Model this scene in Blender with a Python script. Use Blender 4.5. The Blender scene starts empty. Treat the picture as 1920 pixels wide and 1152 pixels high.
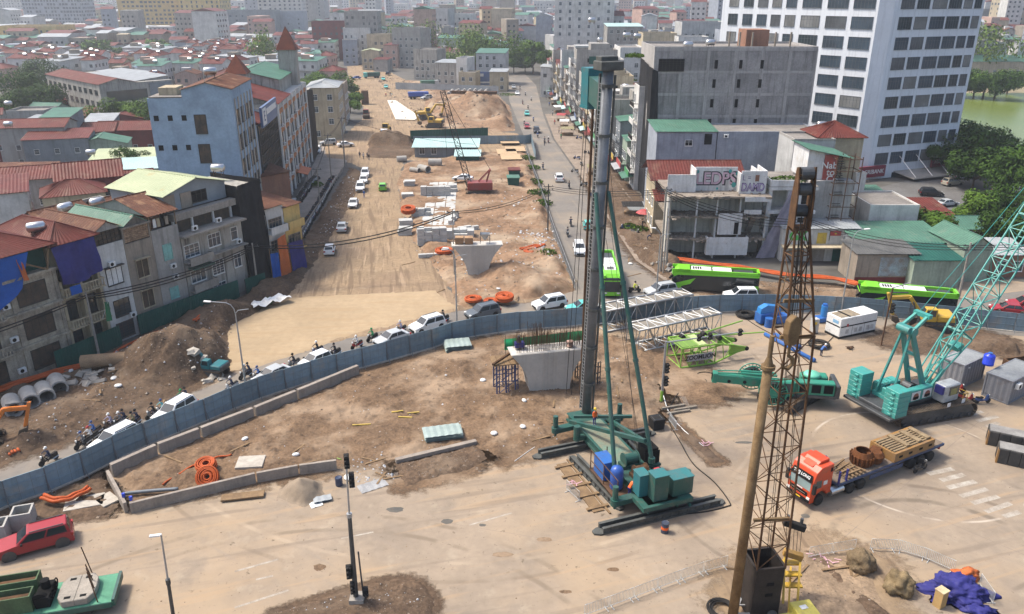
import bpy,bmesh,math,random
import numpy as np
from mathutils import Vector,Matrix,noise as mnoise
R=math.radians
rnd=random.Random(7)
SC=bpy.context.scene
COL=SC.collection
# ---------------------------------------------------------------- camera, sky, sun, exposure
cam_d=bpy.data.cameras.new('camera');cam=bpy.data.objects.new('camera',cam_d);COL.objects.link(cam)
CAM_H,PITCH,FPX=40.0,R(21.8),1480.0
cam.location=(0,0,CAM_H);cam.rotation_euler=(R(90)-PITCH,0,0)
cam_d.sensor_width=36;cam_d.lens=FPX/1920*36;cam_d.clip_start=0.5;cam_d.clip_end=9000
SC.camera=cam
SUN_EL,SUN_AZ=R(57),R(-74)          # azimuth measured from +Y towards +X
w=bpy.data.worlds.new('World');SC.world=w;w.use_nodes=True
nt=w.node_tree;bg=nt.nodes['Background']
sky=nt.nodes.new('ShaderNodeTexSky');sky.sky_type='NISHITA';sky.sun_disc=False
sky.sun_elevation=SUN_EL;sky.sun_rotation=SUN_AZ;sky.air_density=1.0;sky.dust_density=4.0;sky.ozone_density=1.0
nt.links.new(sky.outputs[0],bg.inputs[0]);bg.inputs[1].default_value=0.14
sl=bpy.data.lights.new('sun','SUN');sl.energy=2.4;sl.angle=R(9);sl.color=(1,.94,.83)
so=bpy.data.objects.new('sun',sl);COL.objects.link(so)
sd=Vector((math.sin(SUN_AZ)*math.cos(SUN_EL),math.cos(SUN_AZ)*math.cos(SUN_EL),math.sin(SUN_EL)))
so.rotation_euler=sd.to_track_quat('Z','Y').to_euler();so.location=sd*300
SC.view_settings.view_transform='Standard';SC.view_settings.look='None'
SC.view_settings.gamma=1;SC.view_settings.use_curve_mapping=False
SC.view_settings.exposure=0.95
# ---------------------------------------------------------------- measuring: a point on the ground from where it shows in the photo
def ray(u,v):
 x=(u-960)/FPX;y=-(v-576)/FPX
 return (x,math.cos(PITCH)+y*math.sin(PITCH),-math.sin(PITCH)+y*math.cos(PITCH))
def G(u,v,z=0.0):
 d=ray(u,v);t=(z-CAM_H)/d[2]
 return (d[0]*t,d[1]*t)
def HZ(u,v,Y):                        # height of what shows at (u, v) if it stands at depth Y
 d=ray(u,v);return CAM_H+d[2]*Y/d[1]
def XY(u,v,Y):
 d=ray(u,v);return d[0]*Y/d[1]
# ---------------------------------------------------------------- mesh helper
class MB:
 def __init__(s,M=None):s.v=[];s.f=[];s.mi=[];s.M=M;s.cur=0
 def add(s,vs,fs):
  b=len(s.v);M=s.M
  s.v+=[tuple(M @ Vector(p)) for p in vs] if M is not None else [tuple(p) for p in vs]
  for f in fs:s.f.append(tuple(b+i for i in f));s.mi.append(s.cur)
  return s
 def box(s,x0,x1,y0,y1,z0,z1):
  return s.add([(x0,y0,z0),(x1,y0,z0),(x1,y1,z0),(x0,y1,z0),(x0,y0,z1),(x1,y0,z1),(x1,y1,z1),(x0,y1,z1)],
              [(0,3,2,1),(4,5,6,7),(0,1,5,4),(1,2,6,5),(2,3,7,6),(3,0,4,7)])
 def cbox(s,c,d,rz=0,rx=0,ry=0):
  m=Matrix.Translation(c) @ Matrix.Rotation(rz,4,'Z') @ Matrix.Rotation(ry,4,'Y') @ Matrix.Rotation(rx,4,'X')
  a,b,e=d[0]/2,d[1]/2,d[2]/2
  vs=[m @ Vector(p) for p in [(-a,-b,-e),(a,-b,-e),(a,b,-e),(-a,b,-e),(-a,-b,e),(a,-b,e),(a,b,e),(-a,b,e)]]
  return s.add(vs,[(0,3,2,1),(4,5,6,7),(0,1,5,4),(1,2,6,5),(2,3,7,6),(3,0,4,7)])
 def tube(s,pts,r,n=6,cap=True,closed=False):
  pts=[Vector(p) for p in pts];rr=r if isinstance(r,(list,tuple)) else [r]*len(pts)
  vs=[];N=len(pts);up=None
  for i,p in enumerate(pts):
   if closed:t=pts[(i+1) % N]-pts[i-1]
   else:t=pts[min(i+1,N-1)]-pts[max(i-1,0)]
   if t.length<1e-9:t=Vector((0,0,1))
   t.normalize()
   if up is None:up=Vector((0,0,1)) if abs(t.z)<.9 else Vector((1,0,0))
   a=t.cross(up)
   if a.length<1e-4:a=t.cross(Vector((0.3,1,0.2)))
   a.normalize();b=t.cross(a);up=-b if False else up
   for k in range(n):
    w_=2*math.pi*k/n;vs.append(p+a*(rr[i]*math.cos(w_))+b*(rr[i]*math.sin(w_)))
  fs=[]
  for i in range(N if closed else N-1):
   j=(i+1) % N
   for k in range(n):fs.append((i*n+k,i*n+(k+1)%n,j*n+(k+1)%n,j*n+k))
  if cap and not closed:fs+=[tuple(range(n))[::-1],tuple((N-1)*n+k for k in range(n))]
  return s.add(vs,fs)
 def bar(s,p,q,w_,h=None,up=(0,0,1)):      # rectangular bar from p to q
  h=h or w_;p=Vector(p);q=Vector(q);t=(q-p).normalized();up=Vector(up)
  if abs(t.dot(up))>.98:up=Vector((1,0,0)) if abs(t.x)<.9 else Vector((0,1,0))
  a=t.cross(up).normalized()*(w_/2);b=a.cross(t).normalized()*(h/2)
  vs=[p-a-b,p+a-b,p+a+b,p-a+b,q-a-b,q+a-b,q+a+b,q-a+b]
  return s.add(vs,[(0,3,2,1),(4,5,6,7),(0,1,5,4),(1,2,6,5),(2,3,7,6),(3,0,4,7)])
 def cyl(s,c,r,h,n=16,axis='z',r2=None):
  r2=r if r2 is None else r2;vs=[]
  for k,rad in ((0,r),(1,r2)):
   for i in range(n):
    a=2*math.pi*i/n;x,y=rad*math.cos(a),rad*math.sin(a);z=h*k
    p=(x,y,z) if axis=='z' else ((z,x,y) if axis=='x' else (y,z,x))
    vs.append((c[0]+p[0],c[1]+p[1],c[2]+p[2]))
  fs=[(i,(i+1)%n,n+(i+1)%n,n+i) for i in range(n)]+[tuple(range(n))[::-1],tuple(range(n,2*n))]
  return s.add(vs,fs)
 def lathe(s,prof,c=(0,0,0),n=16,axis='z'):   # prof: (radius, height)
  vs=[]
  for r,z in prof:
   for i in range(n):
    a=2*math.pi*i/n;x,y=r*math.cos(a),r*math.sin(a)
    p=(x,y,z) if axis=='z' else ((z,x,y) if axis=='x' else (y,z,x))
    vs.append((c[0]+p[0],c[1]+p[1],c[2]+p[2]))
  fs=[(j*n+i,j*n+(i+1)%n,(j+1)*n+(i+1)%n,(j+1)*n+i) for j in range(len(prof)-1) for i in range(n)]
  if prof[0][0]>1e-6:fs.append(tuple(range(n))[::-1])
  if prof[-1][0]>1e-6:fs.append(tuple((len(prof)-1)*n+i for i in range(n)))
  return s.add(vs,fs)
 def torus(s,c,Rr,r,n=20,m=6,M=None):
  pts=[Vector((Rr*math.cos(2*math.pi*i/n),Rr*math.sin(2*math.pi*i/n),0)) for i in range(n)]
  if M is not None:pts=[M @ p for p in pts]
  return s.tube([p+Vector(c) for p in pts],r,m,closed=True)
 def prism(s,prof,a,b,axis='y'):              # closed 2D outline swept from a to b
  n=len(prof)
  def P(p,t):return {'y':(p[0],t,p[1]),'x':(t,p[0],p[1]),'z':(p[0],p[1],t)}[axis]
  vs=[P(p,a) for p in prof]+[P(p,b) for p in prof]
  fs=[(i,(i+1)%n,n+(i+1)%n,n+i) for i in range(n)]+[tuple(range(n))[::-1],tuple(range(n,2*n))]
  return s.add(vs,fs)
 def quad(s,*p):return s.add(p,[tuple(range(len(p)))])
 def mesh(s,name,mats,smooth=False,bevel=0,fixn=True):
  me=bpy.data.meshes.new(name);me.from_pydata(s.v,[],s.f)
  for m in (mats if isinstance(mats,(list,tuple)) else [mats]):me.materials.append(m)
  me.polygons.foreach_set('material_index',s.mi)
  bm=bmesh.new();bm.from_mesh(me)
  if fixn:bmesh.ops.recalc_face_normals(bm,faces=bm.faces)
  if bevel:
   try:bmesh.ops.bevel(bm,geom=[e for e in bm.edges if len(e.link_faces)==2 and e.calc_face_angle(0)>.5],offset=bevel,segments=1,affect='EDGES',clamp_overlap=True)
   except Exception:pass
  bm.to_mesh(me);bm.free()
  if smooth:me.polygons.foreach_set('use_smooth',[True]*len(me.polygons))
  return me
 def build(s,name,mats,parent=None,smooth=False,bevel=0,fixn=True):
  return link(name,s.mesh(name,mats,smooth,bevel,fixn),parent)
def link(name,me,parent=None,loc=(0,0,0),rz=0):
 o=bpy.data.objects.new(name,me);COL.objects.link(o);o.location=loc;o.rotation_euler=(0,0,rz)
 if parent:o.parent=parent
 return o
def tag(o,label=None,cat=None,group=None,kind=None):
 for k,x in (('label',label),('category',cat),('group',group),('kind',kind)):
  if x:o[k]=x
 return o
def thing(name,label,cat,loc=(0,0,0),rz=0,group=None,rx=0,ry=0):
 o=bpy.data.objects.new(name,None);COL.objects.link(o);o.location=(loc[0],loc[1],loc[2] if len(loc)>2 else 0)
 o.rotation_euler=(rx,ry,rz);o.empty_display_size=.3
 return tag(o,label,cat,group)
def copy_tree(o,parent=None,loc=None,rz=None,label=None):
 c=o.copy();COL.objects.link(c)
 if parent:c.parent=parent
 for ch in o.children:copy_tree(ch,c)
 if loc is not None:c.location=(loc[0],loc[1],loc[2] if len(loc)>2 else 0)
 if rz is not None:c.rotation_euler=(c.rotation_euler[0],c.rotation_euler[1],rz)
 if label:c['label']=label
 return c
def struct(name,me):o=link(name,me);o['kind']='structure';return o
def recolor(root,old,new):             # give a copied thing another paint: own mesh data for the painted parts
 for o in [root]+list(root.children_recursive):
  if o.type=='MESH':
   for i,sl_ in enumerate(o.material_slots):
    if sl_.material==old:sl_.link='OBJECT';sl_.material=new
# ---------------------------------------------------------------- materials
MATS={}
def mat(name,c,c2=None,rough=.8,scale=.6,metal=0,bump=.25,bscale=None,fine=.25,streak=0,objvar=0,spec=.12,trans=0,stain=None):
 if name in MATS:return MATS[name]
 m=bpy.data.materials.new(name);m.use_nodes=True;t=m.node_tree;N=t.nodes;L=t.links
 b=N['Principled BSDF'];b.inputs['Roughness'].default_value=rough;b.inputs['Metallic'].default_value=metal
 b.inputs['Specular IOR Level'].default_value=spec
 g=N.new('ShaderNodeNewGeometry');pos=g.outputs['Position']
 def nz(sc,det=4,vec=None,r=.6):
  n=N.new('ShaderNodeTexNoise');n.inputs['Scale'].default_value=sc;n.inputs['Detail'].default_value=det;n.inputs['Roughness'].default_value=r
  L.new(vec or pos,n.inputs['Vector']);return n.outputs['Fac']
 def ramp(f,a,bb):
  r=N.new('ShaderNodeMapRange');r.inputs[1].default_value=a;r.inputs[2].default_value=bb;L.new(f,r.inputs[0]);return r.outputs[0]
 def mix(f,A,B,mode='MIX'):
  x=N.new('ShaderNodeMix');x.data_type='RGBA';x.blend_type=mode
  for idx,val in ((0,f),(6,A),(7,B)):
   if isinstance(val,bpy.types.NodeSocket):L.new(val,x.inputs[idx])
   else:x.inputs[idx].default_value=val if idx==0 else (*val,1) if len(val)==3 else val
  return x.outputs[2]
 c2=c2 or tuple(x*.72 for x in c)
 col=mix(ramp(nz(scale),.35,.68),c,c2)
 if fine:
  lo=1-fine;f=ramp(nz(scale*9,3),.3,.72)
  col=mix(f,col,mix(1.0,col,(lo,lo,lo),'MULTIPLY'))
 if streak:                            # rain streaks run down the wall
  mp=N.new('ShaderNodeMapping');mp.inputs['Scale'].default_value=(1.6,1.6,.12);L.new(pos,mp.inputs[0])
  f=ramp(nz(1.2,4,mp.outputs[0]),.5,.75)
  x=N.new('ShaderNodeMath');x.operation='MULTIPLY';x.inputs[1].default_value=streak;L.new(f,x.inputs[0])
  col=mix(x.outputs[0],col,(.05,.045,.04))
 for st_ in (stain if isinstance(stain,list) else [stain] if stain else []):   # blotches with a colour of their own: (colour, scale, lo, hi, strength)
  f=ramp(nz(st_[1],5),st_[2],st_[3])
  x=N.new('ShaderNodeMath');x.operation='MULTIPLY';x.inputs[1].default_value=st_[4];L.new(f,x.inputs[0])
  col=mix(x.outputs[0],col,st_[0])
 if objvar:
  oi=N.new('ShaderNodeObjectInfo');hs=N.new('ShaderNodeHueSaturation')
  r=N.new('ShaderNodeMapRange');r.inputs[3].default_value=1-objvar;r.inputs[4].default_value=1+objvar
  L.new(oi.outputs['Random'],r.inputs[0]);L.new(r.outputs[0],hs.inputs['Value']);L.new(col,hs.inputs['Color']);col=hs.outputs[0]
 L.new(col,b.inputs['Base Color'])
 if bump:
  bn=N.new('ShaderNodeBump');bn.inputs['Strength'].default_value=bump;bn.inputs['Distance'].default_value=.05
  L.new(nz(bscale or scale*12,5),bn.inputs['Height']);L.new(bn.outputs[0],b.inputs['Normal'])
 MATS[name]=m;m['out']=0
 return m
def paint(name,c,rough=.45,dirt=.35,metal=0,c2=None):return mat(name,c,c2 or tuple(x*(1-dirt)+.12*dirt for x in c),rough,.9,metal,.05,20,.15,spec=.4,stain=[((.13,.095,.07),1.3,.56,.74,.5),((.05,.04,.035),4,.62,.72,.4)] if dirt>.14 else None)
def glass(name,c=(.02,.03,.035),rough=.08):return mat(name,c,tuple(x*1.8 for x in c),rough,.25,0,0,fine=0,spec=.6)
def leafmat(name,a,b2):
 m=mat(name,a,b2,.6,.35,0,0,fine=.5,objvar=.12,spec=.04)
 return m
# ---------------------------------------------------------------- numpy value noise for terrain relief
def _h(ix,iy,s):
 n=(ix.astype(np.int64)*374761393+iy.astype(np.int64)*668265263+s*982451653) & 0x7fffffff
 n=((n ^ (n >> 13))*1274126177) & 0x7fffffff
 return (n ^ (n >> 16))/0x7fffffff*2 % 1
def vnoise(x,y,s=0):
 ix=np.floor(x);iy=np.floor(y);fx=x-ix;fy=y-iy;fx=fx*fx*(3-2*fx);fy=fy*fy*(3-2*fy)
 a=_h(ix,iy,s);b=_h(ix+1,iy,s);c=_h(ix,iy+1,s);d=_h(ix+1,iy+1,s)
 return (a*(1-fx)+b*fx)*(1-fy)+(c*(1-fx)+d*fx)*fy
def fbm(x,y,s=0,o=4):
 t=0;a=.5
 for k in range(o):t=t+a*vnoise(x*2**k,y*2**k,s+k);a *= .5
 return t
def poly_dist(px,py,poly):             # signed distance, positive inside
 d=np.full(px.shape,1e9);ins=np.zeros(px.shape,bool);n=len(poly)
 for i in range(n):
  x0,y0=poly[i];x1,y1=poly[(i+1) % n]
  ex,ey=x1-x0,y1-y0;l2=ex*ex+ey*ey+1e-9
  t=np.clip(((px-x0)*ex+(py-y0)*ey)/l2,0,1)
  d=np.minimum(d,np.hypot(px-x0-t*ex,py-y0-t*ey))
  cond=((y0>py) != (y1>py)) & (px<(x1-x0)*(py-y0)/(y1-y0+1e-12)+x0)
  ins ^= cond
 return np.where(ins,d,-d)
def patch(name,poly,m,res,z0,rough=.15,bumps=(),edge=1.2,wob=.6,seed=1,nscale=.5,sink=.25,kind='structure',clods=0):
 xs=[p[0] for p in poly];ys=[p[1] for p in poly]
 X,Y=np.meshgrid(np.arange(min(xs)-1,max(xs)+1,res),np.arange(min(ys)-1,max(ys)+1,res))
 d=poly_dist(X,Y,poly)+wob*((fbm(X*.7,Y*.7,seed+50,3)-.45)*2.4+(fbm(X*2.7,Y*2.7,seed+60,2)-.4)*1.3)
 e=np.clip(d/edge,0,1);e=e*e*(3-2*e)
 z=rough*(fbm(X*nscale,Y*nscale,seed)*1.3+.5*fbm(X*nscale*3.7,Y*nscale*3.7,seed+9,3))
 if clods:z=z+clods*np.clip(vnoise(X*2.3,Y*2.3,seed+31)-.6,0,1)*2.5*vnoise(X*.3,Y*.3,seed+77)
 for (bx,by,r,hh,*q) in bumps:
  rx,ry,a=(r,q[0],q[1]) if q else (r,r,0)
  dx,dy=X-bx,Y-by;u_=(dx*math.cos(a)+dy*math.sin(a))/rx;v_=(-dx*math.sin(a)+dy*math.cos(a))/ry
  k=np.clip(1-np.hypot(u_,v_)*(.86+.28*fbm(X*.45,Y*.45,seed+5)),0,1)
  z=z+hh*(k**1.05)*(.8+.4*fbm(X*.6,Y*.6,seed+3))
 Z=np.where(d>0,z0+e*z,z0-sink*np.clip(-d/(res*1.5),0,1))
 ny,nx=X.shape;keep=d>-res*1.6
 idx=-np.ones(X.shape,int);idx[keep]=np.arange(keep.sum())
 vs=np.stack([X[keep],Y[keep],Z[keep]],1)
 a,b,c,dd=idx[:-1,:-1],idx[:-1,1:],idx[1:,1:],idx[1:,:-1]
 ok=(a >= 0) & (b >= 0) & (c >= 0) & (dd >= 0)
 fs=np.stack([a[ok],b[ok],c[ok],dd[ok]],1)
 me=bpy.data.meshes.new(name);me.from_pydata(vs.tolist(),[],fs.tolist());me.materials.append(m)
 me.polygons.foreach_set('use_smooth',[True]*len(me.polygons))
 o=link(name,me);o['kind']=kind
 return o
def fringe(name,poly,m,wd=2.2,z=.018,seed=0,res=.5):     # thin dust and mud dragged off the dirt onto the paving
 xs=[p[0] for p in poly];ys=[p[1] for p in poly]
 X,Y=np.meshgrid(np.arange(min(xs)-wd-1,max(xs)+wd+1,res),np.arange(min(ys)-wd-1,max(ys)+wd+1,res));d=poly_dist(X,Y,poly);keep=(d>-wd) & (d<1.6)
 idx=-np.ones(X.shape,int);idx[keep]=np.arange(keep.sum());a,b,c,e=idx[:-1,:-1],idx[:-1,1:],idx[1:,1:],idx[1:,:-1];ok=(a >= 0) & (b >= 0) & (c >= 0) & (e >= 0)
 me=bpy.data.meshes.new(name);me.from_pydata(np.stack([X[keep],Y[keep],np.full(keep.sum(),z)],1).tolist(),[],np.stack([a[ok],b[ok],c[ok],e[ok]],1).tolist());me.materials.append(m)
 at=me.attributes.new('cover','FLOAT','POINT');at.data.foreach_set('value',np.clip((d[keep]+wd)/wd,0,1).astype(np.float32));link(name,me)['kind']='structure'
def dusty(src,name):                    # the same earth, thinning out in patches
 m=src.copy();m.name=name;t=m.node_tree;N=t.nodes;L=t.links;b=N['Principled BSDF'];at=N.new('ShaderNodeAttribute');at.attribute_name='cover';n1=N.new('ShaderNodeTexNoise');n1.inputs['Scale'].default_value=.9;n1.inputs['Detail'].default_value=7;n1.inputs['Roughness'].default_value=.7
 g=N.new('ShaderNodeNewGeometry');L.new(g.outputs['Position'],n1.inputs['Vector']);x=N.new('ShaderNodeMath');x.operation='MULTIPLY_ADD';L.new(at.outputs['Fac'],x.inputs[0]);x.inputs[1].default_value=.55;L.new(n1.outputs['Fac'],x.inputs[2])
 r=N.new('ShaderNodeMapRange');r.inputs[1].default_value=.66;r.inputs[2].default_value=.92;r.inputs[4].default_value=.9;L.new(x.outputs[0],r.inputs[0]);L.new(r.outputs[0],b.inputs['Alpha']);return m
def PX(*pts):return [G(*p) for p in pts]
# ground materials
M_PAVE=mat('dusty_concrete',(.315,.25,.185),(.245,.197,.15),.9,.16,bump=.12,bscale=6,fine=.14,stain=[((.345,.255,.165),.06,.47,.6,.55),((.185,.155,.125),.22,.56,.68,.55),((.36,.30,.225),.5,.58,.72,.55),((.11,.085,.06),.9,.655,.71,.8),((.15,.115,.085),2.1,.63,.7,.55),((.20,.16,.12),3.5,.6,.7,.35)])
M_DIRT=mat('brown_dirt',(.245,.16,.098),(.15,.098,.062),.95,.5,bump=1,bscale=4,fine=.5,stain=[((.32,.235,.16),.16,.48,.62,.7),((.065,.045,.032),1.3,.56,.68,.6),((.36,.29,.23),2.6,.66,.72,.6)])
M_DARKDIRT=mat('dark_dirt',(.165,.11,.072),(.098,.067,.046),.95,.4,bump=1,bscale=4,fine=.5,stain=[((.225,.165,.115),.2,.52,.68,.6),((.05,.036,.027),1.5,.55,.66,.6),((.33,.27,.22),2.4,.66,.72,.6)])
M_TAN=mat('tan_compacted_dirt',(.335,.24,.15),(.26,.19,.122),.95,.2,bump=.4,bscale=4,fine=.25,stain=[((.22,.155,.105),.09,.5,.64,.65),((.40,.31,.21),.5,.57,.7,.45),((.16,.115,.08),1.6,.6,.7,.4)])
M_BAND=mat('graded_tan_dirt',(.40,.30,.19),(.345,.26,.165),.95,.14,bump=.2,bscale=6,fine=.16,stain=[((.31,.215,.125),.4,.56,.7,.4)])
M_ORANGE=mat('orange_dirt',(.33,.21,.13),(.19,.12,.075),.95,.16,bump=.9,bscale=2.5,fine=.4,stain=[((.40,.32,.23),.12,.5,.66,.6),((.115,.075,.05),.6,.55,.68,.6),((.46,.42,.36),1.2,.64,.72,.5)])
M_ASPH=mat('dusty_asphalt',(.20,.182,.162),(.15,.138,.125),.9,.16,bump=.1,bscale=12,fine=.14,stain=[((.30,.245,.185),.08,.47,.62,.6),((.11,.10,.09),.5,.6,.7,.4)])
M_CITY=mat('city_ground',(.16,.15,.135),(.10,.095,.085),.95,.02,bump=.2,fine=.4)
M_SIDE=mat('pavement_slab',(.32,.26,.205),(.21,.165,.13),.9,.25,bump=.3,bscale=5,fine=.3,stain=[((.12,.095,.075),.8,.58,.7,.6),((.42,.36,.30),1.7,.6,.7,.5)])
# wheel tracks, slab joints and drag marks wear the yard pavement
def wear(m,arcs,lines,dirn):
 t=m.node_tree;N=t.nodes;L=t.links;b=N['Principled BSDF'];src=b.inputs['Base Color'].links[0].from_socket
 g=N.new('ShaderNodeNewGeometry')
 def math_(op,a,b2=None,c=None):
  x=N.new('ShaderNodeMath');x.operation=op
  for i,val in enumerate((a,b2,c)):
   if val is None:continue
   if isinstance(val,(int,float)):x.inputs[i].default_value=val
   else:L.new(val,x.inputs[i])
  return x.outputs[0]
 nz=N.new('ShaderNodeTexNoise');nz.inputs['Scale'].default_value=.3;nz.inputs['Detail'].default_value=4;L.new(g.outputs['Position'],nz.inputs['Vector'])
 def blend(src,f,col):
  x=N.new('ShaderNodeMix');x.data_type='RGBA';L.new(f,x.inputs[0]);L.new(src,x.inputs[6]);x.inputs[7].default_value=(*col,1);return x.outputs[2]
 def sm(v,a,b2):
  r=N.new('ShaderNodeMapRange');r.interpolation_type='SMOOTHSTEP';r.inputs[1].default_value=a;r.inputs[2].default_value=b2;L.new(v,r.inputs[0]);return r.outputs[0]
 for (cx,cy,rad,wd,col,st) in arcs:
  vm=N.new('ShaderNodeVectorMath');vm.operation='DISTANCE';L.new(g.outputs['Position'],vm.inputs[0]);vm.inputs[1].default_value=(cx,cy,0)
  dd=math_('ABSOLUTE',math_('SUBTRACT',vm.outputs['Value'],rad))
  f=math_('MULTIPLY',math_('MULTIPLY',sm(dd,wd,wd*.2),sm(nz.outputs['Fac'],.42,.62)),st)
  src=blend(src,f,col)
 sx=N.new('ShaderNodeSeparateXYZ');L.new(g.outputs['Position'],sx.inputs[0])
 for (nx,ny,off,wd,col,st) in lines:      # thin joints
  dd=math_('ABSOLUTE',math_('SUBTRACT',math_('ADD',math_('MULTIPLY',sx.outputs[0],nx),math_('MULTIPLY',sx.outputs[1],ny)),off))
  f=math_('MULTIPLY',math_('MULTIPLY',sm(dd,wd,wd*.3),sm(nz.outputs['Fac'],.36,.5)),st)
  src=blend(src,f,col)
 for (ang,sc,lo,hi,col,st) in dirn:        # long drag marks along a direction
  mp=N.new('ShaderNodeMapping');mp.vector_type='TEXTURE';mp.inputs['Rotation'].default_value=(0,0,ang);mp.inputs['Scale'].default_value=(1/(sc*.07),1/sc,1);L.new(g.outputs['Position'],mp.inputs[0])
  n2=N.new('ShaderNodeTexNoise');n2.inputs['Scale'].default_value=1;n2.inputs['Detail'].default_value=5;L.new(mp.outputs[0],n2.inputs['Vector'])
  f=math_('MULTIPLY',sm(n2.outputs['Fac'],lo,hi),st)
  src=blend(src,f,col)
 L.new(src,b.inputs['Base Color'])
wear(M_PAVE,[(33,47,9,.45,(.13,.105,.08),.75),(33,47,11.2,.4,(.14,.11,.085),.7),(33,49,14,.3,(.15,.12,.09),.6),(30,60,16,.3,(.14,.11,.085),.6),(30,60,17.9,.3,(.14,.11,.085),.6),(-14,28,24,.35,(.16,.125,.09),.6),(-14,28,25.9,.35,(.16,.125,.09),.6),(-5,80,32,.3,(.40,.32,.23),.5),(-5,80,34,.3,(.17,.13,.095),.55),(20,66,7,.4,(.2,.16,.125),.5),(37,62,9,.18,(.55,.48,.40),.55),(2,40,9,.5,(.24,.19,.14),.45),(0,34,13,.5,(.24,.19,.14),.4),(24,70,5,.35,(.2,.16,.12),.5),(48,50,16,.4,(.22,.18,.14),.4)],
     [(.72,.69,62,.05,(.2,.16,.13),.7),(.72,.69,56,.05,(.2,.16,.13),.6),(.66,-.75,-21,.06,(.2,.16,.13),.6),(.25,.97,50,.05,(.22,.175,.14),.5),(.93,.37,38,.05,(.2,.16,.13),.5)],
     [(R(20),1.1,.55,.68,(.36,.25,.15),.45),(R(14),.8,.57,.7,(.17,.135,.105),.5),(R(-35),1.0,.6,.74,(.24,.2,.16),.45)])
wear(M_TAN,[],[],[(R(100),1.2,.52,.64,(.17,.12,.08),.8),(R(96),2.6,.58,.68,(.15,.105,.07),.6),(R(98),1.6,.55,.7,(.41,.30,.20),.55)])
wear(M_BAND,[],[],[(R(5),1.4,.5,.7,(.32,.225,.13),.6)])
wear(M_ASPH,[],[],[(R(97),.7,.55,.7,(.25,.21,.165),.5)])
# ---------------------------------------------------------------- the setting
struct('ground',MB().quad((-3600,-20,-.03),(3600,-20,-.03),(3600,5000,-.03),(-3600,5000,-.03)).mesh('ground',M_CITY))
struct('yard_pavement',MB().quad((-75,18,0),(95,18,0),(105,100,0),(70,112,0),(-30,100,0),(-75,70,0)).mesh('yard_pavement',M_PAVE))
def sheet(name,pts,z,m):
 return struct(name,MB().quad(*[(x,y,z) for x,y in pts]).mesh(name,m,fixn=False))
ROAD=PX((-60,985),(180,872),(330,806),(460,742),(650,676),(770,640),(900,612),(1080,604),(1250,584),(1400,594),(1600,606),(1760,620),(2050,640),(2050,540),(1925,545),(1800,560),(1560,556),(1300,556),(1245,528),(1190,490),(1130,400),(1085,330),(1037,262),(1020,220),(1005,160),(985,140),(950,140),(955,190),(985,262),(1010,330),(1040,420),(1072,500),(1080,545),(1000,562),(850,585),(760,603),(640,634),(540,660),(470,690),(410,718),(330,748),(240,794),(0,872),(-60,895))
sheet('road',ROAD,.012,M_ASPH)
sheet('sidewalk',PX((1249,530),(1192,490),(1133,400),(1088,330),(1040,262),(1022,215),(1060,215),(1100,262),(1180,370),(1250,470),(1300,540)),.13,M_SIDE)
sheet('alley',PX((520,500),(500,470),(560,360),(592,300),(600,270),(660,262),(652,300),(600,390),(545,470)),.02,mat('alley_concrete',(.33,.29,.25),(.24,.21,.18),.9,.3))
sheet('parking_lot',PX((1640,420),(1610,380),(1650,352),(1775,318),(1960,330),(1960,440),(1720,430)),.02,mat('lot_asphalt',(.17,.165,.16),(.13,.125,.12),.9,.2))
M_WATER=mat('lake_water',(.12,.16,.028),(.14,.17,.035),.25,.02,0,.08,1.2,fine=0,spec=.5)
sheet('lake',[(118,205),(400,205),(420,345),(190,350),(150,300)],.03,M_WATER)
patch('lake_bank',[(186,343),(420,338),(420,372),(200,380)],mat('bank_earth',(.33,.26,.18),(.2,.19,.11),.95,.2),2,.0,.5,edge=8)
# dirt of the work site
cx=lambda*p:G(*p)
def hp(u,v,r,h,*q):x,y=G(u,v);return (x,y,r,h,*q)
patch('tan_dirt_road',PX((425,700),(428,615),(520,556),(575,500),(630,420),(668,350),(690,318),(640,300),(610,296),(600,265),(650,250),(690,215),(660,170),(650,125),(700,120),(760,150),(800,185),(790,230),(850,240),(970,250),(985,275),(1000,320),(760,300),(745,340),(752,390),(775,450),(830,520),(868,580),(800,605),(600,650),(480,690)),M_TAN,.7,.004,.10,edge=1.5,seed=3,nscale=.25)
patch('graded_dirt_band',PX((432,694),(430,612),(545,560),(815,546),(858,578),(760,604),(640,634),(480,688)),M_BAND,.6,.10,.05,edge=.6,wob=.3,seed=4)
patch('brown_dirt_field',PX((238,938),(200,880),(420,800),(660,702),(700,690),(860,655),(905,640),(1090,632),(1150,628),(1215,652),(1245,690),(1236,780),(1185,800),(1090,820),(1020,842),(935,862),(885,836),(740,868),(640,858),(610,878)),M_DIRT,.22,.0,.38,[hp(560,905,1.6,1.0),hp(430,905,1.2,.3),hp(820,640,1.3,.5),hp(1160,700,2.5,.8),hp(1000,730,4,.6),hp(860,690,3,.5),hp(1180,660,2.5,.6),hp(700,760,3,.4),hp(560,800,3,.35)],edge=1.4,seed=11,nscale=.55,clods=.35)
patch('dug_dirt_pit',PX((742,872),(895,832),(915,860),(880,882),(758,914)),M_DARKDIRT,.16,.0,.22,edge=.7,wob=.4,seed=13,clods=.3)
patch('sand_patch',PX((1180,640),(1240,640),(1300,690),(1370,725),(1340,750),(1250,745)),M_DIRT,.25,.0,.2,[hp(1340,735,2.2,.35)],edge=1.5,seed=14)
patch('trench_strip',PX((1235,770),(1252,775),(1362,868),(1335,872)),M_DARKDIRT,.15,.0,.12,edge=.4,wob=.15,seed=15,clods=.2)
patch('trench_strip',PX((1500,1030),(1530,1030),(1680,1160),(1630,1160)),M_DARKDIRT,.14,.0,.15,edge=.4,wob=.2,seed=16,clods=.2)
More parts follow.
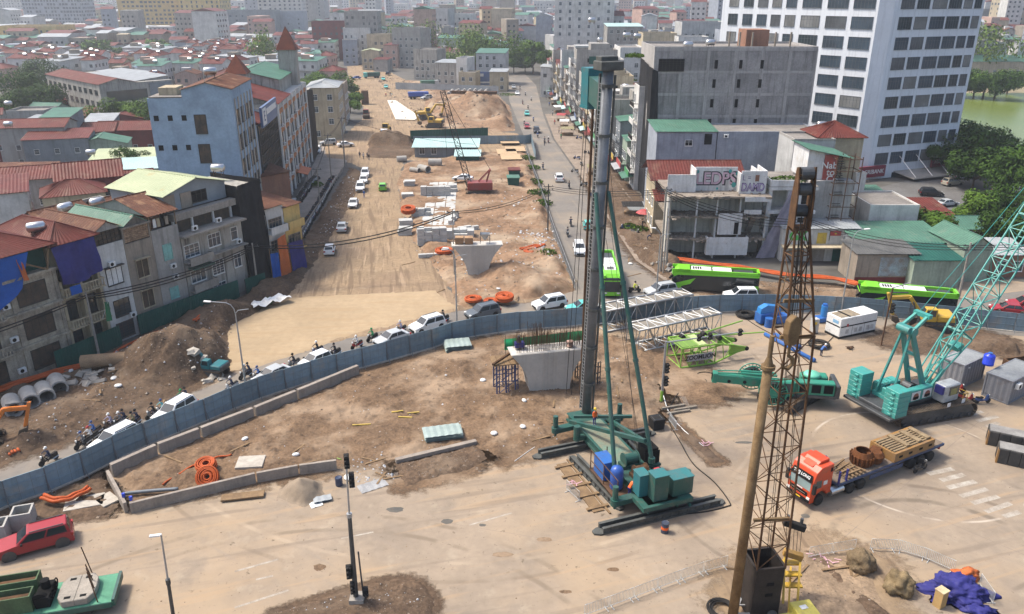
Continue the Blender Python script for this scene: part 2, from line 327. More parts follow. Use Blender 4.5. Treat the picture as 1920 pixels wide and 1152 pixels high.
patch('left_dirt_bank',PX((-80,905),(-80,760),(75,712),(190,665),(290,614),(470,550),(540,482),(600,404),(655,315),(690,325),(650,400),(590,500),(545,556),(436,612),(432,690),(330,742),(240,790),(0,868)),M_DARKDIRT,.3,.0,.55,
      [hp(372,680,8,2.7,6,.6),hp(320,675,7,2.1),hp(300,700,5,1.9),hp(420,600,6,2.2),hp(500,545,4,1.4),hp(230,690,3,1),hp(130,780,4,1.1),hp(200,745,3,.9),hp(60,830,3,.7),hp(570,470,5,1.3,2.2,-1.2),hp(610,400,7,1.4,2.2,-1.3)],edge=1.6,seed=21,nscale=.4,clods=.5)
patch('work_yard_dirt',PX((868,580),(830,520),(775,450),(752,390),(745,340),(762,305),(985,280),(1008,345),(1038,440),(1070,520),(1078,548),(1000,562)),M_ORANGE,.45,.0,.55,[hp(960,520,5,2.2),hp(1010,540,5,1.6),hp(900,510,4,1.2),hp(810,470,4,.8),hp(1040,500,4,1.3),hp(1010,400,3,.8,12,0),hp(985,330,2.5,1,14,.05)],edge=1.5,seed=31,nscale=.3,clods=.5)
patch('excavation_bank',PX((680,296),(690,268),(770,262),(790,285),(765,300)),M_DARKDIRT,.5,.0,.5,[hp(730,272,14,4,4,0)],edge=2,seed=33,nscale=.3)
patch('far_work_site',PX((790,232),(800,180),(760,150),(830,158),(930,175),(955,200),(965,245),(900,250)),M_ORANGE,1.1,.0,.7,[hp(880,215,14,6.5),hp(820,208,10,4),hp(930,215,12,3.5),hp(860,190,14,2.5),hp(945,235,8,3)],edge=3,seed=37,nscale=.15)
patch('roadside_rubble',PX((1130,300),(1180,370),(1255,440),(1300,535),(1250,525),(1195,485),(1135,400),(1095,330)),M_DARKDIRT,.35,.14,.3,[hp(1215,490,4.5,1.8),hp(1180,450,3,.8),hp(1260,500,4,1.2)],edge=1.5,seed=41,nscale=.4,clods=.4)
patch('demolition_dirt',PX((1270,520),(1440,530),(1620,545),(1610,560),(1500,552),(1300,552)),M_DIRT,.4,.03,.4,edge=1.2,seed=43,clods=.4)
patch('excavated_earth',PX((1640,640),(1730,600),(1800,615),(1900,640),(1920,670),(1780,650),(1700,660)),M_DARKDIRT,.25,.0,.3,[hp(1720,625,3.5,1),hp(1890,655,4,.9)],edge=1.2,seed=45,clods=.3)
patch('planter_bed',PX((505,1152),(660,1105),(745,1085),(790,1092),(815,1125),(805,1180),(500,1180)),M_DARKDIRT,.13,.03,.2,edge=.5,wob=.15,seed=47,clods=.3)
patch('site_mud',PX((1380,1090),(1520,1020),(1640,1060),(1660,1170),(1400,1200)),mat('tan_mud',(.36,.26,.17),(.2,.145,.1),.95,.5,bump=.7,bscale=3,fine=.4),.2,.0,.14,edge=1.5,seed=49,clods=.25)
D_A,D_B,D_C=dusty(M_DIRT,'brown_dust'),dusty(M_DARKDIRT,'dark_dust'),dusty(M_TAN,'tan_dust')
for q,m_,wd_ in ((((238,938),(200,880),(420,800),(660,702),(860,655),(905,640),(1090,632),(1215,652),(1245,690),(1236,780),(1185,800),(1090,820),(1020,842),(935,862),(885,836),(740,868),(640,858),(610,878)),D_A,3.0),(((742,872),(895,832),(915,860),(880,882),(758,914)),D_A,2.2),(((1180,640),(1240,640),(1300,690),(1370,725),(1340,750),(1250,745)),D_A,3.2),(((1235,770),(1252,775),(1362,868),(1335,872)),D_A,1.0),(((-80,905),(-80,760),(290,640),(436,640),(432,690),(330,742),(240,790),(0,868)),D_B,2.2),(((425,690),(480,640),(850,580),(1000,562),(1070,530),(1060,520),(860,560),(480,600)),D_C,1.6),(((1095,330),(1135,400),(1195,485),(1250,525),(1300,535),(1500,556),(1610,556),(1600,540),(1300,530),(1255,440),(1130,300)),D_B,2.5),(((1640,640),(1730,600),(1800,615),(1900,640),(1920,670),(1780,650),(1700,660)),D_B,2.5),(((505,1152),(660,1105),(745,1085),(790,1092),(815,1125),(805,1180),(500,1180)),D_B,1.2),(((1380,1090),(1520,1020),(1640,1060),(1660,1170),(1400,1200)),D_C,4.0),(((-60,985),(60,945),(190,885),(225,950),(205,965),(60,985),(-20,1020)),D_B,1.4)):fringe('dirt_spill',PX(*q),m_,wd_)
from mathutils.bvhtree import BVHTree
TERR=[o for o in COL.objects if o.type=='MESH' and o.get('kind')=='structure' and len(o.data.polygons)>60]
TB=[(BVHTree.FromPolygons([v_.co[:] for v_ in o.data.vertices],[tuple(p.vertices) for p in o.data.polygons])) for o in TERR]
def gz_at(x,y):
 z=0
 for tb in TB:
  h=tb.ray_cast(V((x,y,60)),V((0,0,-1)))
  if h[0] is not None:z=max(z,h[0].z)
 return z
# ---------------------------------------------------------------- building kit
M_GLASS=glass('window_glass');M_GLASSB=glass('blue_window_glass',(.03,.045,.06),.06)
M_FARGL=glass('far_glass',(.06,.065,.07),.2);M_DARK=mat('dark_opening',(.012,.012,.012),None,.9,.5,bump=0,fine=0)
M_WHITEP=paint('white_paint',(.74,.74,.72),.5,.15);M_STEEL=mat('stainless_steel',(.62,.62,.62),(.5,.5,.5),.28,.5,.9,.02,fine=.1)
M_CONC=mat('concrete',(.36,.33,.29),(.27,.245,.215),.9,.5,bump=.2,streak=.35)
M_CONC2=mat('pale_concrete',(.46,.42,.36),(.38,.345,.295),.85,.3,bump=.12,streak=.2)
M_REDTIN=mat('red_tin',(.15,.036,.027),(.105,.03,.022),.55,.3,bump=.05,fine=.25,stain=((.2,.13,.09),.5,.55,.72,.5))
M_RUSTTIN=mat('rust_tin',(.145,.06,.033),(.10,.043,.027),.65,.4,bump=.05,fine=.3,stain=((.33,.2,.11),.6,.52,.7,.5))
M_GRNTIN=mat('green_tin',(.09,.2,.145),(.07,.15,.11),.5,.4,bump=.05,fine=.25,stain=((.18,.2,.16),.5,.55,.72,.5))
M_PALEGRN=mat('pale_green_tin',(.43,.46,.29),(.36,.40,.25),.55,.35,bump=.05,fine=.15,stain=((.36,.27,.13),.25,.6,.7,.6))
M_AQUATIN=mat('aqua_tin',(.40,.55,.53),(.34,.48,.46),.5,.3,bump=.05,fine=.12)
M_GREYTIN=mat('grey_tin',(.36,.38,.39),(.27,.285,.29),.5,.4,bump=.05,fine=.2)
M_DKGRN=mat('dark_green_sheet',(.022,.10,.078),(.017,.075,.06),.5,.4,bump=.05,fine=.2)
M_TILE=mat('flat_roof',(.29,.265,.24),(.19,.175,.16),.9,.3,bump=.3,fine=.35)
WALLS={k:mat('wall_'+k,c,None,.9,.35,bump=.12,fine=.15,streak=st,objvar=.05) for k,c,st in [
 ('cream',(.50,.42,.29),.5),('white',(.62,.61,.58),.35),('grey',(.36,.345,.32),.5),('brown',(.33,.28,.225),.5),('yellow',(.62,.44,.17),.3),
 ('pink',(.50,.34,.28),.35),('blue',(.32,.42,.53),.12),('dirty',(.40,.38,.34),.9),('green',(.33,.40,.32),.4),('brick',(.30,.16,.11),.3),('palegrey',(.47,.47,.46),.4),('maroon',(.20,.055,.05),.2),('slate',(.24,.265,.285),.3),('bluegrey',(.33,.36,.41),.3)]}
def corr(mb,a,b,c,d,pitch=.5,hgt=.06):     # sheet a-b along the eave, d-c along the ridge, ribs running up the slope
 a,b,c,d=map(Vector,(a,b,c,d));n=max(2,int((b-a).length/pitch*2));nn=(b-a).cross(d-a).normalized()
 if nn.z<0:nn=-nn
 vs=[];fs=[]
 for i in range(n+1):
  t=i/n;o=nn*(hgt if i % 2 else 0);vs+=[a.lerp(b,t)+o,d.lerp(c,t)+o]
 for i in range(n):fs.append((2*i,2*i+2,2*i+3,2*i+1))
 th=nn*-.05;k=len(vs);vs+=[a+th,b+th,c+th,d+th];fs.append((k,k+3,k+2,k+1))
 mb.add(vs,fs)
def roof(parent,kind,W,D,H,m,o=.4,rise=1.5,trim=None,x0=0,y0=0):
 r=MB();X0,X1,Y0,Y1=x0-o,x0+W+o,y0-o,y0+D+o;xm,ym=(X0+X1)/2,(Y0+Y1)/2;t=MB();cp=MB()
 if kind=='gable_x':
  corr(r,(X0,Y0,H),(X1,Y0,H),(X1,ym,H+rise),(X0,ym,H+rise));corr(r,(X0,Y1,H),(X1,Y1,H),(X1,ym,H+rise),(X0,ym,H+rise))
  t.prism([(y0,H-.02),(y0+D,H-.02),(y0+D/2,H+rise*.93)],x0+.02,x0+W-.02,'x');cp.tube([(X0,ym,H+rise+.04),(X1,ym,H+rise+.04)],.1,6)
 elif kind=='gable_y':
  corr(r,(X0,Y0,H),(X0,Y1,H),(xm,Y1,H+rise),(xm,Y0,H+rise));corr(r,(X1,Y0,H),(X1,Y1,H),(xm,Y1,H+rise),(xm,Y0,H+rise))
  t.prism([(x0,H-.02),(x0+W,H-.02),(x0+W/2,H+rise*.93)],y0+.02,y0+D-.02,'y');cp.tube([(xm,Y0,H+rise+.04),(xm,Y1,H+rise+.04)],.1,6)
 elif kind=='shed':
  corr(r,(X0,Y0,H),(X1,Y0,H),(X1,Y1,H+rise),(X0,Y1,H+rise));t.prism([(y0,H-.3),(y0+D,H-.3),(y0+D,H+rise*.9)],x0+.02,x0+W-.02,'x')
 elif kind=='shed_x':
  corr(r,(X0,Y0,H),(X0,Y1,H),(X1,Y1,H+rise),(X1,Y0,H+rise));t.prism([(x0,H-.3),(x0+W,H-.3),(x0+W,H+rise*.9)],y0+.02,y0+D-.02,'y')
 elif kind=='hip':
  k=min(X1-X0,Y1-Y0)/2
  if X1-X0 >= Y1-Y0:A,B=(X0+k,ym),(X1-k,ym)
  else:A,B=(xm,Y0+k),(xm,Y1-k)
  a,b,c,d=(X0,Y0,H),(X1,Y0,H),(X1,Y1,H),(X0,Y1,H);A=(*A,H+rise);B=(*B,H+rise)
  if X1-X0 >= Y1-Y0:qs=[(a,b,B,A),(c,d,A,B),(d,a,A,A),(b,c,B,B)]
  else:qs=[(b,c,B,A),(d,a,A,B),(a,b,A,A),(c,d,B,B)]
  for q in qs:corr(r,*q)
  for p_,q_ in ((a,A),(b,B if X1-X0 >= Y1-Y0 else A),(c,B),(d,A if X1-X0 >= Y1-Y0 else B),(A,B)):
   if (Vector(p_)-Vector(q_)).length>.2:cp.tube([Vector(p_)+Vector((0,0,.05)),Vector(q_)+Vector((0,0,.05))],.09,6)
 elif kind=='flat':
  r.box(x0+.2,x0+W-.2,y0+.2,y0+D-.2,H-.01,H+.05)
  for bx in ((x0,x0+W,y0,y0+.2),(x0,x0+W,y0+D-.2,y0+D),(x0,x0+.2,y0+.2,y0+D-.2),(x0+W-.2,x0+W,y0+.2,y0+D-.2)):t.box(*bx,H,H+rise)
 ro=r.build('roof',m,parent,fixn=kind in ('flat',))
 if t.v:t.build('parapet' if kind=='flat' else 'gable_wall',trim or WALLS['grey'],parent)
 if cp.v:cp.build('ridge_cap',m,ro)
 return ro
WIN={}
def win_mesh(w_,h,st,fm,gm):
 k=(round(w_,1),round(h,1),st,fm.name,gm.name)
 if k in WIN:return WIN[k]
 w_,h=k[0],k[1];f=MB();g=MB();q=.07
 if st=='hole':
  g.box(-w_/2,w_/2,-.03,.02,0,h)
 else:
  f.box(-w_/2-q,-w_/2,-.09,.02,-q,h+q);f.box(w_/2,w_/2+q,-.09,.02,-q,h+q);f.box(-w_/2,w_/2,-.09,.02,h,h+q);f.box(-w_/2-q,w_/2+q,-.16,.02,-q-.06,-q) ;f.box(-w_/2,w_/2,-.09,.02,-q,0)
  n=max(1,int(round(w_/.75)))
  for i in range(1,n):x=-w_/2+w_*i/n;f.box(x-.025,x+.025,-.06,.02,0,h)
  if st in ('grid','bars'):
   for i in range(1,int(h/.35)):f.box(-w_/2,w_/2,-.05,.02,i*.35-.015,i*.35+.015)
  if st=='cross':f.box(-w_/2,w_/2,-.06,.02,h*.68-.02,h*.68+.02)
  if st=='hood':f.box(-w_/2-.25,w_/2+.25,-.55,.02,h+.18,h+.28)
  g.box(-w_/2,w_/2,-.03,.0,0,h)
 WIN[k]=(f.mesh('window',fm) if f.v else None,g.mesh('pane',gm));return WIN[k]
ROTF={'f':0,'l':-math.pi/2,'r':math.pi/2,'b':math.pi}
def wpos(face,W,D,a,z):return {'f':(a,0,z),'r':(W,a,z),'l':(0,D-a,z),'b':(W-a,D,z)}[face]
def window(parent,face,W,D,a,z,w_=1.3,h=1.5,st='cross',fm=None,gm=None,off=(0,0)):
 f,g=win_mesh(w_,h,st,fm or M_WHITEP,gm or M_GLASS);p=wpos(face,W,D,a,z);p=(p[0]+off[0],p[1]+off[1],p[2])
 if f is None:return link('window',g,parent,p,ROTF[face])
 o=link('window',f,parent,p,ROTF[face]);link('pane',g,o);return o
def winrow(parent,face,W,D,L,floors,n,w_,h,st='cross',fm=None,gm=None,z0=1.0,fh=3.4,m0=.9,skip=0):
 for k in range(floors):
  for i in range(n):
   if skip and rnd.random()<skip:continue
   a=m0+(L-2*m0)*(i+.5)/n;window(parent,face,W,D,a,z0+k*fh,w_,h,st,fm,gm)
def far_windows(parent,W,D,H,faces='flr',fh=3.4,cw=3.0,gm=None,w_=1.3,h=1.4):
 g=MB()
 for fc in faces:
  L=W if fc in 'fb' else D;n=max(1,int(L/cw))
  for k in range(max(1,int((H-.6)/fh))):
   for i in range(n):
    if rnd.random()<.22:continue
    a=L*(i+.5)/n;q_=rnd.uniform(.6,1.25);p=Vector(wpos(fc,W,D,a,1.0+k*fh));rot=Matrix.Translation(p) @ Matrix.Rotation(ROTF[fc],4,'Z');g.M=rot
    g.box(-w_/2*q_,w_/2*q_,-.06,.01,0,h)
 if g.v:o=g.build('windows',gm or M_FARGL,parent);o['kind']='stuff'
M_TANKLEG=mat('rusty_steel',(.16,.09,.055),(.10,.065,.045),.8,1.2,.3,.1,fine=.3)
_tank=[]
def water_tank(x,y,z,rz=0,label='',upright=False):
 key=upright
 t=thing('water_tank',label,'water tank',(x,y,z),rz,'rooftop water tanks')
 if upright:MB().lathe([(0,1.9),(.3,1.85),(.5,1.6),(.5,.45),(.3,.3),(0,.3)][::-1],n=14).build('drum',M_STEEL,t,smooth=True)
 else:MB().lathe([(0,-1.0),(.3,-.98),(.56,-.8),(.58,0),(.56,.8),(.3,.98),(0,1.0)],(0,0,1.05),14,'x').build('drum',M_STEEL,t,smooth=True)
 s=MB()
 for sx in (-.55,.55):
  for sy in (-.4,.4):s.bar((sx,sy*1.1,0),(sx,sy,.65),.07)
  s.bar((sx,-.45,.5),(sx,.45,.5),.07)
 s.build('stand',M_TANKLEG,t)
 return t
def aircon(parent,face,W,D,a,z):
 p=wpos(face,W,D,a,z);b=MB();b.box(-.4,.4,-.42,-.08,0,.58);b.box(-.3,-.26,-.1,.02,-.1,0);b.box(.26,.3,-.1,.02,-.1,0)
 if 'ac' not in WIN:WIN['ac']=(b.mesh('air_conditioner',M_WHITEP),MB().cyl((-.08,-.44,.29),.22,.015,12,'y').mesh('fan_grille',M_DARK))
 o=link('air_conditioner',WIN['ac'][0],parent,p,ROTF[face]);link('fan_grille',WIN['ac'][1],o)
def balcony(parent,x0,x1,z,m,depth=1.1,bal='balusters',rm=None):
 s=MB();s.box(x0,x1,-depth,-.01,z-.15,z);b=s.build('balcony',m,parent);r=MB()
 r.box(x0,x1,-depth,-depth+.12,z+.85,z+.97)
 if bal=='balusters':
  n=int((x1-x0)/.32)
  for i in range(n):x=x0+(i+.5)*(x1-x0)/n;r.lathe([(.05,z),(.1,z+.25),(.05,z+.5),(.07,z+.85)],(x,-depth+.06,0),6)
 elif bal=='solid':r.box(x0,x1,-depth+.01,-depth+.11,z,z+.85)
 else:
  for i in range(int((x1-x0)/.16)):x=x0+.05+i*.16;r.box(x-.012,x+.012,-depth+.04,-depth+.07,z,z+.85)
 for x in (x0,x1-.1):r.box(x,x+.1,-depth+.12,-.01,z+.85,z+.95)
 r.build('railing',rm or m,b)
 return b
def text(s,size,m,parent,loc,rot,ext=.02,name='lettering',bold=.012,sx=1):
 c=bpy.data.curves.new(name,'FONT');c.body=s;c.size=size;c.extrude=ext;c.align_x='CENTER';c.align_y='CENTER';c.offset=bold*size
 o=bpy.data.objects.new('t',c);COL.objects.link(o);bpy.context.view_layer.update()
 me=bpy.data.meshes.new_from_object(o.evaluated_get(bpy.context.evaluated_depsgraph_get()));bpy.data.objects.remove(o);bpy.data.curves.remove(c)
 me.name=name;me.materials.clear();me.materials.append(m)
 o=link(name,me,parent);o.location=loc;o.rotation_euler=rot;o.scale=(sx,1,1);return o
def cloth(name,m,parent,P00,P10,P11,P01,nu=14,nv=10,amp=.25,seed=0,sag=0):
 a,b,c,d=map(Vector,(P00,P10,P11,P01));n=(b-a).cross(d-a).normalized();vs=[];fs=[]
 for j in range(nv+1):
  for i in range(nu+1):
   u,v=i/nu,j/nv;p=a.lerp(b,u).lerp(d.lerp(c,u),v)
   k=mnoise.noise((u*5+seed,v*1.6,seed*3.1))*amp+mnoise.noise((u*13+seed,v*3,seed))*amp*.45
   p+=n*k+Vector((0,0,-sag*4*v*(1-v)*.0-sag*math.sin(math.pi*u)*(1-v)));vs.append(p)
 for j in range(nv):
  for i in range(nu):q=j*(nu+1)+i;fs.append((q,q+1,q+nu+2,q+nu+1))
 mb=MB();mb.add(vs,fs);o=mb.build(name,m,parent,smooth=True,fixn=False);return o
def house(label,loc,rz,W,D,H,wall='white',rf='flat',rm=None,rise=.7,win='',group=None,cat='house',name='house',o=.35,near=False,fm=None,gm=None,wst='cross',ww=1.2,wh=1.4,cw=2.6,fh=3.4,trim=None,z0=1.0):
 t=thing(name,label,cat,loc,rz,group);wm=WALLS.get(wall,wall) if isinstance(wall,str) else wall
 MB().box(0,W,0,D,-.5,H).build('wall',wm,t)
 if rf:roof(t,rf,W,D,H,rm or (M_TILE if rf=='flat' else M_REDTIN),o,rise,trim or wm)
 for fc in win:
  L=W if fc in 'fb' else D;n=max(1,int(L/cw));fl=max(1,int((H-.4)/fh))
  winrow(t,fc,W,D,L,fl,n,ww,wh,wst,fm,gm,z0,fh,.5,.08)
 return t
# ---------------------------------------------------------------- row of old tube houses on the left, facing the torn-up street
RA=(-55.0,76.0);RD=(.4798,.8774);RZA=math.atan2(RD[1],RD[0])
def ra(s):return (RA[0]+RD[0]*s,RA[1]+RD[1]*s,0)
M_STONE=mat('flaking_stucco',(.50,.44,.34),(.33,.29,.235),.9,.9,bump=.4,fine=.35,streak=.6,stain=((.16,.14,.12),.8,.5,.66,.7))
M_BLUETARP=mat('blue_tarp',(.02,.11,.42),(.016,.08,.32),.45,.8,bump=.25,fine=.2)
M_PURTARP=mat('indigo_tarp',(.045,.045,.2),(.03,.03,.14),.5,.8,bump=.25,fine=.2)
M_ORTARP=mat('orange_tarp',(.56,.15,.045),(.45,.12,.04),.5,.8,bump=.2,fine=.2)
M_NET=mat('black_netting',(.028,.028,.03),(.018,.018,.02),.9,.8,bump=.6,fine=.3)
M_WOOD=mat('timber',(.27,.18,.10),(.18,.12,.07),.8,1.5,bump=.2,fine=.3)
M_CYAN=paint('cyan_shutter',(.22,.5,.46),.5)
M_IRON=mat('iron_grille',(.09,.08,.07),(.06,.055,.05),.7,1,.3,.05)
M_OLDGLASS=mat('brown_shutter',(.12,.085,.06),(.05,.045,.04),.5,1.2,bump=.1,fine=.3)
# 0 flaking stone house with blue tarp under red roof
t=thing('tube_house','flaking cream stucco house, leftmost, a torn blue tarp under its red tin roof','house',ra(-6),RZA,'old houses along the left street')
MB().box(0,14.3,0,11,-.5,11.4).build('wall',M_STONE,t)
MB().box(.4,14.2,1.2,10.8,11.4,14.3).build('attic_wall',M_DKGRN,t)
roof(t,'hip',14.3,11,14.2,M_REDTIN,.6,2.6)
c_=MB();c_.box(-.1,14.4,-.35,-.005,7.5,7.75);c_.box(-.1,14.4,-.3,-.005,3.6,3.85);c_.box(-.1,14.4,-.4,-.005,11.3,11.6)
for x in (8.9,13.9):c_.box(x,x+.4,-.14,-.005,0,11.3)
c_.build('cornice',M_STONE,t)
for z in (.8,4.5,8.3):
 window(t,'f',14.3,11,11.3,z,3.2,2.2,'bars',M_IRON,M_OLDGLASS);window(t,'f',14.3,11,6.0,z,1.6,2.2,'bars',M_IRON,M_OLDGLASS)
 aircon(t,'f',14.3,11,8.2,z+.3)
for z in (3.9,7.8):balcony(t,4.4,7.6,z,M_STONE)
cloth('tarp',M_BLUETARP,t,(1.5,-.5,10.2),(10.2,-.6,10.4),(11.6,-.35,14.1),(0,-.35,14.1),22,12,.5,2.3,1.8)
cloth('tarp_strip',M_ORTARP,t,(10.4,-.7,11.2),(11.0,-.7,11.1),(10.8,-.5,13.6),(10.2,-.5,13.6),4,8,.2,5)
b_=MB();b_.bar((11.2,-.4,12.8),(13.3,-.4,11.6),.16);b_.bar((11,-.4,13.9),(11.2,-.4,12.6),.16);b_.bar((13.3,-.4,11.6),(13.9,-.4,14),.16);b_.build('timber_brace',M_WOOD,t)
# 1 cream house with balustrade balconies and indigo tarp
t=thing('tube_house','cream house with balustrade balconies, its top storey hidden by an indigo tarp','house',ra(8.42),RZA,'old houses along the left street')
MB().box(0,5.0,.9,11,-.5,13.6).build('wall',WALLS['cream'],t)
roof(t,'hip',5.0,11,13.9,M_REDTIN,.6,1.8)
p_=MB()
for x in (0,2.4,4.7):p_.box(x,x+.3,-.02,.9,0,9.6)
p_.build('pillar',WALLS['cream'],t)
for z in (.8,4.6,8.5):
 window(t,'f',5,11,1.25,z,1.3,2.2,'cross',M_IRON,M_GLASS,(0,.9));window(t,'f',5,11,3.7,z,1.3,2.2,'cross',M_IRON,M_GLASS,(0,.9))
for z in (4.0,7.9):balcony(t,0,5,z,WALLS['cream'],.8)
cloth('tarp',M_PURTARP,t,(.1,-.5,9.4),(5.0,-.5,9.7),(5.1,-.45,13.8),(-.2,-.45,13.8),18,12,.45,7.7,.5)
cloth('hanging_cloth',M_BLUETARP,t,(.6,-.95,8.0),(1.9,-.95,8.0),(1.9,-.9,9.0),(.6,-.9,9.0),5,4,.1,1)
fl=thing('flag','green flag drooping from a pole on the cream balcony','flag',ra(11.9),RZA);MB().bar((0,-1.2,4.2),(.4,-2.4,6.6),.05).build('pole',M_WHITEP,fl)
cloth('flag_cloth',paint('flag_green',(.03,.22,.09),.7),fl,(.0,-1.9,3.9),(.6,-2.0,3.9),(.4,-2.3,6.4),(.1,-2.1,6.4),4,10,.2,3)
# 2 white house
t=thing('tube_house','narrow white house with a caged brown loft under small gables, beside the tarp house','house',ra(13.5),RZA,'old houses along the left street')
MB().box(0,3.65,0,11,-.5,12.3).build('wall',WALLS['white'],t)
MB().box(.15,3.5,.25,10.8,12.3,13.9).build('loft_wall',M_OLDGLASS,t)
g_=MB()
for i in range(7):g_.box(.15+i*.55,.2+i*.55,.15,.24,12.3,13.9)
for z in (12.3,12.8,13.4,13.85):g_.box(.1,3.55,.13,.24,z,z+.06)
g_.build('cage',M_IRON,t);roof(t,'gable_y',3.65,11,13.95,M_RUSTTIN,.25,1.1,WALLS['grey'])
window(t,'f',3.65,11,1.7,7.3,2.0,2.0,'hood',M_IRON,M_WHITEP);window(t,'f',3.65,11,1.9,3.2,2.0,2.0,'bars',M_IRON,M_GLASS);window(t,'f',3.65,11,1.8,.4,2.2,1.9,'bars',M_IRON,M_GLASS);aircon(t,'f',3.65,11,1.5,9.6);aircon(t,'f',3.65,11,3.0,2.6)
# 3 grey-brown with brick grid loft
t=thing('tube_house','grey brown house whose loft front is a screen of pale brick','house',ra(17.2),RZA,'old houses along the left street')
MB().box(0,3.85,0,11,-.5,11.6).build('wall',WALLS['brown'],t);MB().box(.1,3.75,.2,10.8,11.6,13.5).build('loft_wall',M_OLDGLASS,t)
bk=MB().box(-.17,.17,0,.1,-.085,.085).mesh('brick',mat('loft_brick',(.42,.28,.18),None,.9,3,objvar=.25))
for r_ in range(8):
 for q in range(9):link('brick',bk,t,(.35+q*.4+(.2 if r_ % 2 else 0)*.5,.08,11.85+r_*.22))
f_=MB();f_.box(0,.2,.0,.19,11.6,13.6);f_.box(3.65,3.85,.0,.19,11.6,13.6);f_.box(-.1,3.95,-.2,.25,13.5,13.7);f_.prism([(.3,13.7),(3.5,13.7),(1.9,14.9)],.02,.3,'y');f_.build('pediment',WALLS['brown'],t)
roof(t,'gable_y',3.85,11,13.6,M_GRNTIN,.1,1.2)
for z in (7.0,3.0):window(t,'f',3.85,11,1.9,z,1.6,2.2,'hood',WALLS['cream'],M_OLDGLASS)
aircon(t,'f',3.85,11,1.0,1.6)
# 4 grey with cyan windows and open terrace
t=thing('tube_house','grey house with cyan shutters and washing on its open roof terrace','house',ra(21.1),RZA,'old houses along the left street')
MB().box(0,4.0,0,11,-.5,11.5).build('wall',WALLS['grey'],t);MB().box(.2,3.8,3,10.8,11.5,13.4).build('loft_wall',WALLS['brick'],t)
MB().box(0,4,0,.15,11.5,12.3).build('parapet',WALLS['grey'],t)
p_=MB();p_.bar((.1,.1,12.3),(.1,.1,14.2),.12);p_.bar((3.9,.1,12.3),(3.9,.1,14.2),.12);p_.build('post',M_WOOD,t)
roof(t,'gable_x',4.0,11,14.2,M_RUSTTIN,.3,1.6)
for i,cm in enumerate((M_WHITEP,WALLS['cream'],M_NET,WALLS['brown'])):cloth('laundry',cm,t,(.7+i*.6,.3,12.5),(1.15+i*.6,.3,12.5),(1.15+i*.6,.3,13.6),(.7+i*.6,.3,13.6),3,4,.06,i)
for z in (8.2,2.9):window(t,'f',4,11,1.9,z,1.2,1.9 if z>5 else 1.4,'grid',M_CYAN,M_CYAN)
aircon(t,'f',4,11,2.2,6.9);aircon(t,'f',4,11,2.3,5.4)
# 5 wide white house with penthouse under pale green roof
t=thing('tube_house','wide stained white house carrying a grey tin penthouse with a pale yellow green roof','house',ra(25.25),RZA,'old houses along the left street')
MB().box(0,10.2,0,12,-.5,10.4).build('wall',WALLS['dirty'],t)
MB().box(.3,10.0,1.6,11.8,10.4,12.5).build('upper_wall',M_OLDGLASS,t)
e_=MB();e_.box(-.2,10.4,-1.0,1.5,10.4,10.65);e_.box(-.1,10.3,-.9,1.6,6.9,7.05);e_.box(-.1,10.3,.6,1.7,12.4,13.3);e_.build('ledge',M_CONC,t)
p_=MB()
for x in (.3,3.3,6.8,9.9):p_.box(x-.12,x+.12,1.3,1.58,10.6,12.5)
p_.build('post',M_WHITEP,t)
MB().box(0,10.2,2.2,12.6,13.3,15.6).build('penthouse_wall',mat('grey_tin_wall',(.27,.30,.325),(.22,.245,.265),.5,.5,bump=.05,fine=.1),t)
cp_=MB();cp_.box(.05,1.7,2.12,2.19,13.35,15.5);cp_.box(2.6,4.4,2.12,2.19,13.35,15.4);cp_.build('plank_panel',WALLS['brown'],t)
window(t,'f',10.2,12,5.6,13.8,2.4,1.4,'cross',M_IRON,M_DARK,(0,2.2));window(t,'l',10.2,12,4.2,14.0,.7,1.1,'hole',off=(0,1.0));roof(t,'gable_y',10.2,10.6,15.6,M_PALEGRN,.5,1.5,mat('grey_tin_wall',(0,0,0)),y0=2.1)
for x,z,w2,h2,st in ((1.4,7.5,2.3,1.6,'grid'),(5.2,7.9,2.0,1.7,'cross'),(8.7,7.9,1.1,1.7,'cross'),(5.2,3.9,1.9,1.9,'grid'),(8.7,3.9,1.2,1.8,'cross'),(1.8,3.9,2.3,1.6,'cross'),(5,.8,2.2,1.8,'bars')):window(t,'f',10.2,12,x,z,w2,h2,st,M_WHITEP,M_GLASSB)
for x,z in ((2.2,10.9),(6.2,11),(9.2,7.2)):aircon(t,'f',10.2,12,x,z)
balcony(t,.2,4.0,6.6,M_CONC,1.0,'solid');balcony(t,.2,4.2,2.9,M_CONC,1.0,'solid');MB().box(.3,3.8,-1.3,-.1,6.0,6.1).build('awning',M_GRNTIN,t)
# 6 netted
t=thing('netted_building','tall narrow building wrapped in black netting at the end of the row','building',ra(35.7),RZA,'old houses along the left street')
MB().box(.2,3.9,.3,10,-.5,14.6).build('wall',WALLS['dirty'],t)
cloth('netting',M_NET,t,(0,-.3,0),(4.4,-.5,0),(4.0,.1,15.3),(-.1,.1,15.0),26,20,.35,1.4);cloth('netting',M_NET,t,(-.05,8,3),(0,-.2,2),(-.1,.1,15.0),(-.1,9,15.2),16,12,.25,4.2);cloth('netting',M_NET,t,(4.4,-.5,0),(4.2,10,0),(4.1,10,15.2),(4.0,.1,15.3),20,14,.25,6)
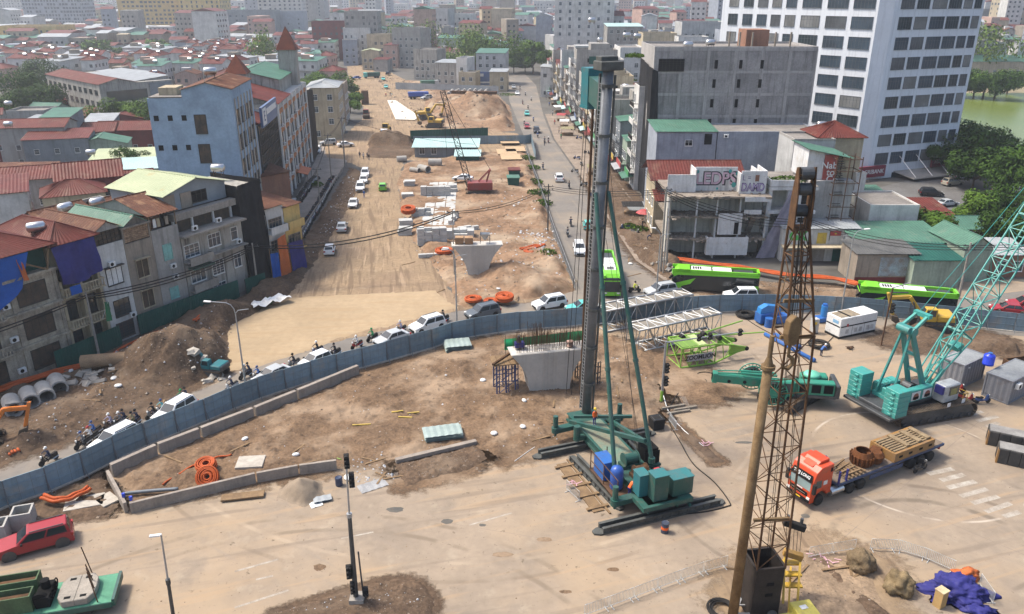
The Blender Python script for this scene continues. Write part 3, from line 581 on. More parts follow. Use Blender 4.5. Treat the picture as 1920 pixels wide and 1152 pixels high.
# 7 following houses
for s0,W_,H_,wl,lb in ((40.0,3.6,10.8,'white','white narrow house with a rusty awning just behind the black netting'),(43.7,3.4,10.2,'yellow','yellow narrow house beside the motorbike alley')):
 t=house(lb,ra(s0),RZA,W_,9,H_,wl,'shed',M_RUSTTIN,1.0,'fr','old houses along the left street',wst='cross',cw=1.7,fh=3.3,fm=WALLS['brown'])
 balcony(t,.1,W_-.1,3.6,WALLS[wl],.9,'bars',M_IRON);balcony(t,.1,W_-.1,7.0,WALLS[wl],.9,'solid')
# hoardings in front of the row
def sheet_fence(label,pts,h,m,postm,step=1.15,name='sheet_fence',cat='fence',rib=.28,group=None):
 t=thing(name,label,cat,(pts[0][0],pts[0][1],0),0,group);o=Vector((pts[0][0],pts[0][1],0));cache={}
 for a,b in zip(pts,pts[1:]):
  a=Vector((*a[:2],0))-o;b=Vector((*b[:2],0))-o;L=(b-a).length;n=max(1,round(L/step));ang=math.atan2(b.y-a.y,b.x-a.x);k=round(L/n,2)
  if k not in cache:
   p=MB();corr(p,(.01,0,.05),(k-.01,0,.05),(k-.01,.001,h),(.01,.001,h),rib,.035);q=MB().box(-.04,.04,.03,.11,-.2,h-.1)
   cache[k]=(p.mesh('panel',m,fixn=False),q.mesh('post',postm))
  for i in range(n):
   p=a.lerp(b,i/n);link('panel',cache[k][0],t,p,ang)
   if i % 2==0:link('post',cache[k][1],t,p,ang)
 return t
sheet_fence('dark green sheet metal hoarding standing below the old houses',[(-51.2,80),(-49.6,83),(-47.4,87.6)],2.6,M_DKGRN,M_IRON)
sheet_fence('long dark green sheet metal fence below the wide white house',[(-46.5,90.5),(-43,96),(-38.2,103.4)],2.7,M_DKGRN,M_IRON)
sheet_fence('dark green hoarding below the black netted building',[(-37.6,104.6),(-35.6,107.4)],2.4,M_DKGRN,M_IRON)
t=thing('tarp_screen','orange and indigo tarps hung as a screen at the mouth of the alley','tarp',(*G(500,535),0),math.atan2(.877,.48))
cloth('orange_sheet',M_ORTARP,t,(3,-.1,0),(5.2,-.1,0),(4.8,0,6.6),(3.2,0,6.2),8,8,.2,1);cloth('indigo_sheet',M_PURTARP,t,(5.3,-.1,0),(8.5,-.1,0),(8.3,0,4.8),(5.3,0,5.0),8,8,.2,2);cloth('blue_sheet',M_BLUETARP,t,(1.4,-.1,0),(2.9,-.1,0),(2.9,0,4.2),(1.4,0,4.4),8,8,.2,3)
fr=MB()
for x in (1.4,3,5.25,8.4):fr.bar((x,.1,-.1),(x,.1,5.2),.08)
fr.build('frame',M_WOOD,t)
# roofs behind the row: (u, v, roof height, W, D, rot, wall, roof kind, roof material, rise, label)
BACK=[
 (165,312,12.2,10,8,.45,'maroon','gable_x',M_REDTIN,2.2,'maroon tin clad house with a red ridged roof behind the row'),
 (135,345,11.0,9,7,.5,'cream','hip',M_REDTIN,1.8,'low cream house with a red hipped roof in front of the maroon house'),
 (55,318,10,17,9,.35,'grey','gable_x',M_REDTIN,1.6,'long low building with a faded red tin roof left of the maroon house'),
 (-5,345,11.5,8,9,.5,'white','shed',M_REDTIN,1.2,'white louvred house cut off by the left edge of the picture'),
 (40,228,10.5,22,9,.15,'grey','gable_x',M_REDTIN,1.5,'grey wall house with an orange red tin roof at the left edge'),
 (110,250,8.5,14,8,.25,'slate','shed',M_REDTIN,1.2,'tall slate grey house with a stepped red roof at far left'),
 (170,235,7,13,9,.2,'maroon','gable_x',M_REDTIN,1.8,'dark red roofed house in the middle of the tin roof cluster'),
 (245,232,7,16,9,.1,'maroon','gable_x',M_REDTIN,1.8,'wide red roofed house touching the blue gable wall'),
 (190,258,7,12,8,.3,'green','gable_y',M_GRNTIN,1.6,'green gabled tin roof house among red roofs'),
 (235,288,6.5,13,9,.2,'green','shed',M_PALEGRN,1.0,'low building with a mossy green roof beside the blue wall'),
 (265,305,6.0,9,8,.2,'green','shed',M_AQUATIN,.9,'small shed with an aqua tin roof beside the blue wall'),
 (60,205,9,10,9,.1,'grey','flat',None,.6,'flat roofed grey house with a tank at far left'),
 (115,210,11,7,9,.1,'slate','shed',M_GRNTIN,1.2,'teal tin clad loft beside the flat roofed grey house'),
 (240,325,9.5,8,6,.45,'brick','gable_x',M_REDTIN,1.2,'small red roofed house behind the pale green penthouse'),
 (470,318,11,10,8,.9,'brick','shed',M_RUSTTIN,1.0,'rust brown roof between the penthouse and the blue building'),
 (105,395,12.8,7,6,1.07,'brown','gable_x',M_RUSTTIN,1.6,'orange brown ridged roof behind the tarp house'),
 (160,385,12.0,8,5,1.07,'dirty','flat',None,.6,'old concrete tank base behind the white house'),
 (225,372,12.6,9,6,1.07,'brown','gable_x',M_RUSTTIN,1.5,'rust brown ridged roof behind the brick loft house'),
]
for (u,v,z,W_,D_,a,wl,rk,rm,rs,lb) in BACK:
 x,y=G(u,v,z);c,s=math.cos(a),math.sin(a)
 house(lb,(x-c*W_/2+s*D_/2,y-s*W_/2-c*D_/2,0),a,W_,D_,z-rs*.6,wl,rk,rm,rs,'fr','tin roofed houses behind the row',ww=1.0,wh=1.1,wst='grid',cw=4)
for (u,v,z,a,lb) in [(122,388,14.2,1.2,'stainless water tank on the old concrete base, left of the three tanks'),(182,378,14.2,.9,'middle stainless water tank of the three on the row'),(240,388,14.2,.9,'stainless water tank with a blue stripe, right of the three tanks'),(67,425,15.4,.6,'large stainless water tank between the two red roofs'),(408,314,16.5,0,'stainless water tank behind the pale green roof'),(15,232,12,0,'water tank above the grey wall at the left edge'),(15,193,11,.3,'stainless tank on the flat grey roof at far left'),(170,285,8,.3,'small round tank above the mossy green roof')]:
 x,y=G(u,v,z);water_tank(x,y,z-1.1,a,lb)
# ---------------------------------------------------------------- second block of the left street: blue gable wall, dark glass, white flats, netted slab
RBZ=math.atan2(80,-9)
def rb(s):return (-41.7-.1118*s,120+.9937*s,0)
t=thing('blue_building','tall building with a plain blue gable wall and few small windows','building',rb(1),RBZ,'tall buildings along the left street')
MB().box(0,15,0,12.2,-.5,25.3).build('wall',WALLS['blue'],t);MB().box(.003,15,.003,7.2,25.3,26.5).build('upper_wall',WALLS['blue'],t)
fz=MB()
for i in range(6):fz.box(1+i*2.4,1.4+i*2.4,-.15,-.005,0,25)
fz.build('pilaster',M_CONC2,t);roof(t,'gable_x',15,7.2,26.5,M_RUSTTIN,.2,1.0,WALLS['blue'])
for z in (22.0,17.6):
 for a in (1.0,3.0,5.0):window(t,'l',15,12.2,a-.1,z,.7,.75,'hole',gm=M_DARK)
 window(t,'l',15,12.2,7.2,z-1.9,1.6,2.7,'cross',M_IRON,M_OLDGLASS)
winrow(t,'f',15,12.2,15,6,4,1.8,2.2,'grid',M_IRON,M_GLASS,2,3.8)
a_=MB().box(-.02,14.5,7.25,12.0,25.35,25.5).build('roof_slab',M_TILE,t)
cr=MB();cr.box(2,6,8.4,11,25.4,26.6);cr.build('stair_hut',WALLS['cream'],t)
x,y,_=rb(6);water_tank(x-4,y,27.6,.4,'tank beside the antenna mast on the blue building')
x,y,_=rb(2);mz=thing('antenna_mast','thin antenna mast on the blue building roof','antenna',(x-4,y,27));q=MB();q.tube([(0,0,0),(0,0,6)],.05);q.bar((-.8,0,5),(.8,0,5),.04);q.bar((-.6,0,4.3),(.6,0,4.3),.04);q.build('pole',M_STEEL,mz)
t=thing('glass_front_building','building with a dark glass street front and a blue sign, beside the blue gable','building',rb(16.05),RBZ,'tall buildings along the left street')
MB().box(0,20,0,15,-.5,19).build('wall',WALLS['grey'],t);MB().box(.5,19.5,-.2,-.005,3,18.6).build('glass_front',M_GLASS,t)
g_=MB()
for i in range(13):g_.box(.5+i*1.58,.62+i*1.58,-.32,-.21,3,18.6)
for k in range(10):g_.box(.4,19.6,-.34,-.2,3+k*1.72,3.14+k*1.72)
g_.build('mullion_grid',M_IRON,t);roof(t,'hip',9,9,19.1,M_REDTIN,.5,2.6);MB().box(10,20,4,15,19,22).build('penthouse_wall',WALLS['white'],t);roof(t,'gable_x',10,11,22.1,M_REDTIN,.5,2,x0=10,y0=4)
sg=MB().box(1,16,-1.0,-.6,18.2,21.6).build('sign_board',paint('sign_blue',(.10,.16,.30),.5),t);MB().box(1.4,4.6,-1.06,-1.01,18.5,21.3).build('sign_emblem',M_WHITEP,sg);text('E',2.4,paint('sign_ink',(.06,.09,.2),.5),sg,(3,-1.08,19.9),(R(90),0,0));MB().box(5.2,15,-1.06,-1.01,19.9,20.9).build('sign_print',M_WHITEP,sg)
t=thing('white_flats','white five storey flats with orange bands under the brick spire','building',rb(38),RBZ,'tall buildings along the left street')
MB().box(0,42,0,16,-.5,19.5).build('wall',WALLS['white'],t);ob=MB()
for k in range(5):ob.box(.5,41.5,-.12,-.005,2.6+k*3.7,3.5+k*3.7)
ob.build('orange_band',mat('orange_band',(.5,.22,.1),None,.8,.5),t);pl=MB()
for i in range(8):pl.box(i*5.9,i*5.9+.5,-.3,-.005,0,19.4)
pl.build('pilaster',M_WHITEP,t);winrow(t,'f',42,16,42,5,11,1.7,2.3,'cross',M_IRON,M_GLASS,3.6-3.7+.4,3.7)
for k in range(4):
 for i in range(6):aircon(t,'f',42,16,3.2+i*6.4,3.6+k*3.7)
roof(t,'gable_x',16,16,19.6,M_REDTIN,.4,2.4);MB().box(17,42,2,16,19.5,22.5).build('penthouse_wall',WALLS['dirty'],t);roof(t,'gable_x',25,14,22.5,M_GRNTIN,.4,1.8,x0=17,y0=2)
tw=MB();tw.box(34.3,38.3,.5,4.5,19.5,27.4).build('tower',WALLS['dirty'],t);s_=MB();s_.add([(34.0,.2,27.4),(38.6,.2,27.4),(38.6,4.8,27.4),(34.0,4.8,27.4),(36.3,2.5,32.6)],[(0,1,4),(1,2,4),(2,3,4),(3,0,4)]);s_.build('spire',mat('spire_tile',(.19,.06,.035),(.13,.045,.03),.8,1,bump=.3,fine=.3),t)
tw=MB();tw.box(-5.8,-2.2,4,7.6,19,25.8).build('tower',WALLS['dirty'],t);s_=MB();s_.add([(-6.1,3.7,25.8),(-1.9,3.7,25.8),(-1.9,7.9,25.8),(-6.1,7.9,25.8),(-4,5.8,29.2)],[(0,1,4),(1,2,4),(2,3,4),(3,0,4)]);s_.build('spire',MATS['spire_tile'],t)
t=thing('netted_slab','narrow dark brown building shrouded in netting at the far end of the white flats','building',rb(80.2),RBZ,'tall buildings along the left street')
MB().box(0,10,0,14,-.5,17).build('wall',WALLS['dirty'],t);cloth('netting',mat('brown_netting',(.05,.038,.03),(.03,.024,.02),.9,.6,bump=.4),t,(-.1,-.4,0),(10.2,-.4,0),(10.2,-.3,16.5),(-.1,-.3,17.5),16,14,.2,3);cloth('netting',MATS['brown_netting'],t,(-.2,9,4),(-.3,-.3,1),(-.2,-.3,17.5),(-.2,9,17.5),12,12,.2,8)
# ground-floor planters and awnings along the alley
for i,(s,lb) in enumerate(((22,'orange awning over a doorway in the alley below the glass front'),(52,'orange awning further up the alley below the white flats'))):
 x,y,_=rb(s);a=thing('awning',lb,'awning',(x+.4,y,0),RBZ);MB().prism([(-2.2,2.6),(0,3.2),(0,3.1),(-2.2,2.5)],0,7,'x').build('canopy',M_ORTARP,a);p_=MB();p_.bar((.2,-2.1,0),(.2,-2.1,2.6),.08);p_.bar((6.8,-2.1,0),(6.8,-2.1,2.6),.08);p_.build('post',M_IRON,a)
# ---------------------------------------------------------------- buildings placed by what they cover: left, right, top, foot (photo pixels)
def pxb(label,ul,ur,vt,vb,D=14,wall='white',rf='flat',rm=None,rise=.6,rz=0,win='flr',group=None,near=False,ww=1.3,wh=1.5,cw=3.0,fh=3.4,fm=None,gm=None,name='building',cat='building',o=.3):
 X,Y=G((ul+ur)/2,vb);W_=abs(XY(ur,vb,Y)-XY(ul,vb,Y));H_=HZ((ul+ur)/2,vt,Y);c,s=math.cos(rz),math.sin(rz)
 loc=(X-c*W_/2,Y-s*W_/2,0);wm=WALLS[wall]
 t=thing(name,label,cat,loc,rz,group);MB().box(0,W_,0,D,-.5,H_).build('wall',wm,t)
 if rf:roof(t,rf,W_,D,H_,rm or (M_TILE if rf=='flat' else M_REDTIN),o,rise,wm)
 if Y<480:
  for fc in win:
   L=W_ if fc in 'fb' else D;winrow(t,fc,W_,D,L,max(1,int((H_-.3)/fh)),max(1,int(L/cw)),ww,wh,'cross',fm,gm,1.0,fh,.4,.1)
 else:far_windows(t,W_,D,H_,win,fh,cw,gm,ww,wh)
 return t,W_,H_
SCH=G(185,160,12);x0,y0=SCH;x1,y1=G(300,134,12);a=math.atan2(y1-y0,x1-x0)
t=thing('school_building','white stained office block with a red roof behind the left trees','building',(x0,y0,0),R(46),None)
MB().box(0,24,0,50,-.5,12).build('wall',WALLS['dirty'],t);roof(t,'gable_y',12,50,12.1,M_REDTIN,.4,1.6,WALLS['dirty']);roof(t,'shed_x',11.5,40,12.1,M_GREYTIN,.2,1.2,x0=12.5,y0=3)
MB().box(2,15,-.1,-.004,2,9.8).build('glass_front',M_GLASS,t);MB().box(1.5,23,-.4,-.11,5.6,6.4).build('spandrel',M_CONC2,t);MB().box(16,23.5,-.2,-.005,0.1,11.5).build('grey_wing',WALLS['slate'],t)
winrow(t,'l',24,50,50,3,10,2.4,1.5,'cross',M_IRON,M_GLASS,1.2,3.7)
GM='houses beside the far road works'
MID=[
 ('pale green three storey house with balconies at the left edge of the far road',582,640,165,262,16,'cream','hip',M_GREYTIN,1.4,.12,'fr'),
 ('brown side wall house with a white sign behind the balcony house',622,650,160,235,12,'brown','flat',None,.5,.1,'fr'),
 ('grey concrete block with a stepped top left of the far road',652,712,25,118,22,'grey','flat',None,1.0,.05,'fr'),
 ('dark red and grey house left of the grey stepped block',590,650,43,112,16,'maroon','flat',None,.8,.1,'fr'),
 ('white house with many small balconies below the grey stepped block',648,697,55,120,14,'white','flat',None,.8,.1,'fr'),
 ('slim white grey house slab beside the start of the far road',645,672,76,123,13,'bluegrey','flat',None,.4,.1,'fr'),
 ('tan house with a flat roof facing the far road',690,735,66,122,12,'cream','flat',None,.5,-.15,'fl'),
 ('grey concrete house with a blank side wall and slim windows',736,792,56,128,16,'grey','flat',None,.8,-.25,'fl'),
 ('tall white house with a roof garden over the far road',788,842,20,102,18,'palegrey','flat',None,1.2,-.2,'fl'),
 ('second white house stepping down behind the roof garden house',842,884,28,98,16,'white','flat',None,.8,-.2,'fl'),
 ('dark green tin clad house among the far grey houses',822,868,72,118,10,'green','gable_x',M_GRNTIN,1.5,-.2,'fl'),
 ('grey house with open front stripped for demolition',775,822,95,150,12,'dirty','flat',None,.6,-.3,'fl'),
 ('brick and white two storey house near the far bend',720,748,85,128,10,'pink','shed',M_REDTIN,.8,-.3,'fl'),
 ('white framed house with a tall glass stair front',856,877,112,168,10,'white','flat',None,.8,-.3,'fl'),
 ('grey house with a green shed roof above the billboard',893,948,100,160,14,'palegrey','shed',M_GRNTIN,1.2,-.1,'fl'),
 ('low yellow brown house behind the long grey hoarding',860,892,138,172,9,'cream','flat',None,.5,-.2,'fl'),
 ('low tan shop with a white awning roof right of the billboard',918,950,135,172,9,'cream','shed',M_GREYTIN,.6,-.1,'fl'),
 ('small grey workshop under torn tin sheets near the demolition edge',815,858,118,160,10,'dirty','shed',M_GREYTIN,.8,-.3,'fl'),
 ('cream house with a pale roof by the demolition edge',680,712,96,132,9,'cream','gable_y',M_PALEGRN,1.0,.0,'fl'),
 ('grey house row end with a red awning',700,728,112,135,8,'grey','shed',M_REDTIN,.6,-.2,'fl'),
 ('pale house with an orange roof behind the street tree',870,912,78,112,12,'cream','gable_x',M_RUSTTIN,1.5,-.1,'fl'),
 ('orange roofed shed right of the dark green tin house',915,945,80,108,10,'brick','gable_x',M_RUSTTIN,1.3,0,'fl'),
]
for m_ in MID:
 lb,ul,ur,vt,vb,D_,wl,rk,rm,rs,a,wn=m_
 pxb(lb,ul,ur,vt,vb,D_,wl,rk,rm,rs,a,wn,GM,name='house',cat='house')
x,y=G(905,166);bb=thing('billboard','blue billboard with white print in front of the far houses','billboard',(x-4.5,y-1,0));MB().box(0,9,0,.3,1.6,7.2).build('panel',paint('billboard_blue',(.08,.14,.32),.5),bb);q=MB();q.box(1,8,-.04,-.01,2.3,3.0);q.box(1,5,-.04,-.01,5.2,6.4);q.build('print',M_WHITEP,bb);q=MB();q.box(.5,.8,.1,.3,0,1.6);q.box(8.2,8.5,.1,.3,0,1.6);q.build('post',M_IRON,bb)
# far big blocks
BIG=[
 ('yellow office tower with blue window bands at the top left',230,345,-60,70,30,'yellow','flat',None,1.5,0,'flr',4.0,2.6,1.8),
 ('tall yellow wing right of the window bands with white columns',345,420,-60,72,30,'yellow','flat',None,1.5,0,'flr',4.2,1.4,2.2),
 ('long low yellow building with a domed front at the left',0,112,52,95,30,'yellow','flat',None,1.0,.05,'fr',4.2,1.6,2.0),
 ('grey and blue glass office block at the top left corner',52,160,-40,60,30,'bluegrey','flat',None,1.5,0,'fr',3.2,2.4,2.2),
 ('white ten storey hospital block behind the brick spire',490,570,-50,62,30,'white','flat',None,1.5,.1,'fr',4.5,2.0,1.6),
 ('white blank end slab right of the hospital block',570,612,-45,58,40,'palegrey','flat',None,1.0,.1,'f',9,1.2,1.5),
 ('pale grey blue shed building with a parapet behind the spire',515,572,24,72,26,'bluegrey','flat',None,1.0,.1,'f',8,1.2,1.5),
 ('tall cream apartment tower over the right street',1038,1146,-70,140,24,'white','flat',None,2.0,-.05,'fl',4.6,1.2,1.6),
 ('pale green apartment tower at the far right edge',1880,1960,-80,85,26,'cream','flat',None,1.5,.1,'fl',3.6,1.6,1.6),
 ('dark blue netted tower under construction at far right',1822,1878,20,78,24,'slate','flat',None,1.0,0,'f',4,2.2,2.2),
 ('grey slate office block right of the yellow tower',422,520,22,75,26,'slate','flat',None,1.0,.1,'f',5,1.6,1.5),
 ('hazy white twin block on the left skyline',0,50,-30,40,30,'palegrey','flat',None,1,0,'f',4,1.8,1.8),
]
for lb,ul,ur,vt,vb,D_,wl,rk,rm,rs,a,wn,cw,ww,wh in BIG:
 pxb(lb,ul,ur,vt,vb,D_,wl,rk,rm,rs,a,wn,'large blocks in the distance',ww=ww,wh=wh,cw=cw,fh=3.6,gm=M_GLASSB)
for lb,ul,ur,vt,vb,D_,wl,rm in (('long three storey hall with a red roof beyond the lake',1800,1960,80,112,20,'grey',M_REDTIN),('lower red roofed wing beyond the lake',1795,1862,92,118,20,'green',M_REDTIN),('long green roofed hall behind the lakeside trees',1795,1960,116,142,18,'cream',M_GRNTIN)):
 pxb(lb,ul,ur,vt,vb,D_,wl,'gable_x',rm,2.5,0,'f','halls beyond the lake',cw=4)
# procedural hazy city: the nearest houses one by one, everything further as one mass
cr_=random.Random(21)
CITYW=['cream','white','palegrey','dirty','pink','white','brown','bluegrey']
PROTO=[]
for i in range(14):
 wl=CITYW[i % 8];W_,D_=cr_.uniform(6,12),cr_.uniform(10,16);n=2+i % 4;H_=3.4*n+.8
 rk,rm,rs,rn=[('flat',M_TILE,.8,'flat roof'),('gable_x',M_REDTIN,1.8,'red tin roof'),('shed',M_GREYTIN,1,'grey tin roof'),('flat',M_TILE,1,'flat roof and parapet'),('gable_y',M_RUSTTIN,1.6,'rusty roof'),('hip',M_REDTIN,2,'red hipped roof'),('shed',M_GRNTIN,1.1,'green tin roof')][i % 7]
 pass
 PROTO.append((wl,W_,D_,H_,rk,rm,rs,f"{['two','three','four','five'][i % 4]} storey {dict(palegrey='pale grey',bluegrey='blue grey',dirty='stained').get(wl,wl)} house with a {rn} in the hazy city"))
BOX=[(m_[1],m_[2],m_[4],m_[5]) for m_ in MID+BIG]
def blocked(x,y):
 if y<1200 and abs(x-(-55 if y<300 else-55+(y-300)*-.18))<26 and y<520:return True       # the torn-up road
 return False
def pix(x,y,z=0):
 dz=z-CAM_H;d=y*math.cos(PITCH)-dz*math.sin(PITCH);return 960+FPX*x/d,576-FPX*(y*math.sin(PITCH)+dz*math.cos(PITCH))/d
OCC=[]
for m_ in MID+BIG:
 X,Y=G((m_[1]+m_[2])/2,m_[4]);OCC.append((X,Y+m_[5]/2,max(m_[5],(m_[2]-m_[1])*Y/FPX)*.6+5))
OCC+=[(X,Y,r) for X,Y,r in [(-70,275,45),(-215,300,70),(170,300,110),(95,190,50),(240,320,110),(40,175,45),(-60,160,50),(-75,230,45)]]
PROTO_O={};nind=0;far=[MB() for _ in CITYW];farroof=[MB() for _ in range(3)]
yy=205.0;cells=[]
while yy<3400:
 st=15 if yy<700 else 19 if yy<1300 else 26;half=.70*(yy*.93+15)+30;xx=-half
 while xx<half:
  x=xx+cr_.uniform(-4,4);y=yy+cr_.uniform(-4,4);xx+=st*cr_.uniform(.85,1.2)
  cells.append((x,y))
 yy+=st*(1.0 if yy<700 else 1.25)
for x,y in cells:
 u,v=pix(x,y)
 if y<560:
  pass
 L_=XY(960-0,v,y)
 # keep the work site, both roads, the lake and the parking clear
 if 640<u<1030 and v>128:continue
 if 600<u<705 and v>116:continue
 if 950<u<1030 and v>95:continue
 if u>1750 and v>150:continue
 if u<640 and v>178 and u>280:continue
 if v>190 and u>1020 :continue
 if v>205:continue
 if any((x-a)**2+(y-b)**2<r*r for a,b,r in OCC):continue
 park=mnoise.noise((x*.006,y*.006,3.3))>.33
 if park:continue
 i=cr_.randrange(14) if u>640 or y>900 else cr_.choice((0,4,8,12,1,5,9,13));wl,W_,D_,H_,rk,rm,rs,lb=PROTO[i];a=cr_.choice((0,.25,-.3,.12,1.4,-.15))+cr_.uniform(-.05,.05)
 if y<620 and nind<290:
  if i not in PROTO_O:
   o=house(lb,(x,y,0),a,W_,D_,H_,wl,rk,rm,rs,'','houses of the hazy city',near=False);far_windows(o,W_,D_,H_,'flr');PROTO_O[i]=o
   if i % 2:MB().lathe([(0,-.9),(.6,-.8),(.6,.8),(0,.9)],(W_*.7,D_*.3,H_+1.6),10,'x').build('water_tank',M_STEEL,o);balcony(o,.3,W_-.3,3.5,WALLS[wl],.9,'solid');balcony(o,.3,W_-.3,6.9,WALLS[wl],.9,'solid')
   if cr_.random()<.9:MB().box(W_*.2,W_*.6,D_*.4,D_*.7,H_,H_+2.3).build('stair_hut',WALLS[cr_.choice(CITYW)],o)
  else:copy_tree(PROTO_O[i],None,(x,y,0),a)
  nind+=1
 else:
  hh=H_*cr_.uniform(.7,1.3)+(cr_.uniform(6,22) if cr_.random()<.06 else 0);W_ *= cr_.uniform(.9,1.7);D_ *= cr_.uniform(.9,1.5)
  m_=far[cr_.randrange(len(CITYW))];m_.M=Matrix.Translation((x,y,0)) @ Matrix.Rotation(a,4,'Z');m_.box(0,W_,0,D_,-.5,hh)
  if cr_.random()<.72:
   r_=farroof[cr_.choice((0,0,0,1,2))];r_.M=m_.M;r_.prism([(-.3,hh),(D_+.3,hh),(D_/2,hh+1.8)],-.3,W_+.3,'x')
  if y<1500:
   r_=farroof[0];
   wn_=FW if 'FW' in globals() else None
   if wn_ is None:FW=wn_=MB()
   wn_.M=m_.M
   for k in range(int(hh/3.4)):
    for q in range(max(1,int(W_/3.4))):wn_.box(q*3.4+1,q*3.4+2.4,-.06,.01,k*3.4+1,k*3.4+2.4)
allc=MB()
for m_ in far:
 allc.cur=far.index(m_);allc.add(m_.v,m_.f)
for k,m_ in enumerate(farroof):allc.cur=len(far)+k;allc.add(m_.v,m_.f)
allc.cur=len(far)+3;allc.add(FW.v,FW.f)
o=allc.build('distant_city',[WALLS[k] for k in CITYW]+[M_REDTIN,M_GREYTIN,M_GRNTIN,M_GLASS]);tag(o,'hazy mass of low houses and blocks spreading to the horizon','city',None,'stuff')
for k in range(26):        # taller blocks on the skyline
 y=cr_.uniform(900,2600);x=cr_.uniform(-.62,.62)*y;W_=cr_.uniform(18,40);D_=cr_.uniform(16,24);H_=cr_.uniform(24,52);wl=cr_.choice(('white','palegrey','cream','bluegrey'))
 t=thing('tower_block',f"{dict(palegrey='pale grey',bluegrey='blue grey').get(wl,wl)} tower block on the hazy skyline",'tower block',(x,y,0),cr_.uniform(-.4,.4),'hazy skyline towers');MB().box(0,W_,0,D_,0,H_).build('wall',WALLS[wl],t);far_windows(t,W_,D_,H_,'flr',3.6,4.0,M_GLASSB,2.2,1.8)
# haze: the air between here and the horizon
hz=MB().box(-3700,3700,-25,5100,-1.0,62).build('haze',bpy.data.materials.new('haze_air'));hm=hz.data.materials[0];hm.use_nodes=True
N_=hm.node_tree.nodes;N_.clear();vo=N_.new('ShaderNodeVolumePrincipled');ou=N_.new('ShaderNodeOutputMaterial');vo.inputs['Density'].default_value=.00027;vo.inputs['Color'].default_value=(.9,.94,1,1);vo.inputs['Anisotropy'].default_value=.35
hm.node_tree.links.new(vo.outputs[0],ou.inputs['Volume']);tag(hz,'pale haze lying over the whole city','haze',None,'stuff')
# low tin roofed houses filling the blocks behind the row
fi=random.Random(33);FO=[(G(b[0],b[1],b[2]),max(b[3],b[4])*.62+3) for b in BACK]+[((-52,150),17),((-60,125),15),((SCH[0]+10,SCH[1]+22),34)]
for k in range(400):
 x,y=fi.uniform(-170,-54),fi.uniform(98,300);u,v=pix(x,y,5)
 if u<-60 or u>300 or v>330 or v<172:continue
 if any(math.hypot(x-a[0],y-a[1])<r+2 for a,r in FO):continue
 W_,D_=fi.uniform(7,13),fi.uniform(6,10);i=fi.randrange(5);FO.append(((x,y),max(W_,D_)*.55+2));wl,rk,rm,rn=(('grey','gable_x',M_REDTIN,'red ridged'),('dirty','shed',M_RUSTTIN,'rusty lean to'),('maroon','gable_y',M_REDTIN,'dark red gabled'),('slate','shed',M_GREYTIN,'grey tin'),('green','gable_x',M_GRNTIN,'mossy green'))[i]
 house(f'low {wl} house with a {rn} roof in the crowded block behind the row',(x-W_/2,y-D_/2,0),fi.uniform(-.2,.5),W_,D_,fi.uniform(4,8),wl,rk,rm,fi.uniform(.9,1.8),'f','crowded low houses behind the row',ww=1.0,wh=1.0,wst='grid',cw=3.5)
# ---------------------------------------------------------------- shop houses along the right street (fronts face the street)
M_SIGN=[paint('sign_'+k,c,.5) for k,c in (('green',(.05,.3,.1)),('red',(.45,.04,.04)),('yellow',(.6,.42,.05)),('white',(.7,.7,.7)),('blue',(.05,.16,.4)))]
SHOPS=[(168,7,21,'white','flat','narrow white framed glass front house beside the black netting'),(177,8,9,'green','shed','low green roofed shop house behind the pile rig mast'),(186,8,12,'slate','shed','slate grey shop house with an awning on the right street'),
 (195,8,15,'dirty','flat','stained shop house with a rooftop garden on the right street'),(204,8,11,'cream','shed','cream shop house with torn awnings on the right street'),(213,8,14,'grey','flat','grey shop house with balconies hung with plants'),
 (222,8,12,'white','flat','white shop house with a green and yellow signboard'),(231,8,17,'cream','flat','tall cream shop house above the pavement clutter'),(240,8,13,'pink','gable_y','pink shop house with a small gable on the right street'),
 (250,9,16,'dirty','flat','grubby four storey shop house near the big grey end wall'),(262,11,22,'grey','flat','tall grey house with a blank end wall and a green panel'),(276,9,18,'white','flat','white house with roof terrace past the grey end wall'),
 (288,9,15,'brown','shed','brown shop house further up the right street'),(300,10,19,'palegrey','flat','pale grey shop house further up the right street'),(314,10,14,'cream','gable_y','cream house with a small gable near the street trees'),(328,11,17,'dirty','flat','stained house overlooking the street trees'),(346,12,13,'white','gable_x','white villa with a red roof at the end of the right street')]
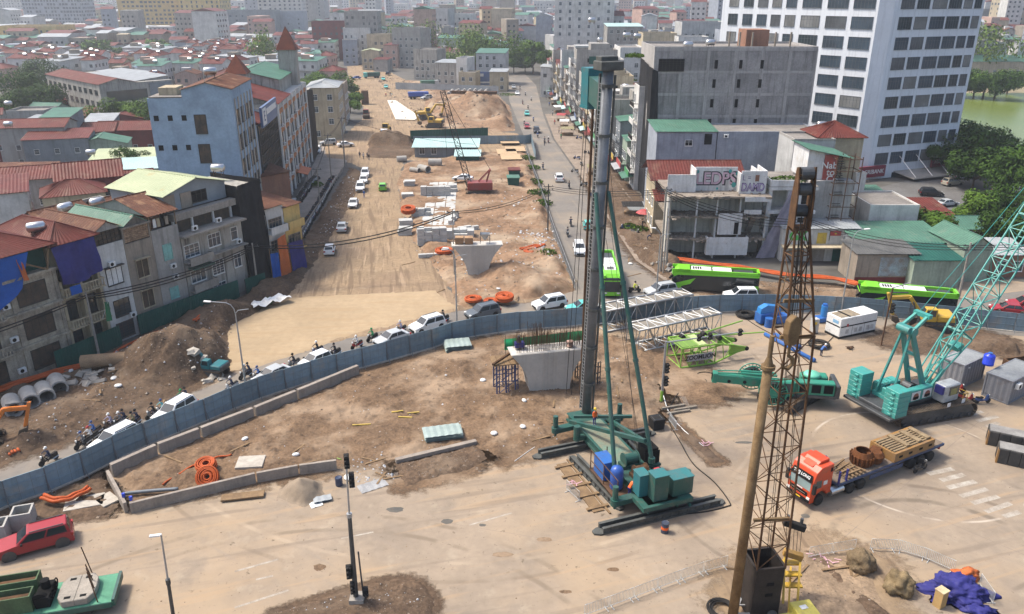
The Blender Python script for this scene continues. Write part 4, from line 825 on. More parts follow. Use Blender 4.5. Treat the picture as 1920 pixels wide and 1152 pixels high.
for i,(Y,W_,H_,wl,rk,lb) in enumerate(SHOPS):
 x=26.5-(Y-165)*.062;D_=12+(i*5) % 7
 t=house(lb,(x,Y+W_,0),-math.pi/2,W_-.15,D_,H_,wl,rk,M_GRNTIN if rk=='shed' else None,.8 if rk=='flat' else 1.6,'f','shop houses on the right street',cw=2.4,ww=1.5,wh=1.7)
 for a_ in (D_*.3,D_*.6):
  if (i+int(a_)) % 3:window(t,'r',W_-.15,D_,a_,H_-3.0,.8,1.2,'hole',gm=M_DARK)
 for k in range(1,int(H_/3.4)):balcony(t,.3,W_-.5,k*3.4+.3,WALLS[wl],.9,'bars' if k % 2 else 'solid',M_IRON if k % 2 else None)
 sb=MB();sb.box(.3,W_-.6,-1.3,-1.2,2.9,4.0);sb.build('signboard',M_SIGN[i % 5],t)
 aw=MB();corr(aw,(.2,-2.6,2.5),(W_-.4,-2.6,2.5),(W_-.4,-.05,3.0),(.2,-.05,3.0),.4,.05);aw.build('awning',(M_GRNTIN,M_GREYTIN,M_REDTIN,M_AQUATIN)[i % 4],t,fixn=False)
 if rk=='flat':
  MB().box(1,W_-1.2,D_*.35,D_*.8,H_,H_+2.6).build('stair_hut',WALLS[wl],t)
  if i % 2==0:water_tank(x+D_*.6,Y+W_/2,H_+2.6,.4*i,f'stainless tank on the roof of the {lb.split(" house")[0].split(" shop")[0]} house')
 if Y==262:MB().box(W_-.15+.005,W_-.05,4.0,7.5,H_-3.5,H_-1.2).build('green_panel',M_DKGRN,t)
# small houses seen between the mast and the grey block, and behind it
RB='houses behind the right street'
for lb,ul,ur,vt,vb,D_,wl,rk,rm,rs,a,wn in [
 ('white blank walled house right of the mast top',1158,1200,92,205,18,'white','flat',None,.5,0,'f'),
 ('house with a blue tin roof behind the big grey block',1135,1200,50,150,16,'grey','shed',M_AQUATIN,1.0,0,'f'),
 ('dark red roofed house over the right street roofs',1108,1165,30,140,14,'palegrey','gable_x',M_REDTIN,2.2,0,'f'),
 ('pale grey terraced house behind the grey block',1270,1352,45,165,16,'palegrey','flat',None,.8,0,'f'),
 ('white low house with plants behind the grey block',1265,1320,72,175,12,'white','flat',None,.6,0,'f'),
 ('grey house wall beside the white tower',1345,1370,60,180,14,'bluegrey','flat',None,.6,0,'f'),
 ('cream house with rooftop tanks behind the grey block',1200,1262,66,170,14,'cream','flat',None,.8,0,'f')]:
 pxb(lb,ul,ur,vt,vb,D_,wl,rk,rm,rs,a,wn,RB,name='house',cat='house')
for u,v,Y,lb in ((1175,68,208,'brown tank on the roof behind the mast'),(1195,70,208,'second brown tank on the roof behind the mast'),(1332,84,166,'large stainless tank on the grey block roof'),(1290,88,165,'small stainless tank on the grey block roof edge'),(1110,40,210,'stainless tank below the dark red roof'),(1540,238,150,'stainless tank at the corner of the blank grey wall')):
 water_tank(XY(u,v,Y),Y,HZ(u,v+6,Y),.2,lb)
# ---------------------------------------------------------------- big unfinished grey block
t=thing('grey_block','big bare grey concrete block with slit windows and unplastered panels','building',(27.6,160,0));W_,D_,H_=31.6,17,29.6
M_RAW=mat('raw_render',(.42,.40,.385),(.32,.31,.295),.95,.25,bump=.25,bscale=6,fine=.2,streak=.45)
M_RAW2=mat('raw_panel',(.35,.335,.325),(.24,.23,.225),.95,.35,bump=.3,bscale=6,fine=.25,streak=.6,objvar=.16)
MB().box(0,W_,.12,D_,-.5,H_).build('wall',M_RAW,t)
fr=MB();bays,fl=6,7;bw,fh=W_/bays,H_/fl
for i in range(bays+1):fr.box(max(0,i*bw-.3),min(W_,i*bw+.3),0,.119,0,H_)
for k in range(fl+1):
 for i in range(bays):fr.box(i*bw+(.301 if i else .3),(i+1)*bw-.301,.01,.118,max(0,k*fh-.28),min(H_+.3,k*fh+.28))
fr.build('concrete_frame',M_RAW,t);pm=MB().box(-bw/2+.32,bw/2-.32,.06,.117,.3,fh-.3).mesh('panel',M_RAW2)
for k in range(fl):
 for i in range(bays):link('panel',pm,t,((i+.5)*bw,0,k*fh))
for r_,vv in enumerate((121,157,194,231)):
 for c_,uu in enumerate((1343,1389,1429)):
  u_=uu-r_*4.3;x=XY(u_,vv,160)-27.6;z=HZ(u_,vv,160);window(t,'f',W_,D_,x,z-.8,.62,1.65,'hole',gm=M_DARK)
window(t,'f',W_,D_,3.4,H_-4.0,4.9,2.2,'grid',M_IRON,M_DARK)
roof(t,'flat',W_,D_,H_+.01,M_TILE,.3,.5,M_RAW,0,.13)
bs=MB();bs.box(18.5,23,4,10,H_+.06,H_+3.4);bs.build('stair_hut',WALLS['brick'],t);st=MB()
for x in (15,17,19.5,24,27):st.bar((x,3,H_),(x,3,H_+3),.3)
st.build('starter_column',WALLS['brown'],t)['kind']='stuff'
cloth('netting',M_NET,t,(-.15,17,0),(-.15,-.4,0),(-.15,-.3,26),(-.15,17,27),18,20,.35,2);cloth('netting',M_NET,t,(-.3,-.35,0),(2.2,-.3,0),(.9,-.2,25.5),(-.3,-.35,26),6,20,.2,5)
# ---------------------------------------------------------------- blank grey wall house, red roofed house, wreck
t,w1,h1=pxb('blue grey house with one white framed window under a green roof edge',1222,1330,247,402,10,'bluegrey','shed',M_GRNTIN,.7,0,'',None,name='house',cat='house')
window(t,'f',w1,10,w1*.54,h1-2.6,1.3,1.0,'cross',M_WHITEP,M_DARK);window(t,'f',w1,10,w1*.86,h1-2.4,1.4,2.0,'hole',gm=M_DARK)
t,w1,h1=pxb('long blank blue grey wall of a windowless house beside the grey block',1332,1520,250,402,10,'bluegrey','flat',None,.3,0,'',None,name='house',cat='house');aircon(t,'f',w1,10,1.5,h1-.8)
X0=XY(1222,440,134);t=thing('red_roof_house','old house with spreading dark red tin roofs above the wrecked building','house',(X0,134,0));W_=XY(1388,345,134)-X0
MB().box(0,W_,0,9,-.5,10.0).build('wall',WALLS['cream'],t);MB().box(.1,W_*.45,-.1,-.005,7.4,9.9).build('red_panel',WALLS['maroon'],t);roof(t,'gable_x',W_,9,10.0,M_REDTIN,1.0,2.4)
MB().box(W_*.5,W_*.98,-.05,-.004,7.8,9.8).build('open_loft',M_DARK,t);lo=MB();corr(lo,(-.5,-4.0,7.2),(W_*.6,-4.0,7.2),(W_*.6,-.1,8.3),(-.5,-.1,8.3));lo.build('lower_roof',M_REDTIN,t,fixn=False)
for k in range(3):window(t,'l',W_,9,2.5+k*2.6,5,1.2,1.6,'grid',M_WHITEP,M_GLASS);window(t,'l',W_,9,2.5+k*2.6,1.5,1.2,1.6,'grid',M_WHITEP,M_GLASS)
for i in range(7):cloth('laundry',(M_WHITEP,M_NET,WALLS['pink'],M_PURTARP)[i % 4],t,(W_*.54+i*.8,-.3,8.2),(W_*.54+i*.8+.5,-.3,8.2),(W_*.54+i*.8+.5,-.3,9.5),(W_*.54+i*.8,-.3,9.5),3,3,.06,i)
M_WRECK=mat('wreck_plaster',(.66,.66,.66),(.50,.50,.49),.9,.4,bump=.15,fine=.15,streak=.4,stain=((.45,.40,.33),.5,.55,.7,.6));M_RUBBLE=mat('rubble',(.34,.29,.24),(.22,.185,.15),.95,1.2,bump=.6,fine=.4)
M_WRECKIN=mat('wreck_inside',(.58,.56,.50),(.47,.45,.40),.95,.4,bump=.2,fine=.2,streak=.5)
t=thing('wrecked_house','half demolished white building with open floors and graffiti on its top storey','building',(24.6,121,0));W_,D_=19,11;t.scale=(.83,1,1)
sl_=MB()
for z,ov in ((3.4,.3),(7.0,.0),(10.4,.8)):
 n=24;vs=[];rr=random.Random(int(z*10))
 for i in range(n+1):vs.append((W_*i/n,-ov+rr.uniform(-.5,.35),z))
 o_=len(vs);vs+=[(W_*i/n,D_,z) for i in range(n+1)];vs+=[(p[0],p[1],z-.28) for p in vs]
 m_=n+1;fs=[]
 for i in range(n):fs+=[(i,i+1,o_+i+1,o_+i),(2*m_+i,2*m_+o_+i,2*m_+o_+i+1,2*m_+i+1),(i,2*m_+i,2*m_+i+1,i+1)]
 sl_.add(vs,fs)
sl_.build('floor_slab',M_RUBBLE,t);bw_=MB();bw_.box(0,W_,3.4,3.65,0,10.1);bw_.box(0,.25,.5,3.4,0,10.1);bw_.box(9.2,9.4,1.2,3.4,0,6.7);bw_.box(13.8,14,1.0,3.4,3.4,10.1);bw_.build('inner_wall',M_WRECKIN,t)
co=MB()
for x in (.2,5.5,9.3,13.7,18.8):
 for z0,z1 in ((0,3.1),(3.42,6.7),(7.02,10.1)):co.bar((x,.35,z0),(x,.35,z1),.28)
co.build('column',M_WRECK,t)
tp=MB();tp.box(0,5.2,2.0,2.2,10.42,13.2);tp.box(5.4,13.4,3.0,3.2,10.42,14.2);tp.box(13.6,18.2,1.0,1.2,10.42,14.0);tp.box(13.4,13.6,1.0,6,10.42,13.6);tp.box(18.2,18.4,1.0,6,10.42,14);tp.box(5.2,5.4,2.0,6,10.42,14);tp.build('top_wall',M_WRECK,t)
pf=MB();pf.box(7.6,15.5,-.9,-.7,.9,3.8);pf.box(7.6,7.8,-.7,.2,.9,3.8);pf.box(15.3,15.5,-.7,.2,.9,3.8);pf.box(9.5,14.0,-.6,-.4,4.2,7.6);pf.box(14.2,17.5,-.6,-.4,7.5,8.2);pf.box(14,19,-.95,-.75,9.6,10.35);pf.build('front_panel',M_WRECK,t)
MB().box(12.6,13.4,-.66,-.602,4.3,6.2).build('doorway',M_DARK,t)
db=MB();dr=random.Random(9)
for k in range(320):s_=dr.uniform(.08,.34);db.cbox((dr.uniform(.3,18.7),dr.uniform(-.2,3.1),dr.choice((0,3.42,3.42,7.02,7.02,7.02,10.42))+s_*.3),(s_*dr.uniform(.8,2),s_,s_*.7),dr.uniform(0,3),dr.uniform(-.5,.5))
for k in range(22):x=dr.uniform(.5,18.5);z=dr.choice((3.3,6.9,10.3));db.bar((x,-.1,z),(x+dr.uniform(-.4,.4),dr.uniform(-1.1,-.5),z-dr.uniform(.2,1.0)),.05);db.cbox((x,-.4,z-.25),(dr.uniform(.4,1.2),.5,.14),0,dr.uniform(.3,1.0))
db.build('debris',M_RUBBLE,t)['kind']='stuff'
sr=MB()
for x0,z0 in ((16.2,3.5),(16.4,10.5)):
 for i in range(9):sr.box(x0-.0,x0+1.1,3.5-i*.28,3.78-i*.28,z0+i*.36-.36,z0+i*.36)
sr.build('staircase',M_RUBBLE,t)
GR=[paint('graffiti_pink',(.62,.42,.5),.7),paint('graffiti_black',(.02,.02,.025),.7),paint('graffiti_teal',(.02,.35,.33),.7),paint('graffiti_violet',(.12,.07,.2),.7),paint('graffiti_lilac',(.5,.42,.6),.7)]
gz=thing('wall_graffiti','pink and black graffiti piece on the top storey of the wreck','graffiti',(24.6+9.4*.83,121+2.98,12.3));gz.scale=(.83,1,1);text('LEDPS',2.9,GR[1],gz,(.06,-.01,0),(R(90),0,R(0)),.004,'outline',.05,1.05);text('LEDPS',2.7,GR[0],gz,(0,-.03,.03),(R(90),0,0),.004,'fill',.012,1.05)
q=MB()
for x,z,r_ in ((-4,-.9,.4),(-3.6,1.2,.3),(3.5,-.9,.45),(2.6,1.3,.3),(3.9,.9,.25),(.4,-1.5,.2)):q.cyl((x,-.035,z),r_,.012,8,'y')
q.build('splash',GR[2],gz)
gz=thing('wall_graffiti','violet outlined DAMD lettering sprayed on the white end wall','graffiti',(24.6+15.9*.83,121+.98,11.4));gz.scale=(.83,1,1);text('DAMD',1.75,GR[3],gz,(0,-.01,0),(R(90),0,0),.004,'outline',.05,.85);text('DAMD',1.65,GR[4],gz,(0,-.03,0),(R(90),0,0),.004,'fill',-.005,.87);text('L =',1.2,GR[3],gz,(-1.3,-.01,1.5),(R(90),0,0),.004,'tag',.0)
MB().box(.3,1.0,-.05,-.01,1.0,2.0).build('wall_hole',WALLS['brick'],gz)
# white corner building right of the wreck
t=thing('wrecked_house','white gutted corner building with round columns and weeds on its flat roof','building',(40.7,122,0));W_,D_=7.2,11
MB().box(0,W_,3,D_,-.5,11.2).build('wall',M_WRECKIN,t);f_=MB()
for z in (3.5,7.2,11.0):f_.box(-.2,W_+.2,-.2,2.99,z,z+.5)
for x in (.1,3.0,6.9):f_.box(x-.25,x+.25,.1,.6,0,11)
f_.box(3.3,6.9,.2,.4,4.0,7.2);f_.box(4.4,6.9,.2,.4,7.7,11);f_.build('frame',M_WRECK,t);window(t,'f',W_,D_,5.6,8.3,1.1,1.8,'hole',gm=M_DARK,off=(0,.2));window(t,'f',W_,D_,5.4,4.8,1.1,1.7,'hole',gm=M_DARK,off=(0,.2))
MB().box(-.2,W_+.2,-.2,D_,11.51,11.6).build('roof',M_TILE,t);p_=MB();p_.box(-.2,3.5,-.2,.0,11.6,12.6);p_.box(-.2,0,.0,D_,11.6,12.6);p_.build('parapet',M_WRECK,t)
cloth('torn_net',mat('grey_netting',(.30,.28,.33),(.22,.2,.25),.9,1,bump=.5),t,(-1.5,-1.2,.1),(1.6,-.9,.1),(3.9,-.3,11),(3.0,-.3,11),8,18,.25,4)
# grey stair tower house with red sign, scaffold and green roof
t=thing('sign_house','grey rendered house with a tall red sign and a green tin roof','house',(47.4,124,0));MB().box(0,7.0,0,10,-.5,12).build('wall',M_RAW,t);MB().prism([(-.4,12),(4.2,12),(4.2,15.9),(-.4,16.8)],1,8,'y').build('upper_wall',M_WRECK,t);q=MB();corr(q,(-.8,.2,17.0),(-.8,8.8,17.0),(6.6,8.8,15.5),(6.6,.2,15.5));q.build('roof',M_GRNTIN,t,fixn=False);MB().box(2.2,4.3,.7,.99,11.2,16.0).build('red_sign',paint('brick_red_sign',(.33,.05,.035),.6),t)
for k,s_ in enumerate(('Nab','to','Co')):text(s_,1.5,M_WHITEP,t,(3.0+k*.35,.66,14.3-k*1.1),(R(90),0,0),.01)
t=thing('sign_house','pale grey cube house with a white vent behind the red sign house','house',(47.6,134,0));MB().box(0,7,0,8,-.5,16.5).build('wall',WALLS['palegrey'],t);roof(t,'flat',7,8,16.5,M_TILE,.2,.4);roof(t,'hip',7.6,8,16.8,M_REDTIN,.5,2.2,None,5.0,2);MB().box(5.0,12.6,2,10,-.5,16.7).build('side_wall',WALLS['cream'],t);window(t,'f',7,8,1.2,12.5,.7,2.4,'cross');window(t,'f',7,8,2.6,14.6,.9,.7,'cross')
t=thing('scaffold_tower','tall rusty scaffold tower with a stair inside, beside the red sign house','scaffold',(50.8,122.9,0));s_=MB();st=MB();MB().box(.3,3.7,3.3,3.5,0,15.5).build('backing_wall',WALLS['cream'],t)
for x in (0,2,4):
 for y in (0,3):s_.bar((x,y,0),(x,y,16),.12)
for k in range(9):
 for y in (0,3):s_.bar((0,y,k*1.9+.4),(4,y,k*1.9+.4),.1)
 for x in (0,4):s_.bar((x,0,k*1.9+.4),(x,3,k*1.9+.4),.1)
s_.build('frame',M_TANKLEG,t)
for k in range(8):
 for i in range(6):st.box(.6,1.9,.5+i*.35,.8+i*.35,k*1.9+i*.3+.4,k*1.9+i*.3+.46)
st.build('stair',M_IRON,t)['kind']='stuff'
for lb,ul,ur,vt,vb,D_,wl,rk,rm,rs in [
 ('white box shaped building with a blank front beyond the scaffold',1618,1708,388,472,10,'white','flat',None,.3),
 ('white narrow wall with balusters beside the bank sign',1588,1606,330,440,6,'white','flat',None,.5),
 ('low cream house with a green tin terrace roof under the bank sign',1606,1655,368,430,6,'cream','shed',M_GRNTIN,.6),
 ('stained brown long wall building with a pale blue patch and green roof edge',1600,1712,476,532,6,'brown','shed',mat('dark_tin',(.13,.13,.125),(.09,.09,.088),.6,.5,bump=.05),.3),
 ('low olive building with a dark green roof by the second bus',1706,1795,488,540,7,'green','shed',M_DKGRN,.5),
 ('low dark roofed building running behind the painted wall',1600,1770,455,510,9,'slate','shed',M_GRNTIN,.8)]:
 t,w1,h1=pxb(lb,ul,ur,vt,vb,D_,wl,rk,rm,rs,0,'',None,name='low_building',cat='building')
 if 'stained' in lb:MB().box(3.4,9.2,-.03,-.004,1.2,h1-.6).build('painted_patch',mat('pale_blue_patch',(.36,.47,.52),(.28,.25,.22),.9,.9,fine=.4),t);MB().box(0,w1,-.06,-.031,0,1.0).build('red_base',WALLS['maroon'],t)
X0=XY(1462,500,119.5);t=thing('painted_wall_house','low white house front painted with a green tag and a red flag','house',(X0,119.5,0));W_=XY(1602,500,119.5)-X0
MB().box(0,W_,.3,8,-.5,5.4).build('wall',WALLS['white'],t);MB().box(-.2,W_+.2,-1.6,.29,2.6,2.8).build('canopy',WALLS['cream'],t);lo=MB();corr(lo,(-.3,0,5.4),(W_+.3,0,5.4),(W_+.3,8,6.2),(-.3,8,6.2));lo.build('roof',M_GREYTIN,t,fixn=False)
for x in (1.2,4.5,8.2):MB().box(x,x+2.4,.2,.295,.0,2.3).build('shutter',M_DKGRN if x>6 else M_CONC,t)
fg=MB();fg.box(7.4,9.1,.25,.295,4.2,5.0);fg.build('painted_flag',M_SIGN[1],t);MB().cyl((8.25,.24,4.6),.22,.005,5,'y').build('painted_star',M_SIGN[2],t);MB().box(7.3,7.38,.25,.295,3.4,5.0).build('painted_pole',M_IRON,t);text('GK',2.0,paint('spray_green',(.06,.5,.08),.7),t,(2.4,.28,4.1),(R(90),0,R(0)),.004,'spray_tag',.05);MB().box(5.4,6.9,.27,.295,2.9,4.7).build('painted_patch',M_SIGN[2],t)
# ---------------------------------------------------------------- white office tower with the bank
t=thing('office_tower','white tile clad office tower with dark windows and a crimson bank sign','building',(79,178,0))
M_BLIND=glass('blind_glass',(.13,.13,.125),.25);M_TOWER=mat('tower_tile',(.72,.74,.77),(.66,.68,.71),.55,.2,bump=.03,fine=.06,streak=.22)
FH=4.15;TH=52;nfl=12
def wing(dirx,diry,L,cols,flip):
 e=thing('wing',None,None);e.parent=t
 a=math.atan2(diry,dirx);e.rotation_euler=(0,0,a);return e
# plan of the tower: left face runs up-left from the corner, right face runs right
lx,ly=-.634,.773;rx_,ry_=.931,.365;LL,LR=40,26
P0=Vector((-1.4,.6,0));P1=Vector((1.8,.3,0));PL=P0+Vector((lx,ly,0))*LL;PR=P1+Vector((rx_,ry_,0))*LR
wm=MB();prof=[(P0.x,P0.y),(P1.x,P1.y),(PR.x,PR.y),(PR.x-8,PR.y+20),(PL.x+25,PL.y+15),(PL.x,PL.y)];wm.prism(prof,-.5,TH,'z');wm.build('wall',M_TOWER,t)
def tw_win(P,dx,dy,flip,cols,floors,zoff):
 ang=math.atan2(dy,dx)
 for k in range(floors):
  for (a,w_) in cols:
   p=P+Vector((dx,dy,0))*a;z=zoff+k*FH
   f,g=win_mesh(w_,2.35,'cross',M_SLATEF,rnd.choice((M_GLASSB,M_GLASSB,M_GLASSB,M_GLASS,M_FARGL,M_BLIND)));n_=Vector((dy,-dx,0))*(1 if not flip else-1)
   o=link('window',f,t,p+Vector((0,0,z)),ang+(math.pi if flip else 0));link('pane',g,o)
M_SLATEF=paint('slate_frame',(.10,.115,.13),.5)
tw_win(P1,rx_,ry_,False,[(3.6,3.6),(8.0,3.4),(12.7,4.0),(17.2,3.6),(21.0,2.4),(24.0,2.0)],nfl,3.2)
tw_win(P0,lx,ly,True,[(3.2,4.8),(9.3,4.8),(15.6,4.6),(20.8,2.6),(24.6,2.4),(28.4,2.6),(32.4,2.6),(36.6,2.6)],nfl,3.2)
cb=MB();n_=Vector((ry_,-rx_,0));nl=Vector((-ly,lx,0))*-1
# crimson signs, canopy and dark lobby
def plate(nm,m,P,dx,dy,a0,a1,z0,z1,out,th=.25):
 d=Vector((dx,dy,0));n2=Vector((dy,-dx,0));A=P+d*a0+n2*out;B=P+d*a1+n2*out;b=MB();A2=A-n2*th;B2=B-n2*th
 b.add([(*A.xy,z0),(*B.xy,z0),(*B2.xy,z0),(*A2.xy,z0),(*A.xy,z1),(*B.xy,z1),(*B2.xy,z1),(*A2.xy,z1)],[(0,3,2,1),(4,5,6,7),(0,1,5,4),(1,2,6,5),(2,3,7,6),(3,0,4,7)]);return b.build(nm,m,t)
CR=paint('bank_crimson',(.24,.012,.035),.5);ANG=math.atan2(ry_,rx_)
plate('bank_sign',CR,P1,rx_,ry_,-3.4,4.2,.6,3.1,1.2,.5);p=P1+Vector((rx_,ry_,0))*.4+Vector((ry_,-rx_,0))*1.23;text('AGRIBANK',1.35,M_WHITEP,t,(p.x,p.y,1.8),(R(90),0,ANG),.02)
plate('bank_sign',CR,P1,rx_,ry_,18.5,24.5,1.4,3.9,1.0,.5);p=P1+Vector((rx_,ry_,0))*21.5+Vector((ry_,-rx_,0))*1.03;text('AGRIBANK',1.0,M_WHITEP,t,(p.x,p.y,2.6),(R(90),0,ANG),.02)
d=Vector((rx_,ry_,0));n2=Vector((ry_,-rx_,0));c_=MB();A=P1+d*8+n2*.02;B=P1+d*25+n2*.02;C=B+n2*6;D2=A+n2*6
c_.add([(*A.xy,1.0),(*B.xy,1.0),(*C.xy,.4),(*D2.xy,.4),(*A.xy,1.25),(*B.xy,1.25),(*C.xy,.65),(*D2.xy,.65)],[(0,3,2,1),(4,5,6,7),(0,1,5,4),(1,2,6,5),(2,3,7,6),(3,0,4,7)]);c_.M=None
o=c_.build('canopy',mat('canopy_sheet',(.42,.39,.35),None,.7,.4),t);o.location.z=0
plate('lobby_glass',M_GLASS,P1,rx_,ry_,7.5,17,-3.2,.95,.2,.15)
t.location.z=.2;lobby=MB();lobby.prism(prof,-4.2,-.5,'z');lobby.build('podium',WALLS['slate'],t)
cs=MB()
for a in (9,14,19):q0=P1+d*a+n2*.1;q1=q0+n2*5.5;cs.tube([(*q0.xy,4.6),(*q1.xy,.7)],.06,5)
cs.build('canopy_stay',M_STEEL,t)
# ---------------------------------------------------------------- trees: trunk, limbs, crown of many leaves gathered in clumps
M_BARK=mat('bark',(.13,.095,.065),(.08,.06,.045),.95,2,bump=.5,fine=.3)
M_LEAF=leafmat('leaf_mid',(.11,.19,.028),(.055,.105,.016));M_LEAFD=leafmat('leaf_dark',(.06,.115,.02),(.03,.06,.012));M_LEAFL=leafmat('leaf_light',(.16,.24,.04),(.085,.14,.022))
def tree_proto(label,h,r,m,seed,n=2600,ls=.34,group=None,flat=.75):
 rr=random.Random(seed);t=thing('tree',label,'tree',(0,0,0),0,group)
 tr=MB();th=h*.26;tr.tube([(0,0,-.2),(.1,.05,th*.5),(0,.1,th)],[h*.03,h*.024,h*.02],7)
 cl=[]
 for i in range(15):
  a=rr.uniform(0,6.28);q=r*math.sqrt(rr.random())*.8;z=th+(h-th)*(.1+.75*rr.random()*(1-.45*q/r));c=Vector((q*math.cos(a),q*math.sin(a),z));cl.append((c,r*rr.uniform(.26,.46)))
  if i<8:tr.tube([(0,.05,th*rr.uniform(.7,1)),c*.5+Vector((0,0,th*.45)),c],[h*.014,h*.009,h*.004],5)
 tr.build('trunk',M_BARK,t)
 vs=[];fs=[]
 for i in range(n):
  c,cr=cl[rr.randrange(len(cl))];d=Vector((rr.gauss(0,1),rr.gauss(0,1),rr.gauss(0,1))).normalized();p=c+Vector((d.x,d.y,d.z*flat))*cr*(rr.random()**.33)*1.05
  nn=(d+Vector((rr.uniform(-.8,.8),rr.uniform(-.8,.8),rr.uniform(0,1)))).normalized();a=nn.cross(Vector((rr.uniform(-1,1),rr.uniform(-1,1),.3))).normalized();b=nn.cross(a);s=ls*rr.uniform(.6,1.25);k=len(vs)
  vs+=[p+a*s,p+b*s*.55,p-a*s,p-b*s*.55];fs.append((k,k+1,k+2,k+3))
 mb=MB();mb.add(vs,fs);mb.build('crown',m,t,fixn=False);return t
TREES=[
 # u, v(crown centre), crown height z, height, radius, kind, label, group
 (30,150,11,15,12,'D','dark leafy tree at the left edge behind the red tin roofs'),(10,185,9,13,9,'D','broad dark tree low at the left edge'),(80,128,10,14,11,'D','dark tree behind the white office block corner'),(130,118,9,13,10,'D','dark tree between the watermark corner and the office block'),(62,172,9,13,9,'D','dark tree in front of the left tree mass'),
 (205,208,7,10,6.5,'M','green tree in front of the white office block'),(240,203,7,10,7,'M','middle green tree below the office block'),(272,208,7,10,6,'M','green tree touching the blue gable wall'),
 (590,135,9,13,9,'M','tall green tree behind the brown slab on the left street'),(620,125,9,13,9,'M','big green tree leaning over the far road'),(640,150,7,10,6,'M','green tree at the edge of the far road'),(600,160,7,10,6,'M','green tree above the balcony house'),(655,185,5,8,4.5,'M','small green tree beside the far road verge'),
 (495,70,9,12,8,'L','pale green tree behind the red spire'),(530,100,8,11,7,'M','green tree beside the spire base'),(765,40,11,14,11,'L','bright tree beyond the roof garden house'),(890,60,10,13,9,'L','light green tree beyond the orange roofs'),(932,60,10,14,10,'M','tall green tree at the top of the street'),(963,85,10,14,8,'M','tall street tree right of the orange roofs'),(985,110,7,11,6,'M','street tree over the parked vans'),(1000,75,8,11,7,'M','tree at the end of the right street'),(870,75,8,11,8,'L','light green tree right of the white house'),
 (1810,250,9,13,7,'D','dark tree between the tower and the lake'),(1785,282,6,9,5,'D','dark tree beside the bank parking lot'),(1835,295,7,10,6.5,'D','dark lakeside tree left of the tall one'),(1893,245,11,16,8.5,'D','tall dark lakeside tree with an open crown'),(1905,300,8,11,7,'D','dark tree at the right edge by the lake'),(1870,270,7,11,6,'D','dark lakeside tree in front of the water'),
 (1822,380,5,7.5,4.4,'M','round green tree in the bank parking lot'),(1896,376,5,8,4.2,'D','dark tree at the right edge of the parking lot'),(1724,436,3,6,3.0,'M','yellowish green tree beside the white box building'),(1656,372,2.4,4,2.6,'M','round shrub tree under the bank sign'),(1895,436,4,6,3.2,'D','dark tree behind the teal boom'),
 (1812,150,7,10,9,'M','tree on the far lake shore near the tower'),(1850,150,7,10,10,'M','middle tree on the far lake shore'),(1895,145,7,11,10,'L','bright tree on the far lake shore at right'),(1870,158,6,8,8,'D','low dark tree on the far lake shore'),(1830,160,5,7,7,'D','bushy tree on the far lake bank'),
 (245,318,3,5,3,'D','small dark tree in the gap beside the blue gable'),(1845,62,7,10,10,'L','yellowish tree beyond the halls at far right'),
]
TP={}
for u,v,z,h,r,k,lb in TREES:
 key=(k,round(r/2))
 x,y=G(u,v,z)
 sc_=1
 if y>440:y=430 if v>45 else 520;x=XY(u,v,y);sc_=max(1,(HZ(u,v,y)+r*.5)/h)
 if key not in TP:t=TP[key]=tree_proto(lb,h,r,{'D':M_LEAFD,'M':M_LEAF,'L':M_LEAFL}[k],hash(key[1])+ord(k),4600 if y<330 else 1800,.3 if r<6 else .42);t.location=(x,y,0)
 else:t=copy_tree(TP[key],None,(x,y,0),(u*7 % 63)/10,lb)
 t.scale=(max(1,sc_*.85),)*2+(sc_,);t.rotation_euler.z=(u*7 % 63)/10;t['group']='trees around the site'
# trees scattered through the hazy city
ct=random.Random(5);k_=0
far_t=tree_proto('round green tree standing among the hazy city roofs',10,6,M_LEAF,91,420,.95,'trees of the hazy city');far_t.location=(-150,520,0)
for i in range(2500):
 if k_>285:break
 y=320+(ct.random()**1.4)*1700;x=ct.uniform(-.66,.66)*y;u,v=pix(x,y);pk=mnoise.noise((x*.006,y*.006,3.3))>.33
 if not pk and ct.random()>.2:continue
 if (600<u<1035 and v>105) or v>165 or u>1780 and v>90:continue
 if any((x-a)**2+(y-b)**2<r*r for a,b,r in OCC):continue
 copy_tree(far_t,None,(x,y,0),ct.uniform(0,6)).scale=[ct.uniform(.7,1.4)]*3;k_+=1
# weeds along the fence of the right street and on the roofs
gr_=MB();wr=random.Random(3)
def weeds(cx_,cy_,r,n,z=0,s=.3):
 for i in range(n):
  a=wr.uniform(0,6.28);q=r*math.sqrt(wr.random());p=Vector((cx_+q*math.cos(a),cy_+q*math.sin(a),z+wr.uniform(0,.9)*(1-q/r*.6)));d=Vector((wr.uniform(-1,1),wr.uniform(-1,1),wr.uniform(.1,1))).normalized()*s;e=d.cross(Vector((wr.uniform(-1,1),wr.uniform(-1,1),.1))).normalized()*s*.5
  gr_.add([p+d,p+e,p-d,p-e],[(0,1,2,3)])
for u,v,r,n in ((985,300,2.5,260),(1000,345,2.2,220),(1010,365,2.5,260),(1018,385,2,200),(1025,480,1.6,140),(998,318,2,160),(1030,500,1.6,140),(595,350,1.5,160),(870,175,4,120),(950,180,4,140),(1180,430,1.5,160),(1200,435,1.5,160)):x,y=G(u,v);weeds(x,y,r,n,.3)
for u,v,z,r,n in ((1190,105,28,2.0,260),(1440,340,11.7,2.0,200),(1480,338,11.7,2.5,200),(240,600,.3,1.5,200),(800,16,20,4,200),(1100,110,20,2.5,160),(1180,150,14,2.5,200),(535,330,2.0,2.5,300),(500,565,.5,.8,60)):x,y=G(u,v,z);weeds(x,y,r,n,z-.2)
tag(gr_.build('weeds',M_LEAF,fixn=False),'green weeds and creepers growing on banks, ledges and roofs','plants',None,'stuff')
